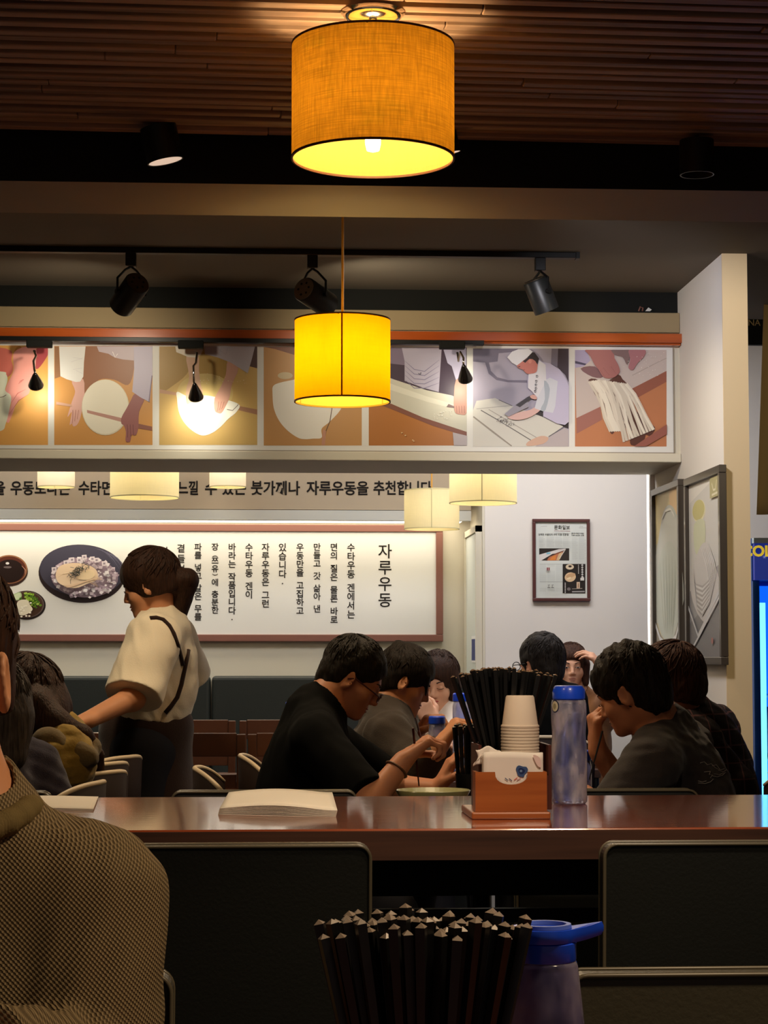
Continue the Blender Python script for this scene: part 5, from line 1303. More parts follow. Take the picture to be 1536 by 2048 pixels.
# ------------------------------------------------------------------ wooden ladder-back chairs before the booth
def ladder_chair(loc, rotz, label, w=0.42, top=0.94):
    t = thing('ladder_back_chair', (0, 0, 0), label, 'chair', 'brown ladder-back chairs before the booth')
    for sx in (-1, 1):
        mk('rear_post', MB().box((sx * (w / 2 - 0.016) - 0.016, -0.015, 0), (sx * (w / 2 - 0.016) + 0.016, 0.015, top - 0.004)), m_wood_chair, t, bevel=0.003)
        mk('front_leg', MB().box((sx * (w / 2 - 0.02) - 0.016, 0.37, 0), (sx * (w / 2 - 0.02) + 0.016, 0.40, 0.4295)), m_wood_chair, t, bevel=0.003)
    mk('top_rail', MB().box((-w / 2 + 0.0325, -0.011, top - 0.085), (w / 2 - 0.0325, 0.011, top)), m_wood_chair, t, bevel=0.003)
    for z in (0.79, 0.71): mk('back_slat', MB().box((-w / 2 + 0.0325, -0.008, z - 0.05), (w / 2 - 0.0325, 0.01, z)), m_wood_chair, t, bevel=0.002)
    mk('seat', MB().box((-w / 2, 0.016, 0.43), (w / 2, 0.42, 0.462)), m_wood_chair, t, bevel=0.006)
    t.location = loc; t.rotation_euler = (0, 0, rotz); return t
def xc_(u, Y): return P(u, 1500, Y).x
yl = 7.5
lc = ladder_chair((xc_(491, yl) - 0.21, yl, 0), 0, 'ladder-back chair between the waitress and the man in black')
copy_tree(lc, (xc_(494, yl) + 0.213, yl, 0), 0, 'ladder-back chair just right of the seam between two rails, partly behind the man in black')
copy_tree(lc, (xc_(260, yl) - 0.235, yl + 0.1, 0), 0.05, 'ladder-back chair showing left of the waitress apron')
copy_tree(lc, (xc_(478, 8.95) + 0.21, 9.05, 0), math.pi, 'farthest ladder-back chair with a pale top edge near the booth')
copy_tree(lc, (xc_(385, 8.65) - 0.035, 9.05, 0), math.pi, 'low ladder-back chair behind the chair by the waitress')
# cafe table between them
ct_ = thing('cafe_table', (xc_(430, 8.1), 8.15, 0), 'brown cafe table among the ladder-back chairs', 'table')
mk('tabletop', MB().box((xc_(430, 8.1) - 0.6, 7.98, 0.70), (xc_(430, 8.1) + 0.6, 8.58, 0.735)), m_wood_chair, ct_, bevel=0.004)
mk('pedestal', MB().cyl((xc_(430, 8.1), 8.24, 0.02), (xc_(430, 8.1), 8.24, 0.6995), 0.035, n=20), m_black_metal, ct_, smooth=True, auto=40)
mk('foot_plate', MB().box((xc_(430, 8.1) - 0.25, 8.04, 0), (xc_(430, 8.1) + 0.25, 8.44, 0.0195)), m_black_metal, ct_, bevel=0.004)

# ------------------------------------------------------------------ curved-back chairs at the middle tables
m_shell = mat('dark_bent_shell', (34, 24, 20), 0.7, spec=.08)
m_shell_edge = mat('pale_plywood_edge', (206, 186, 156), 0.45)
def curved_chair(loc, rotz, label, top=0.90):
    """sitter faces +y"""
    t = thing('curved_back_chair', (0, 0, 0), label, 'chair', 'curved-back chairs at the middle tables')
    R_, n = 0.205, 22
    sh, ed = MB(), MB()
    for z, r in ((0.60, R_), (top, R_ + 0.012)):
        for i in range(n + 1):
            a = math.radians(205 + 130 * i / n); sh.v.append(Vector((r * math.cos(a), 0.03 + r * math.sin(a) * 0.62, z - 0.05 * (abs(i / n - 0.5) * 2) ** 3 * (z > 0.7))))
    for i in range(n): sh.f.append((i, i + 1, n + 2 + i, n + 1 + i)); sh.m.append(0)
    o = mk('back_shell', sh, m_shell, t, smooth=True); s_ = o.modifiers.new('thick', 'SOLIDIFY'); s_.thickness = 0.013; s_.offset = 0
    e_ = [sh.v[n + 1 + i] + Vector((0, 0, 0.0035)) for i in range(n + 1)]
    mk('top_edge', MB().tube(e_, 0.0075, 8), m_shell_edge, t, smooth=True)
    mk('seat', MB().lathe([(0.0001, 0.43), (0.175, 0.43), (0.188, 0.445), (0.175, 0.462), (0.0001, 0.462)], (0, 0.06, 0), 32), m_shell, t, smooth=True, auto=40)
    for a in (215, 325):
        c_, s_2 = math.cos(math.radians(a)), math.sin(math.radians(a))
        mk('back_post', MB().tube([(0.17 * c_, 0.06 + 0.17 * s_2, 0.431), ((R_ + 0.016) * c_, 0.03 + (R_ + 0.016) * s_2 * 0.62, 0.66)], 0.011, 8), m_black_metal, t, smooth=True)
    for a in (45, 135, 225, 315):
        c_, s_2 = math.cos(math.radians(a)), math.sin(math.radians(a))
        mk('leg', MB().tube([(0.15 * c_, 0.06 + 0.15 * s_2, 0.4295), (0.20 * c_, 0.06 + 0.20 * s_2, 0.0)], 0.012, 8), m_black_metal, t, smooth=True)
    t.location = loc; t.rotation_euler = (0, 0, rotz); return t
def facing(dx, dy): return math.atan2(dy, dx) - math.pi / 2
def end_at(u, Y): return xc_(u, Y) - 0.215
cc0 = curved_chair((end_at(312, 5.66), 5.66, 0), facing(-.9, .42), 'pale-edged curved chair carrying the long-haired person in the olive jacket')
copy_tree(cc0, (end_at(311, 6.14), 6.12, 0), facing(-.9, .42), 'pale-edged curved chair, second of the row before the waitress apron')
copy_tree(cc0, (end_at(334, 6.5), 6.51, 0), facing(-.9, .42), 'pale-edged curved chair, last of the row before the waitress apron')
# ------------------------------------------------------------------ figures: one smooth continuous surface grown around a posed skeleton
def A(p): return np.array(tuple(p), dtype=np.float64)
class Field:
    """ordered list of shapes; each: (op, fn(points)->distance, blend)"""
    def __init__(s): s.ops = []; s.lo = np.full(3, 1e9); s.hi = np.full(3, -1e9)
    def _bb(s, *ps):
        for p, r in ps: s.lo = np.minimum(s.lo, p - r); s.hi = np.maximum(s.hi, p + r)
    def rc(s, a, b, r1, r2, k=0.02, op='u', flat=None, sc=1.0):
        """tapered capsule; flat=(dir, factor): squash along a direction"""
        a, b = A(a), A(b); ba = b - a; L2 = max(1e-12, float(ba @ ba))
        if flat is not None: fd = A(flat[0]); fd = fd / np.linalg.norm(fd); ff = flat[1]
        def fn(p):
            d = p - a; h = np.clip(d @ ba / L2, 0, 1); v = d - h[:, None] * ba
            if flat is not None: v = v + (v @ fd)[:, None] * fd * (1 / ff - 1)
            return (np.sqrt((v * v).sum(1)) - (r1 + (r2 - r1) * h)) * (ff if (flat is not None and ff < 1) else 1.0)
        s.ops.append((op, fn, k))
        if op == 'u': s._bb((a, r1 * 1.3 + .02), (b, r2 * 1.3 + .02))
        return s
    def el(s, c, r, R=None, k=0.02, op='u'):
        """ellipsoid; R columns = its axes"""
        c, r = A(c), np.array(r, float); R = np.eye(3) if R is None else R
        def fn(p):
            q = (p - c) @ R; k0 = np.sqrt(((q / r) ** 2).sum(1)); k1 = np.sqrt(((q / (r * r)) ** 2).sum(1))
            return np.where(k1 < 1e-9, -r.min(), k0 * (k0 - 1) / np.maximum(k1, 1e-9))
        s.ops.append((op, fn, k))
        if op == 'u': s._bb((c, r.max() + .02))
        return s
    def cut(s, p0, n, k=0.004):
        """remove everything on the +n side of a plane"""
        p0, n = A(p0), A(n); n = n / np.linalg.norm(n)
        s.ops.append(('i', lambda p: (p - p0) @ n, k)); return s
    def custom(s, op, fn, k): s.ops.append((op, fn, k)); return s
    def sub(s, other, k=0.01):
        s.ops.append(('s', other.eval, k)); return s
    def uni(s, other, k=0.01):
        s.ops.append(('u', other.eval, k)); s.lo = np.minimum(s.lo, other.lo); s.hi = np.maximum(s.hi, other.hi); return s
    def noise(s, amp, freq, seed=0, stretch=(1, 1, 1)):
        r = np.random.RandomState(seed); K = r.normal(size=(5, 3)) * np.array(stretch) * freq; ph = r.uniform(0, 6.28, 5)
        s.ops.append(('n', lambda p: sum(np.sin(p @ K[i] + ph[i] + 1.3 * np.sin(p @ K[(i + 1) % 5] * 0.7 + ph[i] * 2)) for i in range(5)) / 5 * amp, 0)); return s
    def eval(s, p):
        d = None
        for op, fn, k in s.ops:
            e = fn(p)
            if d is None: d = e; continue
            if op == 'n': d = d + e; continue
            if op == 'u':
                h = np.clip(0.5 + 0.5 * (d - e) / max(k, 1e-9), 0, 1); d = d + (e - d) * h - k * h * (1 - h)
            else:
                if op == 's': e = -e
                h = np.clip(0.5 - 0.5 * (d - e) / max(k, 1e-9), 0, 1); d = d + (e - d) * h + k * h * (1 - h)
        return d
    def mesh(s, h, pad=0.03):
        lo, hi = s.lo - pad, s.hi + pad
        B = 6
        nb = np.ceil((hi - lo) / (h * B)).astype(int) + 1
        n = nb * B
        bc = np.stack(np.meshgrid(*[lo[i] + (np.arange(nb[i]) + 0.5) * h * B for i in range(3)], indexing='ij'), -1).reshape(-1, 3)
        db = s.eval(bc)
        act = np.abs(db) < h * B * 1.25 + 0.006
        vol = np.repeat(np.repeat(np.repeat(np.where(db > 0, 1.0, -1.0).reshape(nb).astype(np.float32), B, 0), B, 1), B, 2)
        ids = np.argwhere(act.reshape(nb))
        o = np.stack(np.meshgrid(*[np.arange(B)] * 3, indexing='ij'), -1).reshape(-1, 3)
        for c0 in range(0, len(ids), 1500):
            idx = (ids[c0:c0 + 1500, None, :] * B + o[None]).reshape(-1, 3)
            pts = lo + (idx + 0.5) * h
            vol[idx[:, 0], idx[:, 1], idx[:, 2]] = s.eval(pts)
        org = lo + 0.5 * h
        # surface nets
        sg = vol < 0
        c = sg[:-1, :-1, :-1].astype(np.int8)
        tot = np.zeros([k - 1 for k in n], np.int8)
        for dx in (0, 1):
            for dy in (0, 1):
                for dz in (0, 1): tot += sg[dx:n[0] - 1 + dx, dy:n[1] - 1 + dy, dz:n[2] - 1 + dz]
        cells = np.argwhere((tot > 0) & (tot < 8))
        vid = -np.ones([k - 1 for k in n], np.int32); vid[tuple(cells.T)] = np.arange(len(cells))
        acc = np.zeros((len(cells), 3)); cnt = np.zeros(len(cells))
        corners = [np.array(q) for q in ((0, 0, 0), (1, 0, 0), (0, 1, 0), (1, 1, 0), (0, 0, 1), (1, 0, 1), (0, 1, 1), (1, 1, 1))]
        vals = [vol[tuple((cells + q).T)] for q in corners]
        for i in range(8):
            for j in range(i + 1, 8):
                if np.abs(corners[i] - corners[j]).sum() != 1: continue
                a, b = vals[i], vals[j]; m = (a < 0) != (b < 0)
                t = np.where(m, a / np.where(m, a - b, 1), 0)
                acc += np.where(m[:, None], corners[i] + t[:, None] * (corners[j] - corners[i]), 0); cnt += m
        V = org + (cells + acc / cnt[:, None]) * h
        F = []
        for ax in range(3):
            sl0 = [slice(None)] * 3; sl1 = [slice(None)] * 3; sl0[ax] = slice(0, n[ax] - 1); sl1[ax] = slice(1, n[ax])
            d0, d1 = sg[tuple(sl0)], sg[tuple(sl1)]
            e = np.argwhere(d0 != d1); fl = d0[tuple(e.T)]
            u, w = [(1, 2), (2, 0), (0, 1)][ax]
            ok = (e[:, u] > 0) & (e[:, w] > 0) & (e[:, u] < n[u] - 1) & (e[:, w] < n[w] - 1); e, fl = e[ok], fl[ok]
            def g(du, dw):
                q = e.copy(); q[:, u] -= du; q[:, w] -= dw; return vid[tuple(q.T)]
            q = np.stack([g(1, 1), g(0, 1), g(0, 0), g(1, 0)], 1)
            q[~fl] = q[~fl][:, ::-1]
            F.append(q)
        F = np.concatenate(F); F = F[(F >= 0).all(1)]
        return V, F
def field_obj(name, fld, h, m, parent=None, keep_largest=True, **pr):
    V, F = fld.mesh(h)
    off = np.zeros(3); q = parent
    while q is not None: off = off + A(q.location); q = q.parent
    V = V - off
    me = bpy.data.meshes.new(name)
    me.vertices.add(len(V)); me.vertices.foreach_set('co', V.astype(np.float32).ravel())
    me.loops.add(F.size); me.loops.foreach_set('vertex_index', F.ravel().astype(np.int32))
    me.polygons.add(len(F)); me.polygons.foreach_set('loop_start', np.arange(0, F.size, 4, dtype=np.int32))
    me.polygons.foreach_set('use_smooth', np.ones(len(F), dtype=bool))
    me.update(calc_edges=True); me.validate()
    if keep_largest:
        import bmesh
        bm = bmesh.new(); bm.from_mesh(me); bm.verts.ensure_lookup_table()
        seen = [-1] * len(bm.verts); comps = []
        for v in bm.verts:
            if seen[v.index] >= 0: continue
            st = [v]; seen[v.index] = len(comps); cc = []
            while st:
                x = st.pop(); cc.append(x)
                for e in x.link_edges:
                    y = e.other_vert(x)
                    if seen[y.index] < 0: seen[y.index] = len(comps); st.append(y)
            comps.append(cc)
        comps.sort(key=len)
        kill = [v for c in comps[:-1] for v in c]
        if kill: bmesh.ops.delete(bm, geom=kill, context='VERTS'); bm.to_mesh(me)
        bm.free()
    me.materials.append(m)
    o = bpy.data.objects.new(name, me); COL.objects.link(o)
    if parent is not None: o.parent = parent
    return props(o, **pr)
def nrm(v): v = A(v); return v / max(1e-9, np.linalg.norm(v))
def frame(f, up=(0, 0, 1)):
    """columns: right, forward, up"""
    f = nrm(f); r = nrm(np.cross(f, A(up))); u = np.cross(r, f); return np.stack([r, f, u], 1)
class Head:
    def __init__(s, c, f, up=(0, 0, 1), sc=1.0, female=False): s.c, s.R, s.s, s.fem = A(c), frame(f, up), sc, female
    def w(s, x, y, z): return s.c + s.R @ (np.array([x, y, z]) * s.s)
    def add(s, F):
        k = s.s; R = s.R; W = s.w; jw = 0.9 if s.fem else 1.0
        F.el(W(0, -.016, .038), np.array([.074, .095, .082]) * k, R, .01)
        F.el(W(0, .030, -.020), np.array([.060 * jw, .056, .080]) * k, R, .030 * k)
        F.el(W(0, .046, -.070), np.array([.042 * jw, .040, .036]) * k, R, .030 * k)
        F.el(W(0, .072, -.096), np.array([.019, .016, .015]) * k, R, .024 * k)
        F.rc(W(-.032, .074, .022), W(.032, .074, .022), .013 * k, .013 * k, .02 * k)
        for sx in (-1, 1):
            F.el(W(sx * .040, .058, -.030), np.array([.022, .022, .022]) * k, R, .025 * k)
            F.el(W(sx * .031, .096, .001), np.array([.017, .016, .011]) * k, R, .014 * k, 's')
            F.el(W(sx * .031, .077, .000), np.array([.0135, .0135, .0125]) * k, R, .004 * k)
        F.rc(W(0, .084, .012), W(0, .103, -.030), .0075 * k, .0105 * k, .012 * k)
        for sx in (-1, 1): F.el(W(sx * .011, .092, -.035), np.array([.008, .010, .007]) * k, R, .007 * k)
        F.el(W(0, .085, -.058), np.array([.021, .010, .0055]) * k, R, .006 * k)
        F.el(W(0, .083, -.0695), np.array([.019, .011, .0065]) * k, R, .006 * k)
        F.el(W(0, .096, -.0635), np.array([.022, .010, .0016]) * k, R, .003 * k, 's')
        for sx in (-1, 1):
            E = frame(R @ np.array([sx * .45, .9, 0]), R[:, 2])
            F.el(W(sx * .079, -.006, -.008), np.array([.009, .021, .033]) * k, E, .008 * k)
            F.el(W(sx * .088, -.002, -.004), np.array([.006, .012, .020]) * k, E, .005 * k, 's')
        return F
    def hair_cap(s, grow=.014, front=.070, hairline=.062, nape=-.055, side=-.012, ears=True, rough=.004, seed=1, top=0.0, female=False):
        """cap of hair in head coordinates: skull shell minus face, neck and ear openings"""
        k = s.s; H = Field()
        H.el(s.w(0, -.018, .040 + top), np.array([.074 + grow, .095 + grow * 1.15, .082 + grow + top]) * k, s.R)
        H.el(s.w(0, -.046, -.026), np.array([.062 + grow * .8, .060 + grow, .082]) * k, s.R, .03)
        # face opening
        H.el(s.w(0, .118, hairline - .098), np.array([.070, .086, .098]) * k, s.R, .010 * k, 's')
        # nothing below the sloping line sideburn -> nape
        p0 = s.w(0, .02, side); p1 = s.w(0, -.075, nape)
        dv = p1 - p0; n_ = np.cross(s.R[:, 0], dv); n_ = n_ if n_ @ s.R[:, 2] < 0 else -n_
        H.cut(p0, n_, .012 * k)
        if ears:
            for sx in (-1, 1): H.el(s.w(sx * .088, .002, -.014), np.array([.030, .024, .036]) * k, s.R, .006 * k, 's')
        if rough: H.noise(rough, 90, seed, (1, 1, .5)); H.noise(rough * .5, 260, seed + 1, (1, 1, .4))
        return H
    def features(s, parent, h=.0022, brow=(40, 28, 24), eyes=True, lips=(168, 92, 86), closed=False, white=(196, 176, 164)):
        k = s.s
        if eyes:
            for sx in (-1, 1):
                if not closed:
                    mb = MB(); c = s.w(sx * .031, .0795, .000); ax = Vector(s.R[:, 1])
                    n = 20; q = ax.to_track_quat('Z', 'Y')
                    # sclera: a thin almond cap; iris: dark disc cap
                    vs = [Vector(s.w(sx * .031 + .0135 * math.cos(2 * math.pi * i / n), .0915 - .003 * math.cos(2 * math.pi * i / n) ** 2, .0040 * math.sin(2 * math.pi * i / n))) for i in range(n)]
                    mb.add(vs + [Vector(s.w(sx * .031, .0935, 0))], [(i, (i + 1) % n, n) for i in range(n)])
                    e = mk('eye', mb, mat('eye_white', white, 0.25), parent, smooth=True)
                    mb = MB(); vs = [Vector(s.w(sx * .031 + .0052 * math.cos(2 * math.pi * i / n), .0936, .0040 * math.sin(2 * math.pi * i / n) + .0004)) for i in range(n)]
                    mb.add(vs + [Vector(s.w(sx * .031, .0945, 0))], [(i, (i + 1) % n, n) for i in range(n)])
                    mk('iris', mb, mat('eye_dark', (34, 22, 18), 0.15), e, smooth=True)
                lid = [s.w(sx * .031 + .0155 * t, .0945 - .0045 * t * t, (.0055 if not closed else -.003) - (.0035 if not closed else -.003) * t * t) for t in np.linspace(-1, 1, 9)]
                mk('eyelid_line', MB().tube(lid, 0.0013 * k, 6), mat('lash_dark', (46, 28, 24), 0.6), parent, smooth=True)
        for sx in (-1, 1):
            pts = [s.w(sx * (.016 + .032 * t), .0905 - .012 * t * t, .0225 + .006 * math.sin(2.4 * t)) for t in np.linspace(0, 1, 8)]
            mk('eyebrow', MB().tube(pts, [0.0030 * k * (1 - .55 * t) for t in np.linspace(0, 1, 8)], 6), mat('brow_%d' % brow[0], brow, 0.8), parent, smooth=True)
        L = Field(); R = s.R
        L.el(s.w(0, .0862, -.0588), np.array([.0205, .0098, .0050]) * k, R, .003 * k); L.el(s.w(0, .0845, -.0692), np.array([.0180, .0108, .0058]) * k, R, .003 * k)
        L.el(s.w(0, .0985, -.0637), np.array([.022, .010, .0012]) * k, R, .002 * k, 's')
        field_obj('lips', L, .0018 * k, mat('lips_%d' % lips[0], lips, 0.45), parent)
def hand(F, W, d, pn, thumb_side, curl=(.5, .6, .5), spread=.10, sc=1.0, thumb=(.6, .4), k=.006, curls=None):
    """palm and five fingers. W wrist, d towards the fingers, pn palm normal (fingers curl to it), thumb_side +1/-1 along cross(d,pn)"""
    W, d, pn = A(W), nrm(d), A(pn); pn = nrm(pn - d * (pn @ d)); sd = np.cross(d, pn) * thumb_side
    F.rc(W - d * .01, W + d * .03, .024 * sc, .024 * sc, .015, flat=(pn, .72))
    kn = []
    for i, (off, ln) in enumerate(((.030, .088), (.010, .092), (-.010, .088), (-.029, .080))):
        b = W + d * ln * sc + sd * off * sc
        F.rc(W + d * .02 * sc + sd * off * .55 * sc, b, .0150 * sc, .0118 * sc, .012)
        kn.append(b)
    for i, (l1, l2, l3, r) in enumerate(((.042, .025, .020, .0092), (.046, .029, .021, .0095), (.043, .027, .020, .0090), (.034, .020, .018, .0080))):
        cu = curls[i] if curls else curl
        a = (1.5 - i) * spread
        dd = nrm(d * math.cos(a) + sd * math.sin(a)); p = kn[i]
        ang = 0.0
        for j, (ln, c_) in enumerate(zip((l1, l2, l3), cu)):
            ang += c_
            v = dd * math.cos(ang) + pn * math.sin(ang); q = p + v * ln * sc
            F.rc(p, q, r * sc * (1 - .08 * j), r * sc * (.92 - .10 * j), k * .6 if j else k)
            p = q
    # thumb from the side of the palm near its base
    t0 = W + d * .030 * sc + sd * .026 * sc
    v1 = nrm(d * .75 + sd * .62 + pn * thumb[0] * .7); t1 = t0 + v1 * .042 * sc
    v2 = nrm(d * 1.0 + sd * (.25 - thumb[1] * .5) + pn * thumb[0]); t2 = t1 + v2 * .032 * sc
    v3 = nrm(d * 1.0 + sd * (.05 - thumb[1]) + pn * thumb[0] * 1.0); t3 = t2 + v3 * .024 * sc
    F.rc(W + d * .012 * sc + sd * .012 * sc, t0, .016 * sc, .0150 * sc, .012); F.rc(t0, t1, .0145 * sc, .0112 * sc, .008); F.rc(t1, t2, .0108 * sc, .0098 * sc, k); F.rc(t2, t3, .0098 * sc, .0075 * sc, k)
    return F
class Torso:
    def __init__(s, pel, neck, SL, SR, wide=1.0, deep=1.0):
        s.pel, s.neck, s.SL, s.SR, s.w, s.dp = A(pel), A(neck), A(SL), A(SR), wide, deep
        mid = (s.SL + s.SR) / 2; t = nrm(mid - s.pel); sd = s.SR - s.SL; sd = nrm(sd - t * (sd @ t)); f = np.cross(t, sd)
        s.R = np.stack([sd, f, t], 1); s.mid = mid; s.L = np.linalg.norm(mid - s.pel)
    def add(s, F, g=0.0):
        p = lambda q, y=0: s.pel + s.R[:, 2] * s.L * q + s.R[:, 1] * y
        F.el(p(0), [.155 * s.w + g, .115 * s.dp + g, .125 + g], s.R, .05)
        F.el(p(.38, .0), [.140 * s.w + g, .105 * s.dp + g, .19 + g], s.R, .06)
        F.el(p(.72, -.005), [.155 * s.w + g, .108 * s.dp + g, .19 + g], s.R, .06)
        F.rc(s.SL * .86 + s.mid * .14, s.SR * .86 + s.mid * .14, .052 + g, .052 + g, .05)
        for S in (s.SL, s.SR): F.rc(s.neck - s.R[:, 2] * .0, S, .050 + g * .6, .040 + g, .045)
        return F
def arm(F, S, E, Wr, r=(.052, .042, .040, .028), g=0.0, upto=None, k=.03):
    S, E, Wr = A(S), A(E), A(Wr)
    if upto is not None and upto <= 1:
        Q = S + (E - S) * upto; F.rc(S, Q, r[0] + g, r[1] + g * 1.3, k)
    else:
        F.rc(S, E, r[0] + g, r[1] + g, k)
        q = 1.0 if upto is None else upto - 1; F.rc(E, E + (Wr - E) * q, r[2] + g, (r[2] + (r[3] - r[2]) * q) + g, k * .8)
    return F
def legs(F, pel, R, knees, ankles, g=0.0, hipw=.085):
    for sx, kn, an in zip((-1, 1), knees, ankles):
        h_ = A(pel) + R[:, 0] * sx * hipw; kn, an = A(kn), A(an)
        F.rc(h_, kn, .085 + g, .058 + g, .04); F.rc(kn, an, .056 + g, .040 + g, .03)
    return F
def shoe(name, an, f, parent, m):
    F = Field(); an = A(an); f = nrm((f[0], f[1], 0)); z = np.array([0, 0, 1.0])
    base = np.array([an[0], an[1], 0.0])
    F.rc(base + f * -.05 + z * .036, base + f * .14 + z * .032, .036, .033, .01); F.rc(base + z * .05, an, .042, .046, .03)
    F.cut(base + z * .0008, (0, 0, -1))
    return field_obj(name, F, .009, m, parent)
def skin_mat(name, c):
    m = mat(name, c, 0.5, spec=0.35, noise=((14, 14, 14), tuple(max(0, int(x * .93)) for x in c), 0.7))
    b = m.node_tree.nodes['Principled BSDF']; b.inputs['Subsurface Weight'].default_value = 0.0
    return m
def hair_mat(name, c, c2):
    return mat(name, c, 0.55, spec=0.18, noise=((160, 160, 22), c2, 0.5), bump=((240, 240, 30), 0.7))
sk_m, sk_f, sk_w = skin_mat('tan_skin', (196, 132, 98)), skin_mat('light_skin', (222, 168, 136)), skin_mat('warm_skin', (208, 146, 106))
h_black, h_brown, h_soft = hair_mat('black_hair', (18, 15, 13), (40, 32, 26)), hair_mat('dark_brown_hair', (34, 22, 16), (66, 42, 30)), hair_mat('soft_brown_hair', (42, 26, 20), (80, 52, 38))
m_trous = mat('dark_trousers', (34, 34, 40), 0.85, spec=0.1)
m_shoe = mat('dark_shoe', (30, 28, 28), 0.5)
def cloth_mat(name, c, bump=.25, freq=300, rough=.85):
    return mat(name, c, rough, spec=0.15, sheen=0.15, bump=((freq, freq, freq), bump))
def seated_legs(o, pel, R, fdir, hdir=None, knee_z=.50, reach=.42, m=None, parent=None):
    """thighs forward, shins down, feet on the floor: trousers and shoes as children"""
    f = nrm((fdir[0], fdir[1], 0)); sd = nrm((R[0, 0], R[1, 0], 0)); pel = A(pel)
    kn = [pel + sd * s_ * .10 + f * reach + np.array([0, 0, knee_z - pel[2]]) for s_ in (-1, 1)]
    an = [np.array([q[0], q[1], .085]) + f * .02 for q in kn]
    return kn, an
def wisps(hd, parent, m, n, seed, grow, top=.004):
    """loose strands combed away from the crown over the hair cap"""
    rr = random.Random(seed * 7 + 1); mb = MB(); k = hd.s
    rad = np.array([.074 + grow, .095 + grow * 1.15, .082 + grow + top]); cen = np.array([0, -.018, .040 + top])
    for i in range(n):
        ph = rr.uniform(0, 2 * math.pi); t0 = math.radians(rr.uniform(2, 78)); t1 = t0 + math.radians(rr.uniform(18, 40))
        fr_ = math.sin(ph)
        lim = math.radians(60 if fr_ > .55 else (88 if fr_ > -.2 else 104))
        t1 = min(t1, lim)
        if t1 - t0 < .12: continue
        tw = rr.uniform(-.25, .25); lift = rr.uniform(.004, .03); pts = []
        for q in np.linspace(0, 1, 6):
            th = t0 + (t1 - t0) * q; p = ph + tw * q
            d = np.array([math.sin(th) * math.cos(p), math.sin(th) * math.sin(p), math.cos(th)])
            c_, s_ = math.cos(.5), math.sin(.5); d = np.array([d[0], d[1] * c_ - d[2] * s_, d[1] * s_ + d[2] * c_])
            pts.append(Vector(hd.w(*(cen + rad * d * (1.004 + lift * math.sin(q * 2.2))))))
        mb.tube(pts, [.0022 * k, .0024 * k, .0022 * k, .0018 * k, .0013 * k, .0005 * k], 4)
    mk('hair_strands', mb, m, parent, smooth=True, kind='stuff')
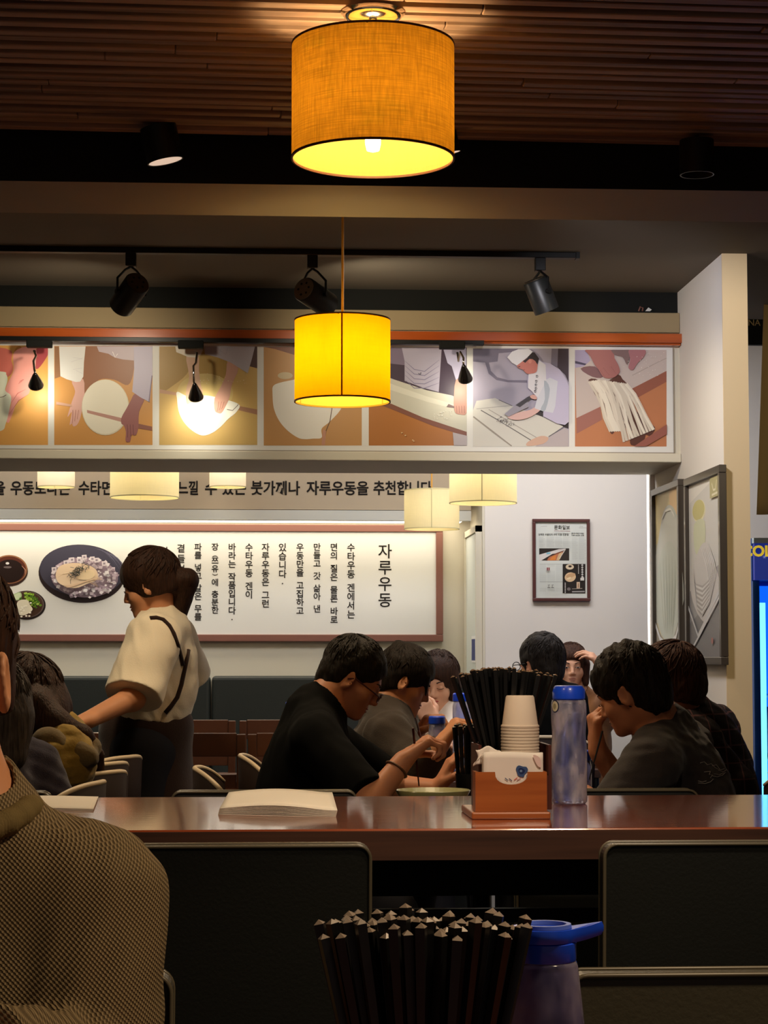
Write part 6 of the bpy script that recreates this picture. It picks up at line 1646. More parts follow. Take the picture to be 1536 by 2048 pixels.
def figure(spec):
    """builds one person: body mesh + children (hair, top, trousers, shoes, face details)"""
    g = spec; hd = Head(g['head'], g['face'], g.get('up', (0, 0, 1)), g.get('hs', 1.0), g.get('female', False))
    T = Torso(g['pel'], g['neck'], g['SL'], g['SR'], g.get('wide', 1.0), g.get('deep', 1.0))
    B = Field(); hd.add(B)
    nk = A(g['neck'])
    nr = g.get('nr', .056)
    B.rc(hd.w(0, -.030, -.045), nk + (hd.w(0, -.03, -.045) - nk) * -.04, nr * .95, nr * 1.08, .02)
    T.add(B, -.006)
    for S_, key in (('SL', 'L'), ('SR', 'R')):
        if 'E' + key in g:
            arm(B, g[S_], g['E' + key], g['W' + key], g.get('ar', (.050, .040, .038, .027)))
            if 'H' + key in g: hand(B, g['W' + key], **g['H' + key])
    fdir = g.get('seatdir', T.R[:, 1])
    if 'knees' in g: kn, an = g['knees'], g['ankles']
    else: kn, an = seated_legs(None, g['pel'], T.R, fdir, reach=g.get('reach', .42))
    legs(B, g['pel'], T.R, kn, an, -.008)
    res = g.get('res', .006)
    root_o = bpy.data.objects.new('tmp', None)
    loc = Vector((g['pel'][0], g['pel'][1], 0.0))
    V = field_obj('person', B, res, g['skin'])
    V.data.transform(Matrix.Translation(-loc)); V.location = loc
    props(V, g['label'], 'person')
    # trousers or skirt
    if g.get('trousers', True):
        Tr = Field(); p = A(g['pel'])
        Tr.el(p, [.155 * T.w + .012, .115 * T.dp + .012, .135], T.R, .03); legs(Tr, g['pel'], T.R, kn, [A(a) + np.array([0, 0, .01]) for a in an], .012)
        Tr.cut(p + T.R[:, 2] * .10, T.R[:, 2])
        for a in an: pass
        field_obj('trousers', Tr, .011, g.get('trm', m_trous), V)
    for a in an: shoe('shoe', a, fdir, V, g.get('shm', m_shoe))
    # top
    C = Field(); th = g.get('thick', .014)
    T.add(C, th)
    sl = g.get('sleeve', .75)
    for S_, key in (('SL', 'L'), ('SR', 'R')):
        if 'E' + key in g:
            up = sl[key] if isinstance(sl, dict) else sl
            arm(C, g[S_], g['E' + key], g['W' + key], g.get('ar', (.050, .040, .038, .027)), th + g.get('slg', .006), up)
    nd0 = nrm(hd.w(0, -.03, -.045) - nk); C.rc(nk - nd0 * .02, nk + nd0 * .012, nr * 1.08 + th * .9, nr * 1.08 + th * .6, .03)
    if 'extra_top' in g: g['extra_top'](C, T, hd)
    if g.get('folds', .006): C.noise(g.get('folds', .006), g.get('ffreq', 26), g.get('seed', 3), g.get('fst', (1, 1, .6))); C.noise(g.get('folds', .006) * .45, 70, g.get('seed', 3) + 9)
    # sleeve ends
    for S_, key in (('SL', 'L'), ('SR', 'R')):
        if 'E' + key in g:
            up = sl[key] if isinstance(sl, dict) else sl
            S1, E1, W1 = A(g[S_]), A(g['E' + key]), A(g['W' + key])
            if up <= 1: q0, dr = S1 + (E1 - S1) * up, nrm(E1 - S1)
            else: q0, dr = E1 + (W1 - E1) * (up - 1), nrm(W1 - E1)
            rr_ = .16
            def fn(p, q0=q0, dr=dr, plug=g.get('plug', .085)):
                # a flat-ended plug that removes the rounded cap beyond the cuff
                d = p - q0; ax = d @ dr; rad = np.sqrt(np.maximum(0, (d * d).sum(1) - ax * ax))
                return np.maximum(np.maximum(-ax, rad - plug), ax - .12)
            C.custom('s', fn, .003)
    C.cut(A(g['pel']) - T.R[:, 2] * g.get('hem', .07), -T.R[:, 2])
    # neck opening
    nd = nrm(hd.w(0, -.03, -.045) - nk)
    C.rc(nk + nd * g.get('nst', .030) + T.R[:, 1] * g.get('nfw', .012), nk + nd * .2 + T.R[:, 1] * .03, g.get('nop', .064), .085, .006, 's')
    top = field_obj(g.get('topname', 'shirt'), C, g.get('cres', res), g['top'], V, **({'label': g['toplabel']} if 'toplabel' in g else {}))
    hr = g.get('hair')
    if hr is not None:
        Hf = hr(hd, T); field_obj('hair', Hf, g.get('hres', .005), g['hairm'], V)
        if g.get('wisps', 240): wisps(hd, V, g['hairm'], g.get('wisps', 240), g.get('seed', 1), g.get('wgrow', .016))
    if g.get('feat', False): hd.features(V, **g.get('featk', {}))
    return V, hd, T, top
def depth(k): return lambda u, v, Y: P(u, v, Y * k)
P5, P6, P10, P11, P2 = depth(1.12), depth(1.10), depth(1.08), depth(1.06), depth(1.045)
def off(p, x=0, y=0, z=0): return Vector(p) + Vector((x, y, z))
# ---- table shared by the four diners behind the long table, and its things
Z2 = 0.78
x2a, x2b = 0.435, P(1180, 1550, 5.7).x
t2 = thing('diner_table', ((x2a + x2b) / 2, 6.0, 0), 'dark wooden table between the black-shirted and grey-shirted diners', 'table')
mk('tabletop', MB().box((x2a, 5.35, Z2 - 0.035), (x2b, 6.75, Z2)), m_edge, t2, bevel=0.003)
for y in (5.62, 6.30):
    mk('pedestal', MB().cyl(((x2a + x2b) / 2, y, 0.02), ((x2a + x2b) / 2, y, Z2 - 0.0355), 0.03, n=20), m_black_metal, t2, smooth=True, auto=40)
    mk('foot_plate', MB().box(((x2a + x2b) / 2 - 0.045, y - 0.07, 0), ((x2a + x2b) / 2 + 0.045, y + 0.07, 0.0195)), m_black_metal, t2, bevel=0.004)

def short_hair(**k):
    return lambda hd, T: hd.hair_cap(**k)

# ---- man in black, profile to the right, bent over his bowl
def hairA(hd, T):
    H = hd.hair_cap(grow=.012, hairline=.066, nape=-.105, side=-.022, rough=.004, seed=4, top=.004)
    return H
NB5 = P5(632, 1424, 5.2)
g5 = dict(wgrow=0.012, head=P5(706, 1358, 5.22), face=(.80, -.10, -.50), up=(.4, 0, 1), neck=NB5, SR=P5(632, 1482, 5.00), SL=P5(628, 1462, 5.38), pel=(P5(570, 1550, 5.2).x, 5.2 * 1.12, .612), wide=1.04, hs=.87,
          ER=P5(742, 1606, 4.86), WR=P5(806, 1522, 4.90), HR=dict(d=(.55, .10, .45), pn=(.45, .05, -.75), thumb_side=1, curl=(1.0, 1.3, .9), spread=.03, thumb=(.9, .6)),
          EL=P5(790, 1574, 5.42), WL=P5(878, 1578, 5.34), HL=dict(d=(.35, -.15, .80), pn=(.85, .1, -.3), thumb_side=-1, curl=(.35, .45, .35), spread=.10, thumb=(.5, .1)),
          skin=sk_m, top=mat('black_tee', (11, 11, 11), .9, spec=.08), sleeve={'R': .90, 'L': .9}, hair=hairA, hairm=h_black, res=.0048, hres=.0045, label='person in a black T-shirt and glasses, head bowed to the right over the bowl', topname='tshirt', seed=5, folds=.006, nop=.060, seatdir=(1, 0, 0), nr=.062, reach=.30)
v5, hd5, T5, _ = figure(g5)
hd5.features(v5, closed=True, lips=(150, 84, 72))
# glasses
gm = mat('dark_red_frame', (70, 24, 24), 0.3)
gl = bpy.data.objects.new('glasses', None)
lens = MB(); 
gb = MB()
for sx in (-1, 1):
    ring = [Vector(hd5.w(sx * .034 + .024 * math.cos(t), .110 - .004 * math.cos(t) ** 2, -.008 + .017 * math.sin(t))) for t in np.linspace(0, 2 * math.pi, 24, endpoint=False)]
    gb.tube(ring, 0.0016, 6, closed=True)
    gb.tube([hd5.w(sx * .058, .108, -.004), hd5.w(sx * .078, .09, -.002), hd5.w(sx * .084, .01, .006), hd5.w(sx * .083, -.01, -.008)], 0.0022, 6)
gb.tube([hd5.w(-.011, .110, -.004), hd5.w(0, .112, -.002), hd5.w(.011, .110, -.004)], 0.0016, 6)
mk('glasses', gb, gm, v5, smooth=True)
# bracelet
wr, dr = A(g5['WR']), nrm(A(g5['WR']) - A(g5['ER'])); cbr = wr - dr * .03; fr = frame(dr)
mk('bracelet', MB().tube([Vector(cbr + (fr[:, 0] * math.cos(t) + fr[:, 2] * math.sin(t)) * .0325) for t in np.linspace(0, 2 * math.pi, 26, endpoint=False)], 0.003, 6, closed=True), mat('bead_brown', (96, 62, 34), 0.5), v5, smooth=True)
def held_stick(a, b, label, m=m_stick, r=.0036):
    a, b = Vector(a), Vector(b); mb = MB().cyl((0, 0, 0), b - a, r, r * .6, n=8)
    o = mk('chopstick', mb, m); o.location = a; props(o, label, 'chopstick'); return o
m_redstick = mat('dark_red_stick', (58, 16, 16), 0.35)
held_stick(P5(826, 1456, 4.895), P5(838, 1572, 4.93), 'dark red chopstick upright in the fist of the black-shirted person', m_redstick)

# ---- woman with a bun beside him
def hairB(hd, T):
    H = hd.hair_cap(grow=.017, hairline=.058, nape=-.075, side=-.022, rough=.0025, seed=8, top=.006)
    H.el(hd.w(0, -.085, .112), np.array([.030, .030, .028]) * hd.s, hd.R, .01)
    H.rc(hd.w(.05, .072, .055), hd.w(.046, .094, -.015), .008, .004, .01); H.rc(hd.w(-.05, .072, .055), hd.w(-.046, .094, -.015), .008, .004, .01)
    return H
g6 = dict(wgrow=0.017, head=P6(812, 1364, 5.92), face=(.88, -.12, -.42), up=(.3, 0, 1), neck=P6(772, 1420, 5.93), SR=P6(778, 1476, 5.76), SL=P6(792, 1455, 6.10), pel=(P6(640, 1550, 5.95).x, 5.95 * 1.10, .612), female=True, wide=.92, deep=.86, hs=.81,
          ER=P6(836, 1536, 5.66), WR=P6(880, 1492, 5.60), HR=dict(d=(.45, .1, .62), pn=(.55, .1, -.6), thumb_side=1, curl=(1.0, 1.2, .8), spread=.03, thumb=(.8, .5)),
          EL=P6(800, 1516, 6.12), WL=P6(826, 1482, 6.0), HL=dict(d=(.4, -.1, .6), pn=(.6, -.2, -.5), thumb_side=-1, curl=(.9, 1.1, .7), spread=.03, thumb=(.7, .4)),
          skin=sk_w, top=cloth_mat('dark_brown_jacket', (58, 50, 44)), sleeve=1.9, thick=.016, slg=.007, hair=hairB, hairm=h_black, res=.005, hres=.005, folds=.009, topname='jacket', label='person with a hair bun in a dark brown jacket, eating beside the one in black', seed=6, seatdir=(1, 0, 0), reach=.30, nop=.058, nr=.050)
v6, hd6, T6, _ = figure(g6); hd6.features(v6, closed=True, lips=(170, 96, 84))
held_stick(P6(830, 1430, 5.98), P6(846, 1490, 5.80), 'reddish chopstick in the raised hand of the person with the bun', m_redstick, .003)

# ---- grey T-shirt man on the right, seen from behind his shoulder
def hairC(hd, T):
    H = hd.hair_cap(grow=.019, hairline=.050, nape=-.105, side=-.030, rough=.007, seed=12, top=.008)
    return H
g10 = dict(wgrow=0.019, head=P10(1260, 1386, 5.06), face=(-.78, .42, -.38), up=(-.25, .1, 1), neck=P10(1322, 1452, 5.12), SL=P10(1300, 1530, 4.88), SR=P10(1372, 1492, 5.30), pel=(P10(1420, 1560, 5.15).x, 5.15 * 1.08, .612), wide=1.08, hs=.89,
           EL=P10(1215, 1630, 4.80), WL=P10(1165, 1588, 4.98), HL=dict(d=(-.8, .2, .05), pn=(0, 0, -1), thumb_side=1, curl=(.3, .4, .3)),
           ER=P10(1262, 1600, 5.32), WR=P10(1196, 1500, 5.24), HR=dict(d=(-.12, -.05, .9), pn=(.75, .1, .0), thumb_side=1, curl=(1.0, 1.2, .8), spread=.03, thumb=(.8, .4)),
           skin=sk_m, top=cloth_mat('charcoal_tee', (54, 48, 48)), sleeve={'L': .85, 'R': .8}, hair=hairC, hairm=h_black, res=.0048, hres=.0045, folds=.008, topname='tshirt', label='person in a charcoal T-shirt with white line drawing, leaning left to eat', seed=15, seatdir=(-1, .1, 0), reach=.30, nr=.062, nop=.066)
v10, hd10, T10, top10 = figure(g10); hd10.features(v10, closed=True, lips=(150, 84, 72))
# white line drawing on the back of the shirt, laid onto the cloth by ray casting
dg = bpy.context.evaluated_depsgraph_get()
def on_cloth(o, u, v):
    d = ray(u, v).normalized(); org = Vector((0, 0, CAM_Z))
    base = o.location + (o.parent.location if o.parent else Vector((0, 0, 0)))
    ok, hit, nn, _ = o.ray_cast(org - base, d)
    return (hit + base + nn * 0.0012) if ok else None
pm = MB()
for ln in ([(1400, 1526), (1408, 1524), (1414, 1530), (1422, 1528), (1430, 1536), (1438, 1540)], [(1424, 1532), (1432, 1530), (1440, 1540), (1448, 1538)], [(1408, 1544), (1420, 1543), (1418, 1549), (1424, 1550), (1420, 1556), (1426, 1558), (1420, 1564), (1410, 1567), (1396, 1566)], [(1424, 1552), (1434, 1554), (1444, 1551), (1450, 1545)], [(1428, 1548), (1438, 1550), (1446, 1546)], [(1396, 1562), (1404, 1564), (1412, 1562)], [(1436, 1541), (1446, 1544), (1452, 1540)]):
    pts = [on_cloth(top10, u, v) for u, v in ln]; pts = [p for p in pts if p is not None]
    if len(pts) > 2: pm.tube(pts, 0.0010, 5)
if pm.v: mk('line_drawing', pm, mat('print_white', (190, 182, 178), 0.7), v10)
held_stick(P10(1205, 1462, 5.17), P10(1178, 1560, 5.16), 'chopstick in the hand of the charcoal-shirted person', m_stick, .003)

# ---- plaid shirt behind him
def hairD(hd, T): return hd.hair_cap(grow=.017, hairline=.052, nape=-.078, side=-.03, rough=.005, seed=22, top=.004)
m_plaid = grid_mat('dark_plaid', (34, 28, 30), (92, 62, 62), 22.0, .09)
g11 = dict(wgrow=0.017, head=P11(1338, 1370, 5.72), face=(-.85, .50, -.18), up=(-.1, 0, 1), neck=P11(1368, 1432, 5.8), SL=P11(1378, 1484, 5.60), SR=P11(1424, 1462, 5.98), pel=(P11(1440, 1560, 5.8).x + .0, 5.8 * 1.06, .612), hs=.90,
           EL=P11(1465, 1590, 5.58), WL=P11(1425, 1650, 5.62), HL=dict(d=(-.9, .1, 0), pn=(0, 0, -1), thumb_side=1), ER=P11(1400, 1600, 6.0), WR=P11(1330, 1600, 5.9), HR=dict(d=(-.9, 0, .1), pn=(0, 0, -1), thumb_side=-1),
           skin=sk_m, top=m_plaid, sleeve=1.95, thick=.022, slg=.014, hair=hairD, hairm=h_soft, res=.0058, hres=.005, folds=.009, topname='plaid_shirt', label='person in a dark plaid shirt seated behind the charcoal-shirted person', seed=25, seatdir=(-1, .1, 0), reach=.30, nop=.062)
def collar11(C, T, hd): C.rc(A(g11['neck']) + np.array([.03, -.05, .0]), A(g11['neck']) + np.array([.06, .02, -.01]), .03, .035, .02)
g11['extra_top'] = collar11
v11, hd11, _, _ = figure(g11); hd11.features(v11)

# ---- left: person in a purple-navy shirt, and long-haired person in an olive hooded jacket
def hairE(hd, T):
    H = hd.hair_cap(grow=.024, hairline=.05, nape=-.10, side=-.06, rough=.006, seed=31, ears=False)
    H.rc(hd.w(0, -.07, -.02), hd.w(0, -.085, -.10), .075, .05, .04); H.rc(hd.w(.06, -.03, -.01), hd.w(.055, -.045, -.10), .04, .03, .03); H.rc(hd.w(-.06, -.03, -.01), hd.w(-.055, -.045, -.10), .04, .03, .03)
    return H
g2 = dict(wgrow=0.024, head=P2(-32, 1436, 5.0), face=(-.65, .75, -.15), neck=P2(-30, 1508, 5.02), SR=P2(56, 1552, 5.06), SL=P2(-138, 1560, 4.90), pel=(P2(-45, 1560, 5.0).x, 5.22, .612), hs=1.03,
          ER=P2(92, 1640, 5.06), WR=P2(0, 1660, 5.08), HR=dict(d=(-.7, .5, 0), pn=(0, 0, -1), thumb_side=-1), EL=P2(-170, 1650, 4.8), WL=P2(-230, 1655, 5.1), HL=dict(d=(-.5, .8, 0), pn=(0, 0, -1), thumb_side=1),
          skin=sk_w, top=cloth_mat('purple_navy_cotton', (46, 40, 54)), sleeve=.95, thick=.022, slg=.018, hair=hairE, hairm=hair_mat('greying_dark_hair', (26, 22, 20), (84, 74, 68)), res=.007, hres=.006, cres=.006, folds=.010, label='person in a purple-navy shirt with greying dark hair at the left edge, seen from behind', seed=33, seatdir=(-1, .2, 0), bk=.21)
v2, hd2, _, _ = figure(g2); hd2.features(v2)
def hairF(hd, T):
    H = hd.hair_cap(grow=.022, hairline=.045, nape=-.09, side=-.05, rough=.003, seed=41, ears=False, top=.004)
    H.rc(hd.w(0, -.06, -.02), P(76, 1440, 5.60), .080, .065, .04); H.rc(P(70, 1410, 5.56), P(120, 1462, 5.54), .050, .040, .03)
    H.rc(P(110, 1445, 5.54), P(165, 1470, 5.56), .036, .024, .02); H.rc(P(165, 1470, 5.56), P(196, 1510, 5.60), .024, .016, .02); H.rc(P(196, 1510, 5.60), P(206, 1585, 5.62), .016, .010, .01)
    H.noise(.003, 120, 5, (1, 1, .15))
    return H
m_olive, m_hood = cloth_mat('mustard_olive_jacket', (138, 112, 50), .5, 60), cloth_mat('olive_brown_hood', (102, 86, 58), .4, 90)
g3 = dict(wgrow=0.022, head=P(42, 1418, 5.70), face=(-.85, .40, -.30), neck=P(92, 1488, 5.70), SR=P(100, 1512, 5.83), SL=P(112, 1522, 5.53), pel=(P(94, 1570, 5.7).x, 5.70, .612), female=True, wide=1.0,
          EL=P(40, 1625, 5.57), WL=P(-40, 1640, 5.5), HL=dict(d=(-.9, .2, 0), pn=(0, 0, -1), thumb_side=1), ER=P(30, 1610, 5.78), WR=P(-40, 1630, 5.95), HR=dict(d=(-.9, 0, 0), pn=(0, 0, -1), thumb_side=-1),
          skin=sk_w, top=m_olive, sleeve=1.9, thick=.030, slg=.016, hair=hairF, hairm=h_brown, res=.0075, hres=.006, cres=.006, folds=.012, ffreq=22, topname='jacket', label='long-haired person in a mustard-olive hooded jacket, seen from behind at left', seed=44, seatdir=(-.9, .35, 0))
v3, hd3, T3, _ = figure(g3); hd3.features(v3)
hood = Field()
hood.rc(P(92, 1482, 5.48), P(176, 1516, 5.50), .042, .032, .03); hood.rc(P(108, 1462, 5.56), P(180, 1494, 5.58), .034, .028, .03); hood.rc(P(120, 1502, 5.50), P(172, 1514, 5.54), .038, .028, .03)
hood.noise(.008, 40, 3)
field_obj('hood', hood, .005, m_hood, v3)
zp = MB()
for k in range(4): zp.tube([P(156 + 7 * k, 1466 + 4 * k, 5.52), P(158 + 7 * k, 1480 + 3 * k, 5.50), P(161 + 7 * k, 1490 + 3 * k, 5.49)], .0025, 6)
mk('hood_cord', zp, m_olive, v3, smooth=True)

# ---- waitress walking left, arm stretched to the table
def hairW(hd, T):
    H = hd.hair_cap(grow=.021, hairline=.040, nape=-.052, side=-.045, rough=.002, seed=51, top=.004, ears=False)
    H.rc(hd.w(.0, -.095, .0), hd.w(0, -.150, -.022), .030, .026, .02); H.rc(hd.w(0, -.150, -.022), P(350, 1236, 6.94), .040, .036, .02)
    H.noise(.002, 130, 8, (1, 1, .2))
    return H
f4 = (-.97, .12, -.30)
g4 = dict(wgrow=0.021, head=P(298, 1172, 6.92), face=f4, up=(-.15, 0, 1), neck=P(324, 1246, 6.95), SL=P(305, 1282, 6.77), SR=P(340, 1276, 7.10), pel=(P(292, 1460, 6.9).x, 6.92, .90), female=True, wide=.86, hs=.87, plug=.115, ht=1,
          EL=P(265, 1396, 6.64), WL=P(172, 1442, 6.48), HL=dict(d=(-.9, -.3, -.2), pn=(.1, 0, -1), thumb_side=1, curl=(.3, .4, .3)), ER=P(374, 1366, 7.2), WR=P(366, 1400, 7.08), HR=dict(d=(-.3, -.3, -.7), pn=(-.9, 0, .3), thumb_side=-1),
          knees=[(P(270, 1600, 6.82).x, 6.80, .50), (P(330, 1600, 7.05).x, 7.03, .50)], ankles=[(P(252, 1700, 6.82).x, 6.80, .09), (P(362, 1700, 7.05).x, 7.03, .10)],
          skin=sk_w, top=cloth_mat('white_blouse', (226, 214, 190), .2, 200, .8), sleeve={'L': .98, 'R': .9}, thick=.020, slg=.020, hem=-.10, hair=hairW, hairm=h_brown, res=.0065, hres=.006, cres=.006, folds=.011, ffreq=20, topname='blouse', label='waitress in a white blouse and brown apron with a ponytail, walking left', seed=53, seatdir=(-1, .1, 0), nop=.058)
v4, hd4, T4, top4 = figure(g4); hd4.features(v4)
ap = Field(); p4 = A(g4['pel']); u4 = T4.R[:, 2]
wz = 1.035
ap.el((p4[0] + .01, p4[1], .99), [.150, .132, .10], None, .03)
ap.rc((p4[0] - .02, p4[1], .95), (P(285, 1600, 6.9).x, p4[1], .46), .135, .175, .05, flat=((0, 1, 0), .95)); ap.rc((p4[0] + .03, p4[1] + .02, .93), (P(342, 1600, 6.95).x, p4[1] + .03, .48), .12, .13, .05)
ap.noise(.010, 24, 4, (1, 1, .15)); ap.cut((0, 0, wz), (0, 0, 1)); ap.cut((0, 0, .46), (0, 0, -1))
m_apron = cloth_mat('dark_brown_apron', (50, 34, 28), .2, 200)
field_obj('apron', ap, .008, m_apron, v4)
def strap(pts, w, m, o, name, parent):
    """flat strap laid on the cloth"""
    P3 = []
    for u, v in pts:
        q = on_cloth(o, u, v)
        if q is not None: P3.append(q)
    if len(P3) > 2: mk(name, MB().tube(P3, w, 6), m, parent, smooth=True)
strap([(300, 1237), (312, 1236), (326, 1240), (338, 1252), (347, 1268), (354, 1288), (360, 1310), (365, 1330)], .0085, m_apron, top4, 'apron_strap', v4)
strap([(376, 1300), (372, 1322), (367, 1345), (362, 1370), (354, 1395), (342, 1412), (330, 1426)], .0085, m_apron, top4, 'apron_strap', v4)

# ---- far diners
def hairG(hd, T):
    H = hd.hair_cap(grow=.020, hairline=.050, nape=-.10, side=-.05, rough=.002, seed=61, ears=False, top=.004)
    for sx in (-1, 1):
        H.rc(hd.w(sx * .070, .005, .01), hd.w(sx * .082, .020, -.12), .028, .026, .02); H.rc(hd.w(sx * .082, .020, -.12), hd.w(sx * .085, .045, -.235), .028, .020, .02)
    H.rc(hd.w(0, -.06, -.02), hd.w(0, -.075, -.18), .08, .07, .03)
    return H
g7 = dict(wgrow=0.02, head=P(876, 1368, 8.32), face=(-.30, -.92, -.20), neck=P(882, 1422, 8.36), SL=P(918, 1440, 8.28), SR=P(842, 1440, 8.50), pel=(P(882, 1500, 8.5).x, 8.5, .612), female=True, hs=.92, wide=.95,
          EL=P(905, 1500, 8.15), WL=P(866, 1452, 8.12), HL=dict(d=(-.45, .0, .85), pn=(-.2, .9, .1), thumb_side=-1, curl=(.25, .3, .2), spread=.03), ER=P(838, 1500, 8.3), WR=P(868, 1492, 8.1), HR=dict(d=(.5, -.6, .1), pn=(0, 0, -1), thumb_side=1),
          skin=sk_f, top=cloth_mat('white_top', (226, 216, 204)), sleeve=.9, hair=hairG, hairm=h_brown, res=.006, hres=.0065, cres=.009, folds=.005, label='long-haired person in a white top with one hand at the mouth, facing the camera', seatdir=(-.25, -1, 0))
v7, hd7, _, _ = figure(g7); hd7.features(v7, closed=True, lips=(176, 72, 70))
def hairH(hd, T): return hd.hair_cap(grow=.020, hairline=.052, nape=-.085, side=-.03, rough=.006, seed=71, top=.006)
g8 = dict(wgrow=0.02, head=P(1080, 1330, 8.3), face=(-.62, .76, -.05), neck=P(1086, 1378, 8.28), SL=P(1030, 1404, 8.2), SR=P(1140, 1402, 8.36), pel=(P(1085, 1500, 8.25).x, 8.25, .612), hs=.88, reach=.15, wide=.9,
          EL=P(1006, 1500, 8.2), WL=P(1012, 1500, 8.4), HL=dict(d=(0, .9, 0), pn=(0, 0, -1), thumb_side=1), ER=P(1160, 1500, 8.4), WR=P(1132, 1500, 8.44), HR=dict(d=(-.3, .8, 0), pn=(0, 0, -1), thumb_side=-1),
          skin=sk_m, top=mat('black_shirt_far', (13, 13, 13), .9, spec=.08), sleeve=.9, hair=hairH, hairm=h_black, res=.007, hres=.0065, cres=.009, label='person in black with short dark hair and glasses, seen from behind above the chopstick fan', seatdir=(.1, 1, 0))
v8, hd8, _, _ = figure(g8); hd8.features(v8)
gb = MB()
for sx in (-1, 1):
    gb.tube([Vector(hd8.w(sx * .036 + .026 * math.cos(t), .116, .000 + .019 * math.sin(t))) for t in np.linspace(0, 2 * math.pi, 20, endpoint=False)], .0018, 6, closed=True); gb.tube([hd8.w(sx * .062, .114, .004), hd8.w(sx * .088, .01, .006)], .002, 6)
gb.tube([hd8.w(-.010, .116, .002), hd8.w(.010, .116, .002)], .0018, 6)
mk('glasses', gb, m_black_metal, v8, smooth=True)
def hairI(hd, T):
    H = hd.hair_cap(grow=.015, hairline=.054, nape=-.09, side=-.05, rough=.003, seed=81, ears=False, top=.004)
    for sx in (-1, 1): H.rc(hd.w(sx * .074, .0, .02), hd.w(sx * .078, .012, -.085), .024, .014, .02)
    return H
g9 = dict(wgrow=0.015, head=P(1143, 1336, 8.9), face=(-.10, -.99, .02), neck=P(1145, 1394, 8.94), SL=P(1205, 1424, 8.90), SR=P(1086, 1424, 8.95), pel=(P(1145, 1500, 8.95).x, 8.97, .612), reach=.15, hs=.79, female=True,
          EL=P(1232, 1386, 8.72), WL=P(1206, 1338, 8.80), HL=dict(d=(-.62, .0, .74), pn=(-.45, .25, -.55), thumb_side=-1, curl=(.55, .6, .4), spread=.10, sc=.85), ER=P(1075, 1500, 8.8), WR=P(1098, 1480, 8.80), HR=dict(d=(.3, -.8, 0), pn=(0, 0, -1), thumb_side=1),
          skin=sk_f, top=cloth_mat('tan_brown_top', (150, 104, 66)), sleeve={'L': 1.55, 'R': 1.9}, hair=hairI, hairm=h_soft, res=.0055, hres=.006, cres=.009, label='person in a tan top facing the camera with one hand raised to the hair', seatdir=(0, -1, 0))
v9, hd9, _, _ = figure(g9); hd9.features(v9, brow=(70, 48, 40), lips=(186, 124, 106))
wr9 = A(g9['WL']); 

# ---- foreground: person in the waffle-knit sweater
def hairK(hd, T): return hd.hair_cap(grow=.006, hairline=.06, nape=-.05, side=-.022, rough=.003, seed=91, top=.004)
m_waffle = grid_mat('waffle_knit', (84, 70, 48), (148, 128, 96), 1150.0, rough=.9, bumpy=True)
N1 = P(-84, 1632, 2.30)
g1 = dict(wgrow=0.006, head=P(-138, 1352, 2.27), face=(-.28, -.95, -.10), neck=N1, SL=P(186, 1806, 2.28), SR=P(-400, 1770, 2.34), pel=(P(-60, 1900, 2.36).x, 2.25, .585), wide=1.08, hs=1.04,
          EL=P(162, 2170, 2.19), WL=P(-60, 2110, 2.0), HL=dict(d=(-.8, -.4, -.05), pn=(0, 0, -1), thumb_side=-1, curl=(.3, .4, .3)), ER=P(-470, 2170, 2.2), WR=P(-330, 2110, 2.0), HR=dict(d=(.8, -.4, -.05), pn=(0, 0, -1), thumb_side=1, curl=(.3, .4, .3)),
          ar=(.054, .046, .042, .028), skin=sk_w, top=m_waffle, sleeve=1.95, thick=.018, slg=.010, hair=hairK, hairm=h_brown, res=.004, hres=.005, cres=.0042, folds=.007, ffreq=24, fst=(1, .6, .6), topname='sweater', label='person in an olive-brown waffle-knit sweater cropped at the left foreground', seed=95, seatdir=(0, -1, 0), nop=.070, nfw=.02)
v1, hd1, T1, top1 = figure(g1); hd1.features(v1)
# smooth ribbed collar band
cc = A(N1) + T1.R[:, 1] * .022 + np.array([0, 0, -.004])
cf = Field()
prev = None
for k in range(25):
    t = 2 * math.pi * k / 24
    q = cc + T1.R[:, 0] * .086 * math.cos(t) + T1.R[:, 1] * .078 * math.sin(t) + np.array([0, 0, 1]) * (.004 - .034 * max(0, math.sin(t)) + .012 * max(0, -math.sin(t)))
    if prev is not None: cf.rc(prev, q, .0135, .0135, .006)
    prev = q
cf.noise(.0006, 300, 2)
field_obj('collar', cf, .004, mat('olive_rib_knit', (112, 96, 62), .9, spec=.1, bump=((500, 500, 20), .4)), v1)

# ---- things on the diners' table
bundle((P(936, 1560, 5.76).x, 5.76), Z2 + 0.0065, 0.235, 0.024, 0.042, 0.034, 26, 31, 'black chopstick in the small holder on the dark diners table', 'chopsticks on the diners table', .0020, .0036, .004, tip_m=m_tip)
holder('chopstick_holder', (P(936, 1560, 5.76).x, 5.76), Z2, .030, .036, .11, m_black_metal, 'black round chopstick holder on the dark diners table')
bw = thing('noodle_bowl', (P(866, 1582, 5.5).x, 5.50, Z2), 'wide pale-rimmed shallow bowl just beyond the long table edge', 'bowl')
bz = P(868, 1583, 5.5).z; br_ = pxr(150, 5.5)
mk('bowl', MB().lathe([(0.0001, Z2 + .001), (.045, Z2 + .001), (.05, Z2 + .008), (br_ * .82, bz - .03), (br_, bz + .003), (br_ * .985, bz + .005), (br_ * .78, bz - .026), (0.0001, Z2 + .02)], (bw.location.x, 5.50, 0), 48), mat('olive_glaze', (150, 148, 104), .25, coat=.4), bw, smooth=True)
mk('broth', MB().lathe([(0.0001, bz - .014), (br_ * .85, bz - .014)], (bw.location.x, 5.50, 0), 40), mat('broth', (150, 100, 50), .1), bw)
pl_ = MB().lathe([(0.0001, 0), (.06, 0), (.085, .012), (.086, .015), (.06, .005), (0.0001, .004)], (P(905, 1545, 6.0).x + .02, 6.28, Z2 + .0008), 36)
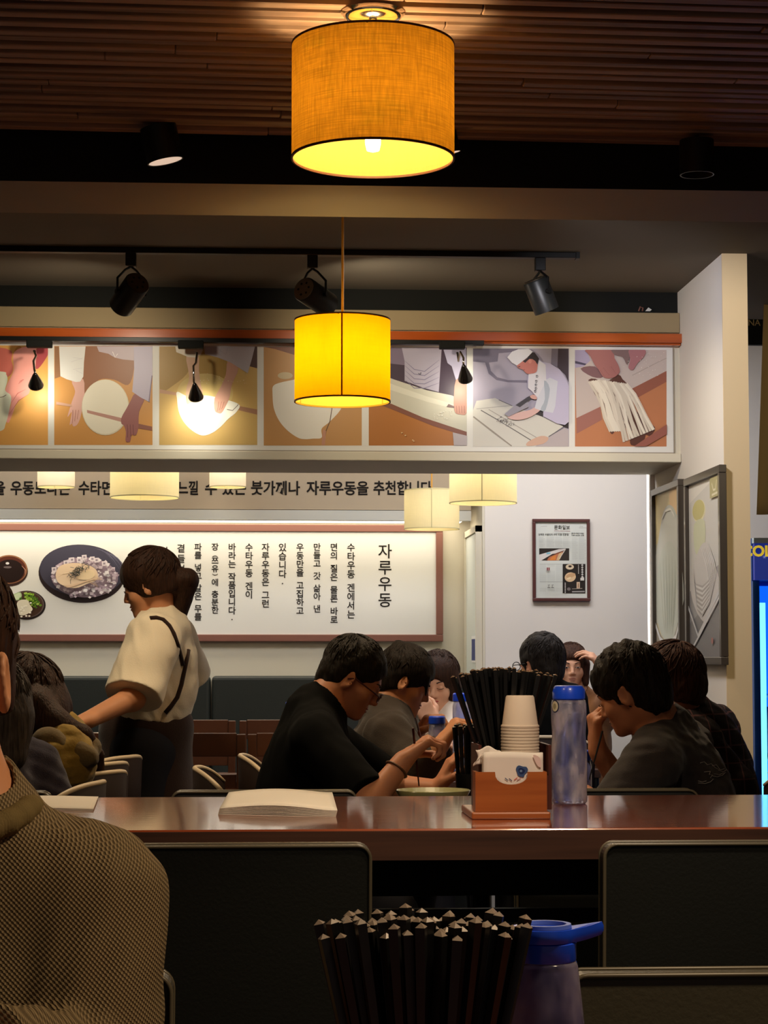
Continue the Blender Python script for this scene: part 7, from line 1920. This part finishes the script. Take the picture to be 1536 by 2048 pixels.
props(mk('side_plate', pl_, mat('grey_glaze', (120, 130, 130), .3, coat=.3), smooth=True), 'small grey side plate deeper on the dark diners table', 'plate')
def small_bottle(u, v_top, Y, zbase, wpx, lid_px, body_m, label, name='water_bottle', nlid=None):
    x = P(u, v_top, Y).x; zt_ = P(u, v_top, Y).z; R_ = pxr(wpx, Y); zl = zt_ - lid_px * Y / FPX
    t = thing(name, (x, Y, zbase), label, 'bottle')
    n = nlid or 36
    mk('body', MB().lathe([(0.0001, zbase + .001), (R_ * .92, zbase + .001), (R_, zbase + .008), (R_, zl - .02), (R_ * .9, zl - .0005), (R_ * .84, zl - .0005), (R_ * .93, zl - .022), (R_ * .93, zbase + .010), (0.0001, zbase + .006)], (x, Y, 0), 36), body_m, t, smooth=True)
    mk('screw_lid', MB().lathe([(0.0001, zl), (R_ * .98, zl), (R_ * 1.0, zl + .003), (R_ * .98, zt_ - .004), (R_ * .86, zt_), (0.0001, zt_)], (x, Y, 0), n), m_blue_lid, t, smooth=True, auto=35)
    return t
small_bottle(874, 1432, 6.4, Z2, 34, 15, m_bot, 'small blue-lidded water bottle between the hands of the person with the bun')
small_bottle(1160, 1500, 6.1, Z2, 46, 20, m_bot, 'wide jar with a blue lid just right of the tall water bottle', 'lidded_jar')
small_bottle(588, 1403, 8.3, .7355, 34, 13, m_bot, 'blue-capped water bottle on the cafe table behind the man in black')
t4 = thing('rear_side_table', (P(920, 1450, 7.85).x, 7.85, 0), 'small dark table in front of the white-topped long-haired person', 'table')
xq = P(925, 1450, 7.85).x
mk('tabletop', MB().box((xq - .22, 7.68, .715), (xq + .2, 8.02, .75)), m_edge, t4, bevel=.003)
for x in (xq - .20, xq + .18):
    for y in (7.70, 7.86): mk('leg', MB().cyl((x, y, 0), (x, y, .7145), .014, n=14), m_black_metal, t4, smooth=True, auto=40)
small_bottle(925, 1386, 7.85, .7505, 40, 16, m_bot, 'blue-capped bottle beside the white-topped person, left of the chopstick fan')
# second row of tables behind
x3a, x3b = P(992, 1450, 8.6).x, P(1190, 1450, 8.6).x
t3 = thing('rear_table', ((x3a + x3b) / 2, 8.3, 0), 'dark table between the white-topped person and the one in black', 'table')
mk('tabletop', MB().box((P(992, 1450, 8.6).x, 8.46, .715), (P(1190, 1450, 8.6).x, 8.74, .75)), m_edge, t3, bevel=.003)
for x, y in ((x3a + .02, 8.72), (x3b - .018, 8.48), (x3a + .02, 8.48), (x3b - .018, 8.72)): mk('leg', MB().cyl((x, y, 0), (x, y, .7145), .014, n=14), m_black_metal, t3, smooth=True, auto=40)
# seats for the diners
def seat_for(g, label, kind='curved'):
    f = nrm((g['seatdir'][0], g['seatdir'][1], 0)); p = A(g['pel'])
    bk = g['bk'] if 'bk' in g else .15 if g.get('reach', .42) > .2 else .17; loc = (p[0] - f[0] * bk, p[1] - f[1] * bk, 0)
    return copy_tree(cc0, loc, facing(f[0], f[1]), label)
seat_for(g5, 'curved chair under the person in the black T-shirt'); seat_for(g6, 'curved chair under the person with the bun')
seat_for(g10, 'curved chair under the charcoal-shirted person'); seat_for(g11, 'curved chair under the plaid-shirted person')
seat_for(g2, 'curved chair under the person in the purple-navy shirt')
seat_for(g8, 'curved chair under the person in black seen from behind'); seat_for(g9, 'curved chair under the person with a raised hand'); seat_for(g7, 'curved chair under the white-topped long-haired person')
